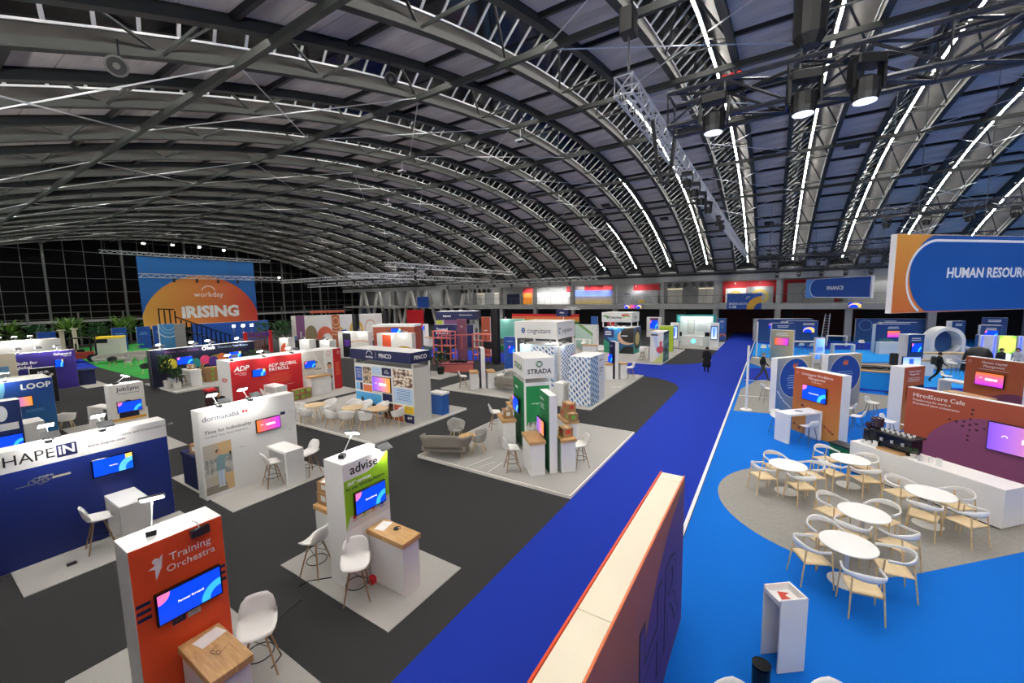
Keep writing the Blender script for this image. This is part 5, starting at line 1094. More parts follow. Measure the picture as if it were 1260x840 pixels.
t = on_counter('coffee_grinder', 'second short grinder beside the tall one on the counter', 'grinder', .12, .52); MB().cbox(-.08, .08, -.12, .12, 0, .36, .02).build('grinder_body', 'black', t); MB().lathe([(.04,.36),(.09,.42),(.09,.54)], 12).build('hopper', 'brown_glass', t)
t = on_counter('tray', 'flat wooden tray at the front of the cafe counter', 'tray', .95, .12); MB().box(-.3, .3, -.09, .09, 0, .05).build('tray_base', 'oak', t); MB().box(-.28, .28, -.07, .07, .05, .055).build('tray_inset', 'cardboard', t)
t = on_counter('potted_plant', 'small green herb pot on the cafe counter', 'plant', 1.42, .2); MB().lathe([(.05,0),(.065,.1),(.05,.1)], 12).build('pot', 'offwhite', t); b = MB()
for i in range(40):
    a, r_ = rnd.random()*6.28, rnd.random()*.09; p = Vector((math.cos(a)*r_, math.sin(a)*r_, .1+rnd.random()*.14)); b.add([p, p+Vector((.03*math.cos(a), .03*math.sin(a), .02)), p+Vector((.0, .0, .045))], [(0,1,2)])
b.build('foliage', 'leaf', t)['kind'] = 'stuff'
for k, (lx, ly, hh) in enumerate(((1.6, .15, .13), (1.72, .3, .12), (1.95, .2, .2), (.55, .15, .17), (.22, .15, .1), (.36, .2, .1))): t = on_counter(('tumbler', 'tumbler', 'menu_card', 'menu_card', 'cup', 'cup')[k], '%s on the cafe counter' % ('steel tumbler nearest the herb pot', 'white tumbler beside the steel one', 'white menu card right of the tumblers', 'white menu card left of the tray', 'white paper cup at the left end', 'second white paper cup at the left end')[k], ('tumbler', 'tumbler', 'card', 'card', 'cup', 'cup')[k], lx, ly, -43); (MB().lathe([(.04,0),(.05,hh),(.042,hh),(.035,.01)], 14).build('cup_body', 'silver' if k == 0 else 'white', t) if k in (0, 1, 4, 5) else (MB().box(-.06, .06, -.004, .004, 0, hh).build('card_front', 'white', t), MB().box(-.06, .06, .004, .05, 0, .006).build('card_foot', 'white', t)))
t = thing('crate', 'dark green crate at the left end of the cafe counter', 'crate', (2.05, 15.95, .005), -43); MB().cbox(-.28, .28, -.2, .2, 0, .5, .02).build('crate_body', 'p_forest', t); MB().box(-.3, .3, -.22, .22, .5, .54).build('crate_lid', 'black', t)
CT = [(1.34, 9.1), (1.77, 10.6), (3.18, 12.4), (1.96, 13.94), (.52, 12.67)]
CTN = ('nearest', 'second nearest', 'beside the counter front', 'at the counter\'s left end', 'leftmost')
CH = [[(.80, 8.85), (1.05, 9.62), (1.98, 9.2), (1.45, 8.35)], [(1.3, 11.0), (2.15, 11.12), (1.52, 10.05), (2.22, 10.15)], [(2.78, 12.88), (3.68, 12.75), (2.95, 11.8), (3.62, 11.9)], [(1.5, 14.5), (2.32, 14.3), (1.54, 13.48), (2.22, 13.42)], [(-.02, 12.35), (.25, 13.2), (1.05, 13.0), (.8, 12.15)]]
for k, (x, y_) in enumerate(CT):
    cafe_table('round white cafe table, the %s of five' % CTN[k], (x, y_, .008), 0, 'round white cafe tables')
    for j, (a, b_) in enumerate(CH[k]):
        cafe_chair('white-backed wooden cafe chair %s the %s table' % (('left of', 'behind', 'right of', 'in front of')[j], CTN[k]), (a, b_, .008), math.degrees(math.atan2(y_-b_, x-a))+90, 'cafe chairs')
# lectern, bin, two white pieces at the bottom edge
t = thing('lectern', 'slim white leaflet stand with open front on blue carpet', 'stand', (.33, 6.55, .005), 45)
MB().box(-.17, -.15, -.2, .2, 0, 1.1).build('side_panel', 'white', t); MB().box(.15, .17, -.2, .2, 0, 1.1).build('side_panel', 'white', t); MB().box(-.15, .15, .17, .2, .0, 1.1).build('back_panel', 'white', t); MB().box(-.15, .15, -.2, .17, .98, 1.0).build('tray_shelf', 'white', t); MB().box(-.15, .15, -.2, -.18, .98, 1.06).build('tray_lip', 'white', t)
t.rotation_euler = (0, 0, rad(-52))
o = paper('red and white leaflet in the tray of the white stand', (.33, 6.56, 1.006), 20, .14, .2, 'label_red'); o2 = paper('white leaflet under the red one in the stand', (.36, 6.6, 1.006-.0), 60, .1, .15); o2.location.x += .06; o2.location.z = 1.009
t = thing('waste_bin', 'black round waste bin with a clear liner on blue carpet', 'bin', (.08, 5.85, .005)); MB().lathe([(.1,0),(.11,.42),(.105,.42),(.095,.02)], 22).build('bin_body', 'black', t); b = MB(); b.lathe([(.104,.3),(.112,.43),(.1,.425)], 22); b.build('liner', 'night_glass', t); 
o = MB().sheet([[( -.05+.02*i, -.05+.02*j, .02*((i*j) % 3)) for i in range(6)] for j in range(6)], .004).build('crumpled_paper', 'offwhite'); tag(o, 'crumpled paper inside the black bin', 'paper'); o.location = (.08, 5.85, .2)
tub_chair('white chair top cut off at the bottom edge, right', (.84, 5.3, .005), 20, 'white chairs at the bottom edge'); tub_chair('white chair top cut off at the bottom edge, left', (-.11, 4.72, .005), 20, 'white chairs at the bottom edge')
# big hanging signs
mat('sign_blue', '#1d5cae', .6, var=.03); mat('sign_blue2', '#1a4a9a', .6, var=.03); print_mat('pr_signorange', ('z', '#e0783a', '#e8a24a'), []); print_mat('pr_signblue', ('x', '#5a93d8', '#1d4f9e'), [])
t = thing('hanging_sign', 'large hanging sign reading HUMAN RESOURCES', 'sign', (3.48, 19.1, 4.5), 45)
MB().box(0, 8.5, 0, .18, 0, 2.72).build('sign_body', 'white', t); MB().box(.02, 8.49, -.008, -.0005, .01, 2.71).build('sign_face', 'pr_signorange', t)
pts = [(2.12+1.42*math.cos(rad(a)), 1.35+1.42*math.sin(rad(a))) for a in range(109, 252, 6)]; pts = [(8.49, .01), (8.49, 2.71)] + [(x, min(2.71, max(.01, z))) for x, z in pts]; MB().slab(list(reversed(pts)), -.012, -.0085).build('blue_print', 'sign_blue', t)
b = MB(); pr = [(1.9+1.32*math.cos(rad(a)), 1.2+1.32*math.sin(rad(a))) for a in range(90, 246, 6)]
for i in range(len(pr)-1):
    (x0, z0), (x1, z1) = pr[i], pr[i+1]; dx, dz = x1-x0, z1-z0; l = math.hypot(dx, dz); nx, nz = -dz/l*.045, dx/l*.045
    b.slab([(x0-nx, z0-nz), (x1-nx, z1-nz), (x1+nx, z1+nz), (x0+nx, z0+nz)], -.0145, -.0125)
b.slab([(1.9, 2.475), (8.4, 2.475), (8.4, 2.565), (1.9, 2.565)], -.0145, -.0125); b.build('white_outline', 'white_print', t)
lettering(t, 'HUMAN RESOURCES', .5, 2.4, 1.37, -.016, align='LEFT', bold=.028, shear=.04)
for x in (1.0, 4.2, 7.5): MB().cyl((x, .09, 2.72), (x, .09, roof_z(20+.7*x)-4.5), .012, n=5).build('hanging_wire', 'steel_leg', t)
t = thing('hanging_sign', 'blue hanging sign reading FINANCE', 'sign', (2.39, 44.4, 4.76), -58)
MB().box(0, 6.7, 0, .15, 0, 1.62).build('sign_body', 'white', t); MB().box(.02, 6.68, -.008, -.0005, .01, 1.61).build('sign_face', 'pr_signblue', t)
pts = [(1.3+.78*math.cos(rad(a)), .82+.78*math.sin(rad(a))) for a in range(90, 271, 12)]; MB().slab(list(reversed([(6.66, .04), (6.66, 1.6)]+pts)), -.012, -.0085).build('white_outline', 'white_print', t); pts = [(1.32+.74*math.cos(rad(a)), .84+.74*math.sin(rad(a))) for a in range(90, 271, 12)]; MB().slab(list(reversed([(6.6, .1), (6.6, 1.58)]+pts)), -.015, -.0122).build('blue_print', 'sign_blue2', t)
lettering(t, 'FINANCE', .42, 3.3, .8, -.018, bold=.02)
for x in (.8, 5.9): MB().cyl((x, .07, 1.62), (x, .07, roof_z(42)-4.8), .012, n=5).build('hanging_wire', 'steel_leg', t)
t = thing('hanging_sign', 'blue sign with an orange arc on the gallery front', 'sign', (-2.85, 54.85, 3.42)); MB().box(-1.77, 1.77, 0, .15, 0, 1.85).build('sign_body', 'sign_blue2', t); disc(t, 1.77, 0, 1.5, 'p_gold', -.004, 'orange_arc', 14, 90, 180, .75); lettering(t, 'BREAKOUTS', .34, -1.55, .62, -.004, align='LEFT'); lettering(t, '4-10', .42, -1.55, .25, -.004, align='LEFT', bold=.02)
for i in range(9): disc(t, .2+.13*(i % 3)+.06*(i//3), 1.2+.13*(i//3), .03, 'white_print', -.004, 'printed_dot', 8)
for k, (x, m_) in enumerate(((-16.6, 'scr_yellow'), (-15.85, 'scr_rising'), (-15.0, 'scr_yellow'))): t = screen('small screen below the gallery edge, %s of three' % ('left', 'middle', 'right')[k], (x, 54.95, 3.75), 0, .72, .48, m_)
screen('small screen on the gallery edge right of the blue sign', (7.2, 54.95, 3.85), 0, 1.0, .5, 'scr_yellow')
# stanchions along the white line
for k, (x, y_) in enumerate(((-.82, 21.0), (-.95, 38.6))):
    t = thing('stanchion', '%s white pole on a round foot beside the aisle' % ('nearer', 'farther')[k], 'pole', (x, y_, .008)); MB().lathe([(.24,0),(.24,.03),(.05,.05)], 20).build('foot', 'white', t); MB().cyl((0,0,.04), (0,0,2.95), .05, n=12).build('pole', 'white', t)
for k, (a, b_) in enumerate((((-1.3, 23.8), (.1, 24.0)), ((-1.3, 28.3), (-.2, 28.4)))): o = MB().bar((*a, .02), (*b_, .02), .06, .012).build('floor_strip', 'white'); tag(o, 'white strip across the carpet by the %s' % ('nearer pole', 'walking man')[k], 'strip')
# farther booths of the blue zone
def blue_booth(lab, x, y_, r, ww, h_=2.44, t_=.4, m='pr_bluebooth', scr=None, off=0, txt=True):
    w = wall(lab, (x, y_, .01), r, ww, t_, h_, front=m, cat='booth')
    if txt: lines(w, off, h_-.25, 2, min(1.0, ww*.6), .12, .05)
    if scr: c, s_ = math.cos(rad(r)), math.sin(rad(r)); screen('screen on the ' + lab, (x+off*c+.02*s_, y_+off*s_-.02*c, 1.6), r, min(.95, ww*.6), .54, scr)
    return w
blue_booth('beige and blue tower beside the walking man', .7, 36.9, -12, 1.45, m='pr_beige', scr='scr_rising', t_=.5)
blue_booth('long blue wall at the far end of the white line', 1.2, 52.6, 20, 5.4, t_=1.2); screen('dark screen on the long far blue wall', (.15, 52.2, 1.7), 20, .9, .5, 'scr_blue')
blue_booth('blue wall with a yellow and blue slide', 2.6, 49.4, 15, 2.6, scr='scr_yellow', off=.5); blue_booth('low blue wall behind the beige tower', .9, 45.5, 15, 1.8)
t = wall('slim touch-screen pillar with a blue picture', (3.1, 37.6, .01), 20, .62, .25, 1.9, cat='kiosk'); print_mat('scr_wave', ('d', '#2a6ae8', '#9ad0ff'), [('rect', .15, .85, .4, .6, '#5a7af0')], .9); MB().box(-.27, .27, -.02, -.007, .3, 1.8).build('display', 'scr_wave', t)
for k, (x, y_, a, ww) in enumerate(((2.2, 43.8, 15, 2.6), (5.0, 42.6, 15, 1.5), (2.8, 35.4, 20, .8), (5.4, 50.5, 0, 1.6))): frame_desk('white panel table in the far blue zone, %s' % ('below the yellow slide', 'right of the touch-screen pillar', 'left of the touch-screen pillar', 'near the ladder')[k], (x, y_, .01), a, ww, .55, 1.0)
for k in range(3): shell_stool('dark-legged white stool at the table below the yellow slide, %s' % ('left', 'middle', 'right')[k], (1.5+.7*k, 43.1, .01), 190+10*k, 'stools below the yellow slide')
for k in range(3): shell_stool('white stool left of the beige tower, %s' % ('left', 'middle', 'right')[k], (-.5+.55*k, 40.3+.3*k, .01), 100*k, 'stools left of the beige tower')
t = thing('step_ladder', 'tall aluminium ladder leaning in the far blue zone', 'ladder', (4.9, 55.5, .01), 10)
for sx in (-1, 1): MB().bar((sx*.28, 0, 0), (sx*.2+.25, .3, 2.9), .05, .07).build('stile', 'silver', t)
for i in range(10): f_ = (i+.7)/10.6; MB().bar((-.28+f_*.33, .3*f_, 2.9*f_), (.28+f_*.17, .3*f_, 2.9*f_), .04, .03).build('rung', 'silver', t)
w = blue_booth('wide dark blue wall with two ring prints', 10.2, 55.6, 8, 5.6, t_=.3)
for x in (-2.0, -.6): disc(w, x, 1.75, .55, 'p_sky', -.0085, 'print_ring', 30, 0, 360, .51)
blue_booth('blue wall with a hill print and a magenta screen', 8.75, 46.6, 25, 2.7, m='pr_bluehill', scr='scr_magenta'); blue_booth('blue wall right behind the hill print wall', 9.6, 49.2, 20, 2.8)
block_desk('white counter below the hill print wall', (8.3, 45.6, .01), 25, 1.6, .5, 1.0, 'white')
for k, (x, y_) in enumerate(((6.9, 47.6), (9.0, 44.6), (10.1, 45.1))): shell_stool('white stool near the hill print wall, %s' % ('left', 'middle', 'right')[k], (x, y_, .01), 40*k, 'white stools in the blue zone')
w = blue_booth('white-sided blue tower left of the round arch', 7.9, 36.0, 30, 1.0, 2.44, .7, scr='scr_blue')
t = thing('round_arch', 'tall white stadium-shaped arch with a blue inner panel', 'arch', (11.2, 44.2, .01), 20); W_, R_ = 1.1, 1.1
outer = [(W_*math.cos(rad(a)), 1.35+R_*math.sin(rad(a))) for a in range(0, 181, 12)]; inner = [(.86*math.cos(rad(a)), 1.33+.86*math.sin(rad(a))) for a in range(0, 181, 12)]
b = MB(); prof_o = [(W_, 0)]+outer+[(-W_, 0)]; prof_i = [(.86, 0)]+inner+[(-.86, 0)]; n_ = len(prof_o)
vs = []
for y_ in (-.5, .5): vs += [(x, y_, z) for x, z in prof_o]+[(x, y_, z) for x, z in prof_i]
fs = []
for i in range(n_-1):
    fs += [(i, i+1, n_+i+1, n_+i), (2*n_+i+1, 2*n_+i, 3*n_+i, 3*n_+i+1), (i+1, i, 2*n_+i, 2*n_+i+1), (n_+i, n_+i+1, 3*n_+i+1, 3*n_+i)]
b.add(vs, fs).build('arch_ring', 'white', t); MB().slab([(x*.99, z*.99) for x, z in prof_i], .44, .48).build('inner_panel', 'pr_bluebooth', t)
MB().box(-.86, .86, -.5, .44, 0, .35).build('arch_sill', 'white', t)
b = MB(); b.sheet([[(.84*math.cos(rad(a)), y_, 1.05+.68*math.sin(rad(a))) for a in range(180, 361, 15)] for y_ in (-.45, .0, .42)], .03).build('curved_seat', 'white', t, True)
blue_booth('blue panel tower behind the round arch', 13.4, 49.5, 30, 1.1, 2.6, .5); blue_booth('low blue wall right of the arch', 15.0, 47.5, -20, 2.2, 1.6, .2, txt=False)
tub_chair('white lounge chair right of the round arch', (13.2, 45.8, .01), 100, 'white chairs far right'); tub_chair('dark lounge chair right of the round arch', (14.0, 46.6, .01), 200, 'white chairs far right', m='dark_fabric')
w = blue_booth('tall blue sign with a white top edge at the far right', 16.9, 54.2, -15, 1.5, 2.7, .15); blue_booth('blue tower with white side and small screen at the far right', 15.2, 47.0+2.2, 0, 1.2, 2.3, .5, scr='scr_blue')
emitter('led_blue', '#3a4cff', 2.5); print_mat('scr_forest', ('z', '#3a9a1e', '#9adf3a'), [('disc', .5, -.1, .5, .7, '#d8e0d0'), ('disc', .5, .7, .3, .5, '#d8f06a')], .9)
for k, x in enumerate((13.0, 13.9, 14.8)):
    w = wall('glowing kiosk far right, %s' % ('with blue light tubes, left', 'with a green forest picture', 'with blue light tubes, right')[k], (x, 42.3, .01), 0, .8, .3, 2.0, cat='kiosk', front='white' if k != 1 else 'scr_forest')
    if k != 1:
        for dx in (-.3, .3): MB().box(dx-.04, dx+.04, -.03, -.007, .1, 1.95).build('light_tube', 'led_blue', w)
t = thing('round_bar', 'round blue bar counter with an oak rim in the blue zone', 'counter', (5.0, 29.9, .01)); prof = [(1.5*math.cos(rad(a)), 1.35*math.sin(rad(a))) for a in range(0, 360, 10)]
MB().prism(prof, 0, .95).build('bar_body', 'lit_carpet_bar', t); MB().prism([(x*1.04, y_*1.04) for x, y_ in prof], .95, 1.0).build('bar_top', 'oak', t); MB().prism([(x*.72, y_*.72) for x, y_ in prof], 1.0, 1.012).build('bar_well', 'black', t)
for k in range(4): o = MB().cbox(-.25, .25, -.1, .1, 0, .08, .01).build('black_device', 'black'); tag(o, 'black device lying on the round blue bar, %s from left' % order[k], 'device', 'devices on the round bar'); o.location = (4.4+.4*k, 29.5+.1*k, 1.02); o.rotation_euler = (0, 0, .5*k)
t = thing('loudspeaker', 'black loudspeaker on a pole beside the round bar', 'speaker', (5.35, 27.9, .01)); MB().cbox(-.15, .15, -.15, .15, 1.5, 2.1, .02).build('cabinet', 'black', t); MB().cyl((0,0,0), (0,0,1.5), .02, n=8).build('pole', 'black', t); MB().lathe([(.25,0),(.25,.02),(.03,.04)], 16).build('foot', 'black', t)
t = thing('display_monitor', 'bright monitor with a blue pictogram beside the black loudspeaker', 'monitor', (5.95, 27.6, .01), 20); MB().cbox(-.4, .4, -.03, .03, 1.4, 2.0, .01).build('bezel', 'black', t); MB().box(-.37, .37, -.036, -.031, 1.43, 1.97).build('display', 'scr_pale', t); MB().cyl((0,.02,0), (0,.02,1.4), .025, n=8).build('pole', 'black', t); MB().lathe([(.25,0),(.25,.02),(.03,.04)], 16).build('foot', 'black', t)
w = wall('rust and plum booth wall with an orange screen far right', (7.7, 24.3, .01), -55, 2.0, .3, 2.43, front='pr_hcm', cat='booth'); lettering(w, 'Human Capital', .14, 0, 2.26, -.008); lettering(w, 'Management', .14, 0, 2.11, -.008); lines(w, 0, 1.98, 1, 1.1); disc(w, -.85, 2.25, .06, 'p_cream', r0=.05); screen('orange and magenta screen on the far right rust wall', (7.63, 24.3, 1.6), -55, .95, .52, 'scr_magenta', 'iRISING', True)
block_desk('white counter with oak edge below the far right rust wall', (6.95, 23.85, .01), -55, 1.5, .5, 1.0)
frame_desk('white table behind the far right rust wall', (7.6, 26.6, .01), -55, 1.8, .6, 1.05)
for lab, x, y_, r in (('white stool in front of the person with a backpack', 7.9, 30.2, 60), ('white stool near the arch counter, left', 9.5, 35.6, 30), ('white stool near the arch counter, middle', 10.1, 36.1, 100), ('white stool near the arch counter, right', 10.6, 37.2, 200)): shell_stool(lab, (x, y_, .011), r, 'white stools in the blue zone', h=.74)
block_desk('long white counter before the round arch', (9.9, 39.2, .01), 20, 3.0, .5, 1.0, 'oak_light'); block_desk('white counter by the person with a backpack', (7.9, 34.7, .01), 25, 1.2, .5, 1.0, 'oak_light')
t = thing('equipment_table', 'black table loaded with dark equipment at the far right', 'table', (11.3, 33.8, .01), -10); MB().box(-1.4, 1.4, -.4, .4, .9, .98).build('table_top', 'black', t)
for sx in (-1.2, 1.2): MB().box(sx-.05, sx+.05, -.35, .35, 0, .9).build('leg_panel', 'black', t)
for k in range(3): o = MB().cbox(-.4, .4, -.25, .25, 0, .14, .02).build('black_device', 'black'); tag(o, 'black control desk on the equipment table, %s' % ('left', 'middle', 'right')[k], 'device', 'devices on the equipment table'); o.location = (10.5+.85*k, 33.9-.15*k, .992); o.rotation_euler = (0, 0, -.17)
t = thing('draped_pod', 'black draped rounded heap at the far right', 'drape', (11.3, 38.0, .01)); MB().lathe([(.75,0),(.72,.7),(.6,1.2),(.4,1.5),(.1,1.62)], 18).build('drape', 'black', t, True)
# ================================================================ GALLERY, RIGGING, FAR END, PEOPLE
gal = lambda n, lab, x0, x1, h_, m, y_=58.4: tag(wall(lab, ((x0+x1)/2, y_, 4.05), 0, x1-x0, .1, h_, front=m, cat='poster wall', name='gallery_poster'), group='poster walls on the gallery')
print_mat('g_blue', ('z', '#b8a24a', '#1d52c0'), [('rect', .0, 1, .62, .68, '#4f8fe0')]); print_mat('g_orange', ('z', '#d8942a', '#e8641e'), []); print_mat('g_arc', '#8f9296', [('ring', .62, .1, .3, .34, 2.8, '#2c2e30'), ('ring', .62, .1, .42, .45, 2.8, '#2c2e30'), ('ring', .62, .1, .53, .56, 2.8, '#2c2e30'), ('ring', .62, .1, .64, .67, 2.8, '#2c2e30'), ('disc', .62, .1, .24, 2.8, '#a08a4a'), ('rect', .2, .34, .7, .78, '#3a3c40')]); print_mat('g_gold', '#8a8d90', [('ring', .5, .4, .3, .45, 1.3, '#a8964a')]); print_mat('g_gold2', '#d8d8d4', [('ring', .5, .4, .3, .45, 1.3, '#d8b24a')])
gal(0, 'orange lit poster wall on the gallery', -35.0, -33.2, 1.85, 'g_orange'); gal(0, 'white lit poster wall on the gallery', -32.9, -26.6, 1.85, 'white'); gal(0, 'blue and yellow lit poster wall on the gallery', -26.1, -19.8, 2.0, 'g_blue'); gal(0, 'grey poster wall with concentric arcs on the gallery', -19.2, -13.4, 1.85, 'g_arc')
gal(0, 'small white poster with a gold ring on the gallery', -5.1, -2.85, 1.85, 'g_gold2'); gal(0, 'grey poster with a dim gold ring on the gallery', -2.8, 0, 2.0, 'g_gold'); gal(0, 'navy panel with figures at the left of the gallery posters', -38.2, -35.6, 1.75, 'p_navy')
for k, (x0, x1) in enumerate(((-35.5, -33.0), (-27.5, -26.2), (-24.5, -19.6), (-17, -12.9), (-5.5, .4), (1.0, 6.4), (10.8, 15))): structure('wall_red_band', MB().box(x0, x1, 59.3, 59.49, 5.9 if k < 4 else 4.1, 6.8), 'red_wall')
for k, (x0, x1, m_) in enumerate(((1.4, 5.8, 'gallery_grey'), (6.6, 10.4, 'gallery_grey'), (12, 17, 'gallery_grey'))): gal(0, 'plain grey poster wall right of the FINANCE sign, %s' % ('first', 'second', 'third')[k], x0, x1, 2.3, m_)
o = disc(None, 0, 0, .8, 'black', 0, 'wall_ring', 26, 90, 270, .76); tag(o, 'thin dark half ring on the grey gallery poster', 'print'); o.location = (3.6, 58.37, 5.2)
for k in range(7):
    for (x0, st) in ((-12.2, .95), (-45.4, .95)):
        f = thing('ceiling_fan_duct', 'round dark air duct outlet over the gallery, %s of the %s row' % (order[k], 'near' if x0 > -20 else 'far'), 'duct', (x0+st*k, 55.35, 6.42), 0, 'air duct outlets over the gallery'); MB().cyl((0, -.12, 0), (0, .3, 0), .36, n=18).build('duct_ring', 'gallery_grey', f); MB().cyl((0, -.13, 0), (0, -.12, 0), .32, n=18).build('duct_mouth', 'black', f)
emitter('door_glow', '#f4e6c0', .7)
for k, (x0, x1) in enumerate(((-12.3, -10.4), (-8.4, -6.6), (-45.4, -43.6), (-41.5, -39.9))):
    d_ = thing('door_%d' % (k+1), None, None, ((x0+x1)/2, 59.45, 4.05)); d_['kind'] = 'structure'; w2 = (x1-x0)/2
    for s_ in (-1, 1): MB().box(min(0, s_*w2)+.02, max(0, s_*w2)-.02, -.06, 0, 0, 1.9).build('door_leaf', 'offwhite', d_)
    MB().box(-w2, w2, -.09, 0, 1.9, 2.02).build('door_lamp', 'door_glow', d_)
for k, x in enumerate((-34.1, -31.5, -29.5, -27.6, -25, -23, -21, -4, -1.4, -16.2)):
    f = thing('spot_lamp', 'small spot lamp lighting a gallery poster, %s in order' % order[k], 'lamp', (x, 57.6, 6.55), 0, 'spots over the gallery posters'); MB().cyl((0,0,0), (0,.12,-.1), .06, n=10).build('can', 'white', f); MB().cyl((0,0,0), (0,0,.9), .012, n=5).build('stem', 'dark_metal', f); lamp(f, 'SPOT', (0, .13, -.12), (rad(50), 0, 0), 260 if k < 7 else 120, size=.05, spot=120)
# lamps added over and under the gallery floor to brighten the gallery
for k in range(7):
    for z, yy, pw, nm in ((7.35, 57.2, 90, 'over'), (3.36, 58.6, 55, 'under')):
        if nm == 'under' and k > 4: continue
        f = thing('added_gallery_lamp', 'long flat lamp %s the gallery floor, %s from the far end' % (nm, order[k]), 'lamp', (-68+13*k, yy, z), 0, 'lamps %s the gallery floor' % nm); MB().box(-1.5, 1.5, -.12, .12, 0, .06).build('housing', 'white', f); MB().box(-1.45, 1.45, -.1, .1, -.006, -.001).build('lens', 'door_glow', f); lamp(f, 'AREA', (0, 0, -.02), (0, 0, 0), pw, size=2.9, size_y=.2)
# recess under the gallery: dark doors, wide dark red portal
structure('door_11', MB().box(-5.8, 1.2, 62.9, 63.4, 0, 3.2), 'dark_red'); structure('door_12', MB().box(2.2, 9, 62.9, 63.4, 0, 3.2), 'dark_red'); structure('door_13', MB().box(-13.6, -10.6, 62.9, 63.4, 0, 2.8), 'black')
# slanted concrete struts at the far corner of the gallery side
for k in range(7): x = -74+4.6*k; structure('gallery_strut', MB().bar((x-1.0, 56.2, 0), (x+.9, 56.2, 7.2), .4, .5), 'offwhite'); structure('gallery_strut', MB().bar((x+3.3, 56.2, 0), (x+1.3, 56.2, 7.2), .4, .5), 'offwhite')
structure('gallery_floor_far', MB().box(XL, -44.5, 54.8, 58, 3.6, 4.0), 'gallery_grey')
t = thing('hanging_sign', 'square blue panel at the far end of the gallery', 'sign', (-54.3, 54.72, 3.7)); MB().box(-1.45, 1.45, 0, .08, 0, 1.95).build('sign_body', 'p_blue', t)
w = wall('red draped panel under the far gallery', (-55.5, 53.8, 0), 0, 4.2, .2, 3.3, front='p_red', body='p_red', cat='panel')
# ---- trusses
def truss(label, p0, p1, s=.3, m='silver', r=.025, single=True, step=None):
    p0, p1 = Vector(p0), Vector(p1); d = p1-p0; L = d.length; t = thing('lighting_truss', label, 'truss', p0); t.rotation_euler = (0, 0, math.atan2(d.y, d.x)); h = s/2
    cm = MB().cyl((0,0,0), (L,0,0), r, n=6).mesh('chord', m)
    for sy in (-1, 1):
        for sz in (-1, 1): o = obj('chord', cm, t); o.location = (0, sy*h, sz*h)
    step = step or s*1.25; n = max(2, int(L/step)); st = L/n; big = MB(); br = r*.6
    fr = MB().tube([(0,-h,-h), (0,h,-h), (0,h,h), (0,-h,h)], br, 5, True)
    if single:
        fm = fr.mesh('frame_ring', m); dm = [MB().cyl((0,-h,-h), (st,-h,h), br, n=5).mesh('brace', m), MB().cyl((0,h,-h), (st,h,h), br, n=5).mesh('brace', m), MB().cyl((0,-h,-h), (st,h,-h), br, n=5).mesh('brace', m), MB().cyl((0,-h,h), (st,h,h), br, n=5).mesh('brace', m)]
        for i in range(n+1): o = obj('frame_ring', fm, t); o.location = (i*st, 0, 0)
        for i in range(n):
            for q in dm:
                o = obj('brace', q, t)
                o.location = (i*st, 0, 0)
                if i % 2 and q in dm[:2]: o.location = ((i+1)*st, 0, 0); o.scale = (-1, 1, 1)
    else:
        for i in range(n):
            x0, x1 = i*st, (i+1)*st
            if i % 2: x0, x1 = x1, x0
            for a, b_ in (((-h,-h), (-h,h)), ((h,-h), (h,h)), ((-h,-h), (h,-h)), ((-h,h), (h,h))): big.cyl((x0, *a), (x1, *b_), br, n=4)
        big.build('brace', m, t)['kind'] = 'stuff'
    return t
def hang(parent, x, z, top, m='steel_leg'):
    yw = parent.location.y+x*math.sin(parent.rotation_euler.z); MB().cyl((x, 0, z), (x, 0, roof_z(yw)-parent.location.z), .012, n=5).build('hoist_chain', m, parent)
emitter('led_lens', '#cfd8ff', 2.2)
@proto
def stage_light(lit=False):
    t = thing('stage_light', '', 'stage light')
    MB().cbox(-.14, .14, -.09, .09, -.1, 0, .015).build('base', 'black', t)
    for s_ in (-1, 1): MB().bar((s_*.15, 0, -.08), (s_*.15, 0, -.32), .03, .09, (0,1,0)).build('yoke_arm', 'black', t)
    MB().lathe([(.06,-.2),(.12,-.24),(.125,-.38),(.11,-.44)], 14).build('head', 'black', t)
    MB().cyl((0,0,-.445), (0,0,-.44), .1, n=14).build('lens', 'led_lens' if lit else 'black_gloss', t)
    return t
A = truss('silver box truss running away over the aisle', (-2.3, 7.25, 8.85), (-2.3, 44.5, 8.7), .3, 'silver', .024)
for x in (.3, 12, 24, 36): hang(A, x, .15, 5.2 if x < 30 else 2.5)
h = thing('chain_hoist', 'black chain hoist above the near end of the silver truss', 'hoist', (-2.3, 7.5, 9.75)); MB().cbox(-.12, .12, -.16, .16, 0, .4, .02).build('motor_box', 'black', h); MB().cyl((0,0,-.75), (0,0,0), .012, n=5).build('chain', 'steel_leg', h); MB().cyl((0,0,.4), (0,0,roof_z(7.5)-9.75), .012, n=5).build('chain', 'steel_leg', h)
for k, y_ in enumerate((12.5, 13.8, 15.2, 16.9, 20.2, 21.6)): q = stage_light('black stage light under the silver truss, %s from the near end' % order[k], (-2.15, y_, 8.66), 20*k, 'stage lights on the silver truss'); lamp(q, 'SPOT', (0, 0, -.5), (0, 0, 0), RIG*.7, size=.15, spot=150, blend=.8)
o = MB().tube([(-2.14, 8.6, 8.7), (-2.06, 8.7, 7.9), (-2.0, 8.8, 7.55), (-1.9, 8.9, 7.5), (-1.85, 9.0, 7.9), (-1.82, 9.2, 8.7)], .04, 6).build('cable_loop', 'black'); tag(o, 'thick black cable loop hanging from the silver truss', 'cable')
Bk = truss('near black box truss crossing the top right', (-1.25, 6.0, 7.66), (6.5, 6.0, 7.7), .4, 'truss_black', .03, step=.62) if mat('truss_black', '#44464c', .25, .6, var=.1) else None
for x in (1.4, 4.5): hang(Bk, x, .18, 5.0)
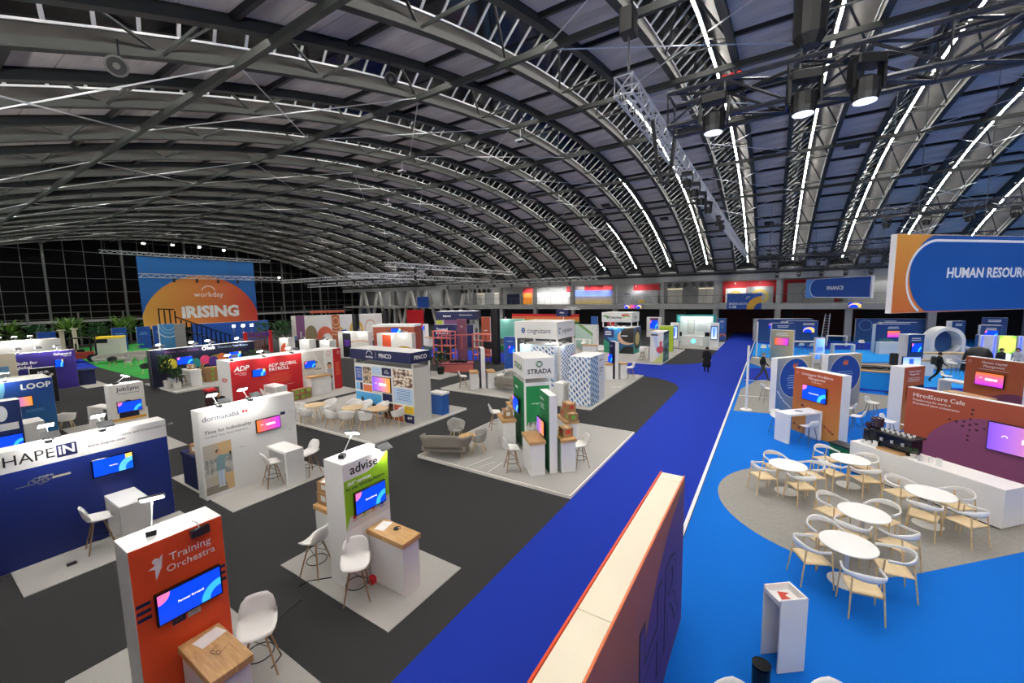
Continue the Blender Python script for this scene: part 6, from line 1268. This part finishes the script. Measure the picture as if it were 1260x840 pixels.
for k, x in enumerate((-.7, .19, .71)): stage_light('moving-head stage light with a lit lens on the near black truss, %s' % ('left', 'middle', 'right')[k], (x, 5.72, 7.68), 15*k, 'lit stage lights on the near black truss', lit=True)
t = thing('junction_box', 'black junction box with red plugs on the near black truss', 'box', (-.55, 6.0, 7.82)); MB().cbox(-.14, .14, -.1, .1, 0, .1, .01).build('box_body', 'black', t)
for k in range(3): MB().cyl((-.08+.08*k, 0, .1), (-.08+.08*k, 0, .17), .03, n=8).build('plug', 'p_red', t)
t = thing('chain_bag', 'large black chain bag hanging above the near black truss', 'bag', (.22, 6.0, 8.05)); MB().lathe([(.1,0),(.16,.1),(.17,.7),(.14,.95)], 12).build('bag', 'black', t); MB().cyl((0,0,.95), (0,0,roof_z(6)-8.05), .015, n=5).build('chain', 'steel_leg', t)
for k in range(4): o = MB().tube([(-.9+1.5*k, 6.05, 7.86), (-.5+1.5*k, 6.1, 7.8), (.0+1.5*k, 6.02, 7.85), (.6+1.5*k, 6.08, 7.86)], .022, 5).build('power_cable', 'black'); tag(o, 'black cable lying along the near black truss, %s from left' % order[k], 'cable', 'cables on the near black truss')
Cc = truss('black truss at the right edge under the bright strips', (3.2, 25, 8.75), (17, 25, 8.75), .35, 'truss_black', .025)
for x in (1, 7, 13): hang(Cc, x, .18, 6)
for k in range(4): stage_light('black stage light on the right edge truss, %s' % order[k], (4.2+1.3*k, 25.175, 8.555), 0, 'stage lights on the right edge truss')
for k, (y_, z, x1) in enumerate(((40, 8.9, 12), (40.5, 8.0, 12), (41, 7.15, 9), (44, 8.5, 10))):
    D = truss('dark truss above the blue zone, %s' % ('upper', 'middle', 'lower', 'rear')[k], (-1.4, y_, z), (x1, y_, z), .32, 'truss_black', .025)
    for x in (1, 8): hang(D, x, .16, 6.0 if z < 8 else 4.6)
    for j in range(6): stage_light('dark stage light under the %s truss of the blue zone, %s from the left' % (('upper', 'middle', 'lower', 'rear')[k], order[j]), (-.4+1.5*j+.3*k, y_+.16, z-.18), 0, 'stage lights under the %s truss' % ('upper', 'middle', 'lower', 'rear')[k])
E_ = truss('silver truss holding the big sunrise banner', (-65.9, 14.9, 11.4), (-65.9, 34.0, 11.4), .35, 'silver', .03, False)
for x in (.5, 9, 18): hang(E_, x, .17, 2.6)
F_ = truss('silver truss in front of the big sunrise banner', (-58, 16, 8.35), (-58, 31, 8.35), .4, 'silver', .035, False)
G_ = truss('long silver truss from the banner to the hall middle', (-58, 31.3, 8.0), (-30.6, 31.3, 8.0), .4, 'silver', .035, False)
G2 = truss('silver truss running to the gallery in the middle', (-30, 25.8, 8.5), (-30, 47, 8.5), .4, 'silver', .035, False)
G3 = truss('lower silver truss beside the middle truss', (-33, 24, 7.6), (-33, 46, 7.6), .4, 'silver', .035, False); G4 = truss('silver truss along the gallery', (-44, 47.5, 7.4), (-18, 47.5, 7.4), .4, 'silver', .035, False); G5 = truss('second long silver truss left of the middle', (-56, 34, 7.4), (-36, 34, 7.4), .4, 'silver', .035, False)
for q in (F_, G_, G2, G3, G4, G5):
    for x in (1, 9): hang(q, x, .2, 4.2)
k = 0
for (x0, y0, dx, dy, n_, z, nm) in ((-58, 19, 0, 2.2, 5, 8.12, 'banner'), (-56, 31.3, 3.4, 0, 8, 7.77, 'long silver'), (-30, 27, 0, 2.2, 9, 8.27, 'middle'), (-42, 47.5, 2.9, 0, 8, 7.17, 'gallery')):
    for j in range(n_): q = stage_light('dark stage light hanging from the %s truss, %s of the row' % (nm, order[j]), (x0+dx*j+(.2 if dy else 0), y0+dy*j+(.2 if dx else 0), z-.01), 0, 'stage lights on the %s truss' % nm); lamp(q, 'SPOT', (0, 0, -.5), (0, 0, 0), RIG, size=.15, spot=150, blend=.8)
# ---- banner and far-left surroundings
print_mat('pr_sunrise', ('z', '#1b4fa0', '#2f7fd0'), [('disc', .5, -.02, .78, 1.5, '#e0a84a', '#d8403a', 'x')], rough=.7)
t = thing('hanging_banner', 'huge blue banner with an orange sun before the glazed wall', 'banner', (-66, 24.85, 2.1), 90); MB().box(-6.7, 6.7, 0, .06, 0, 9.0).build('banner_sheet', 'pr_sunrise', t); lettering(t, 'iRISING', 2.1, .75, 1.9, -.01, bold=.05); lettering(t, 'workday', 1.0, .6, 4.3, -.01); disc(t, .6, 4.6, .9, 'white_print', -.01, 'logo_arc', 16, 20, 160, .8)
for x in (-6, 0, 6): MB().cyl((x, .03, 9.0), (x, .03, 9.15), .02, n=5).build('hanger', 'dark_metal', t)
emitter('flood_glow', '#fff8ea', 40)
for k, (y_, z) in enumerate(((20.1, 13.0), (23.2, 13.1), (26.3, 13.1), (29.4, 12.9), (37.3, 9.1))): f = thing('flood_lamp', 'bright flood lamp high on the glazed end wall, %s' % ('first', 'second', 'third', 'fourth', 'lower right')[k], 'lamp', (-70, y_, z), 0, 'lamps by the glazed end wall'); MB().cbox(-.15, .15, -.2, .2, 0, .25, .02).build('housing', 'dark_metal', f); MB().box(.151, .16, -.16, .16, .03, .22).build('lens', 'flood_glow', f); MB().cyl((0,0,.25), (0,0,roof_z(y_)-z), .02, n=5).build('stem', 'dark_metal', f)
for k, y_ in enumerate((19.6, 20.45, 21.3)): f = thing('flood_lamp', 'dazzling white lamp on a mast left of the middle, %s' % ('left', 'middle', 'right')[k], 'lamp', (-46, y_, 2.85), 0, 'dazzling lamps on the mast'); MB().cbox(-.12, .1, -.15, .15, -.1, .15, .02).build('housing', 'dark_metal', f); MB().box(.101, .11, -.13, .13, -.08, .13).build('lens', 'flood_glow', f); MB().cyl((0,0,-2.85), (0,0,-.1), .03, n=6).build('mast', 'steel_leg', f); lamp(f, 'POINT', (.3, 0, 0), (0,0,0), 60, size=.1)
t = thing('scaffold_stair', 'dark steel stair with mesh railing before the banner', 'stair', (-56, 20.5, 0), 90)
for i in range(12): MB().box(-3.0+.5*i, -2.5+.5*i, 0, 1.2, 2.7-.22*i, 2.76-.22*i).build('tread', 'dark_metal', t)
MB().box(-3.8, -3.0, 0, 1.2, 2.72, 2.8).build('landing', 'dark_metal', t)
for i in range(15): z = 2.75-.22*max(0, i-2); MB().box(-3.8+.47*i, -3.7+.47*i, -.06, .04, 0, z+1.9 if i < 4 else z+1.1).build('rail_post', 'dark_metal', t)
MB().bar((-3.8, 0, 4.7), (-2.4, 0, 4.6), .12, .12).build('handrail', 'dark_metal', t); MB().bar((-2.4, 0, 3.8), (3.0, 0, 1.2), .12, .12).build('handrail', 'dark_metal', t)
print_mat('pr_bluering', ('z', '#3f86b4', '#4a94d8'), [('ring', .65, 1.0, .42, .45, .5, '#cfe4f4'), ('ring', .65, 1.0, .3, .32, .5, '#a9d0ee'), ('ring', .65, 1.0, .2, .22, .5, '#a9d0ee')])
wall('tall blue panel with white ring lines beside the stair', (-52.5, 16.2, 0), 90, 1.25, .3, 3.2, front='pr_bluering', cat='panel'); wall('tall plain grey panel beside the ring-line panel', (-52.6, 17.3, 0), 90, 1.0, .3, 3.15, front='gallery_grey', cat='panel')
wall('dark teal stage backdrop behind the stair', (-60, 25.5, 0), 90, 9.0, .2, 2.7, front='p_blue', cat='backdrop')
for k, (x, y_) in enumerate(((-50.5, 11.3), (-50.8, 13.2))): sofa('pale grey sofa on the green lawn, %s' % ('left', 'right')[k], (x, y_, .008), 70, 'lawn seats', m='chair_fabric', w=2.2)
for k, (x, y_, m_) in enumerate(((-45.5, 11.2, 'chair_fabric'), (-46.1, 12.2, 'chair_fabric'), (-47.5, 10.7, 'dark_fabric'), (-39.6, 10.7, 'dark_fabric'))): tub_chair('%s tub chair on the green lawn' % ('pale nearer', 'pale farther', 'dark left', 'dark right')[k], (x, y_, .008), 70, 'lawn seats', m=m_)
wood_table('small green-topped table on the lawn', (-58, 15.2, .008), 0, None, r=.6, h=.9, m='carpet_green')
t = thing('forklift', 'red and black forklift truck by the glazed wall', 'vehicle', (-54, 10.3, 0), 75); mat('fork_red', '#a8402a', .4)
MB().cbox(-1.0, .7, -.55, .55, .35, .95, .06).build('chassis', 'fork_red', t); MB().cbox(-1.1, -.5, -.5, .5, .95, 1.3, .08).build('counterweight', 'fork_red', t)
for sx in (-.9, .55):
    for sy in (-.5, .5): MB().cyl((sx, sy-.12, .36), (sx, sy+.12, .36), .36, n=16).build('tyre', 'black', t)
for sx in (-.8, .5):
    for sy in (-.48, .48): MB().box(sx-.04, sx+.04, sy-.04, sy+.04, .95, 2.2).build('cab_post', 'black', t)
MB().box(-.95, .6, -.55, .55, 2.2, 2.28).build('cab_roof', 'black', t); MB().cbox(-.4, .1, -.25, .25, .95, 1.2, .04).build('seat', 'black', t); MB().box(-.5, -.4, -.25, .25, 1.2, 1.75).build('seat_back', 'black', t)
for sy in (-.3, .3): MB().box(.78, .88, sy-.06, sy+.06, .05, 2.9).build('mast_rail', 'dark_metal', t); MB().box(.88, 1.9, sy-.06, sy+.06, .06, .11).build('fork', 'dark_metal', t)
t = thing('pallet_goods', 'wrapped pallet of goods with a yellow top', 'pallet', (-56.2, 12.7, 0), 60); MB().box(-1.0, 1.0, -.7, .7, .15, 1.9).build('wrapped_load', 'offwhite', t); MB().box(-1.02, 1.02, -.72, .72, 1.9, 2.1).build('yellow_cover', 'p_yellow', t); MB().box(-1.0, 1.0, -.7, .7, 0, .14).build('pallet', 'cardboard', t); MB().box(-1.03, .0, -.73, -.7, 1.5, 1.9).build('dark_band', 'black', t)
mat('column_cream', '#c9c3ac', .6)
for k, (x, y_) in enumerate(((-56, 9.4), (-58, 10.6))): t = thing('plinth_column', 'slim cream column among the plants, %s' % ('left', 'right')[k], 'column', (x, y_, 0)); MB().cyl((0,0,0), (0,0,2.9), .16, n=12).build('shaft', 'column_cream', t); MB().box(-.25, .25, -.25, .25, 2.9, 3.0).build('capital', 'column_cream', t)
for k in range(12):
    x, y_ = -75.0+3.3*(k % 3)+.4*(k//3), 6.2+1.62*k; kind = k % 3
    plant(('dense dark shrub by the glazed wall', 'broad palm by the glazed wall', 'tall leafy tree by the glazed wall')[kind]+', %s from the left' % (order+['eleventh', 'twelfth', 'thirteenth', 'fourteenth', 'fifteenth', 'sixteenth'])[k], (x, y_, 0), (2.4, 3.4, 3.0)[kind], (1.1, 1.3, 1.0)[kind], 130, 'pot_black', .5, .4, ('leaf', 'leaf_light', 'leaf')[kind], .45, 20+k, kind == 1)
for k, (x, y_) in enumerate(((-47.5, 23.2), (-45.2, 23.9), (-48.5, 26.0))): plant('leafy plant left of the purple tower, %s' % ('left', 'middle', 'right')[k], (x, y_, 0), 2.9, .9, 120, 'pot_black', .5, .35, 'leaf', .35, 50+k)
for k, (x, y_) in enumerate(((-63, 9.5), (-63.5, 15.2), (-64, 19.0), (-63, 17.2))): w = wall('blue square sign among the plants, %s' % order[k], (x, y_, 0), 90, 1.3, .1, 2.6, front='p_blue', cat='sign'); lines(w, 0, 1.9, 2, .8, .2, .06, 'p_sky')
t = thing('metal_cage', 'rusty red wire cage cart left of the middle', 'cart', (-38.6, 18.2, 0), 30); mat('cage_red', '#7a3a30', .6)
for i in range(9): MB().box(-.8+.2*i-.02, -.8+.2*i+.02, -.02, .02, .1, 2.6).build('wire', 'cage_red', t)
for i in range(7): MB().box(-.8, .8, -.02, .02, .15+.4*i, .19+.4*i).build('cross_wire', 'cage_red', t)
MB().box(-.85, .85, -.4, .4, .0, .1).build('cart_base', 'cage_red', t)
t = thing('reception_block', 'black low block behind the white kiosks', 'counter', (-34.5, 20.3, 0), 25); MB().cbox(-2.0, 2.0, -.4, .4, 0, 1.9, .02).build('block', 'black', t)
t = thing('red_portal', 'red portal frame with a violet sign under the dazzling lamps', 'portal', (-44.2, 21.0, 0), 90)
for s_ in (-1, 1): MB().box(s_*1.2-.15, s_*1.2+.15, -.1, .1, 0, 2.3).build('portal_post', 'p_red', t)
MB().box(-1.05, 1.05, -.08, .1, 1.7, 2.2).build('portal_sign', 'p_purple', t)

# ---- people
mat('skin', '#c99b7a', .6); mat('cloth_black', '#0f1013', .9, bump=.1, scale=30); mat('cloth_dark', '#1f2226', .9, bump=.1, scale=30); mat('cloth_grey', '#3d4046', .9, bump=.1, scale=30); mat('hair_grey', '#8a8884', .8); mat('hair_black', '#15120f', .8); mat('cloth_white', '#c9cbd0', .9); mat('bag_dark', '#2a2d24', .8)
def person(label, loc, rz, J, mats, hair='hair_black', bag=False, coat=None, bald=False):
    """J: joint positions, front towards -y; one skin-grown body, materials by nearest limb"""
    names = list(J); idx = {n: i for i, n in enumerate(names)}
    R_ = dict(pelvis=.15, waist=.135, chest=.16, neck=.055, head=.085, crown=.07, shL=.075, shR=.075, elL=.048, elR=.048, wrL=.034, wrR=.034, haL=.035, haR=.035, hipL=.1, hipR=.1, knL=.068, knR=.068, anL=.045, anR=.045, toL=.035, toR=.035)
    E = [('pelvis','waist'),('waist','chest'),('chest','neck'),('neck','head'),('head','crown'),('chest','shL'),('shL','elL'),('elL','wrL'),('wrL','haL'),('chest','shR'),('shR','elR'),('elR','wrR'),('wrR','haR'),('pelvis','hipL'),('hipL','knL'),('knL','anL'),('anL','toL'),('pelvis','hipR'),('hipR','knR'),('knR','anR'),('anR','toR')]
    me = bpy.data.meshes.new('body'); vs = [Vector(J[n]) for n in names]; es = [(idx[a], idx[b]) for a, b in E]; rr = [R_[n] for n in names]
    for s_ in 'LR':                                     # five fingers from each hand
        h_, w_ = vs[idx['ha'+s_]], vs[idx['wr'+s_]]; d = (h_-w_).normalized(); side = d.cross(Vector((0,1,0.2))).normalized()
        for k in range(5):
            off = side*(.013*(k-2)) if k < 4 else -side*.035
            l = (.05, .06, .065, .055, .035)[k]; i0 = len(vs)
            vs += [h_+off+d*(l*.5 if k < 4 else .0), h_+off*1.15+d*l+Vector((0,-.012,0))]; rr += [.009, .007]; es += [(idx['ha'+s_], i0), (i0, i0+1)]
    me.from_pydata(vs, es, [])
    o = bpy.data.objects.new('body', me); COL.objects.link(o)
    o.modifiers.new('skin', 'SKIN'); sub = o.modifiers.new('sub', 'SUBSURF'); sub.levels = 2; sub.render_levels = 2
    for i, v in enumerate(me.skin_vertices[0].data): v.radius = (rr[i], rr[i]); v.use_root = (i == idx['pelvis'])
    dg = bpy.context.evaluated_depsgraph_get(); nm = bpy.data.meshes.new_from_object(o.evaluated_get(dg)); bpy.data.objects.remove(o)
    nm.materials.clear(); keys = ['skin']+sorted(set(mats.values())-{'skin'})
    for k in keys: nm.materials.append(MATS[k])
    seg = [(Vector(J[a]), Vector(J[b]), b) for a, b in E]
    part = lambda b: 'shoe' if b[:2] in ('to',) else 'legs' if b[:2] in ('hi','kn','an') else 'skin' if b in ('head','crown','haL','haR') else 'top'
    for p in nm.polygons:
        c = p.center; best = min(seg, key=lambda s: (c - (s[0]+(s[1]-s[0])*max(0, min(1, (c-s[0]).dot(s[1]-s[0])/max(1e-6, (s[1]-s[0]).length_squared))))).length)
        pt = part(best[2]); p.material_index = keys.index('skin' if pt == 'skin' else mats[pt]); p.use_smooth = True
    t = thing('person', label, 'person', loc, rz); obj('body', nm, t)
    hd = Vector(J['head']); cr = Vector(J['crown']); up = (cr-hd).normalized()
    n_ = MB().cyl(hd+Vector((0,-.085,.0)), hd+Vector((0,-.115,-.015)), .016, .01, 6); n_.build('nose', 'skin', t)
    for s_ in (-1, 1): MB().cyl(hd+Vector((s_*.085,.01,.0)), hd+Vector((s_*.1,.015,.0)), .022, n=8).build('ear', 'skin', t); MB().cyl(hd+Vector((s_*.032,-.082,.025)), hd+Vector((s_*.032,-.09,.025)), .009, n=6).build('eye', 'black', t)
    MB().box(hd.x-.025, hd.x+.025, hd.y-.09, hd.y-.084, hd.z-.055, hd.z-.048).build('mouth', 'dark_red', t)
    if not bald:
        b = MB(); rows = []
        for i in range(6):
            el = rad(90-22*i); rows.append([(hd.x+.1*math.cos(el)*math.sin(rad(a)), hd.y+.012+.112*math.cos(el)*math.cos(rad(a)), hd.z+.03+.105*math.sin(el)) for a in range(-115, 116, 23)])
        MB().sheet(rows, .02).build('hair', hair, t, True)
    if coat:
        pr = [(.26, .38), (.25, .7), (.21, 1.05), (.22, 1.35), (.14, 1.48)]; b = MB(); b.lathe(pr, 18); vs_ = [(x, y_*.72, z) for x, y_, z in b.v]; b.v = vs_; b.build('coat', coat, t, True)
    if bag:
        ch = Vector(J['chest']); MB().cbox(-.16, .16, .14, .34, ch.z-.32, ch.z+.14, .05).build('backpack', 'bag_dark', t)
    return t
STAND = dict(pelvis=(0,0,.95), waist=(0,0,1.12), chest=(0,0,1.34), neck=(0,-.01,1.5), head=(0,-.03,1.6), crown=(0,-.01,1.67), shL=(.18,0,1.41), shR=(-.18,0,1.41), elL=(.24,.03,1.13), elR=(-.24,.03,1.13), wrL=(.24,-.05,.9), wrR=(-.24,-.05,.9), haL=(.24,-.07,.83), haR=(-.24,-.07,.83),
             hipL=(.1,0,.9), hipR=(-.1,0,.9), knL=(.1,-.03,.5), knR=(-.1,-.03,.5), anL=(.1,.02,.07), anR=(-.1,.02,.07), toL=(.12,-.15,.04), toR=(-.12,-.15,.04))
def pose(**kw): d = dict(STAND); d.update(kw); return d
person('person in a long black coat walking away down the blue aisle', (-3.6, 30.0, .006), 175, pose(anL=(.1,.1,.1), toL=(.11,-.05,.04), knL=(.1,-.02,.5)), dict(top='cloth_black', legs='cloth_black', shoe='cloth_black'), coat='cloth_black')
WALK = pose(knL=(.1,-.2,.52), anL=(.1,-.32,.08), toL=(.1,-.49,.05), knR=(-.1,.1,.5), anR=(-.1,.42,.12), toR=(-.1,.3,.04), elL=(.24,.12,1.14), wrL=(.25,.06,.92), haL=(.25,.02,.85), elR=(-.24,-.08,1.14), wrR=(-.23,-.25,.98), haR=(-.22,-.31,.93))
person('man in a dark sweater and grey trousers striding past the white pole', (-.33, 28.4, .009), 100, WALK, dict(top='cloth_black', legs='cloth_grey', shoe='cloth_black'), hair='hair_grey')
person('person in black with a backpack walking through the blue zone', (8.2, 32.6, .011), 95, WALK, dict(top='cloth_black', legs='cloth_black', shoe='cloth_dark'), bag=True)
SIT = pose(pelvis=(0,.1,.52), waist=(0,.06,.68), chest=(0,-.08,.9), neck=(0,-.2,1.04), head=(0,-.27,1.12), crown=(0,-.3,1.18), shL=(.18,-.1,.96), shR=(-.18,-.1,.96), elL=(.26,-.3,.74), elR=(-.26,-.3,.74), wrL=(.1,-.48,.66), wrR=(-.1,-.48,.66), haL=(.05,-.55,.64), haR=(-.05,-.55,.64), hipL=(.1,.06,.5), hipR=(-.1,.06,.5), knL=(.14,-.4,.52), knR=(-.14,-.4,.52), anL=(.14,-.38,.08), anR=(-.14,-.38,.08), toL=(.15,-.54,.04), toR=(-.15,-.54,.04))
person('bald person in black sitting bent forward left of the red booth', (-21.2, 8.2, .014), 60, SIT, dict(top='cloth_black', legs='cloth_black', shoe='cloth_black'), bald=True)
o = MB().cbox(-.22, .22, -.2, .2, 0, .41, .03).build('stool_cube', 'black'); tag(o, 'black cube stool under the sitting person', 'stool'); o.location = (-21.3, 8.15, .014); o.rotation_euler = (0, 0, rad(60))
person('person in a dark jacket standing at the far right equipment table', (11.7, 36.2, .01), 30, pose(), dict(top='cloth_dark', legs='cloth_black', shoe='cloth_black'))
person('person in a white shirt and dark jacket at the far right', (12.5, 36.6, .01), -40, pose(), dict(top='cloth_white', legs='cloth_black', shoe='cloth_black'))
# round horn loudspeakers under the near roof arches
mat('horn_grey', '#5b5a58', .5); mat('horn_red', '#6a2f2a', .6)
for k, p in enumerate(((-11.43, 3.21, 10.12), (-10.02, 9.12, 11.9))):
    t = thing('horn_speaker', 'round dark horn speaker under the roof, %s' % ('large at the upper left', 'smaller one nearer the middle')[k], 'speaker', p, 60)
    MB().cyl((0, .12, 0), (0, -.1, -.06), .1, .2, 16).build('horn', 'horn_grey', t); MB().cyl((0, -.1, -.06), (0, -.108, -.062), .16, n=16).build('mouth', 'black', t); MB().cyl((0, -.1, -.06), (0, -.115, -.064), .06, n=12).build('core', 'horn_grey', t)
    MB().cbox(-.09, .09, .02, .24, -.02, .16, .02).build('driver_box', 'horn_red', t); MB().cyl((0, .1, .15), (0, .1, .55), .02, n=6).build('stem', 'dark_metal', t)
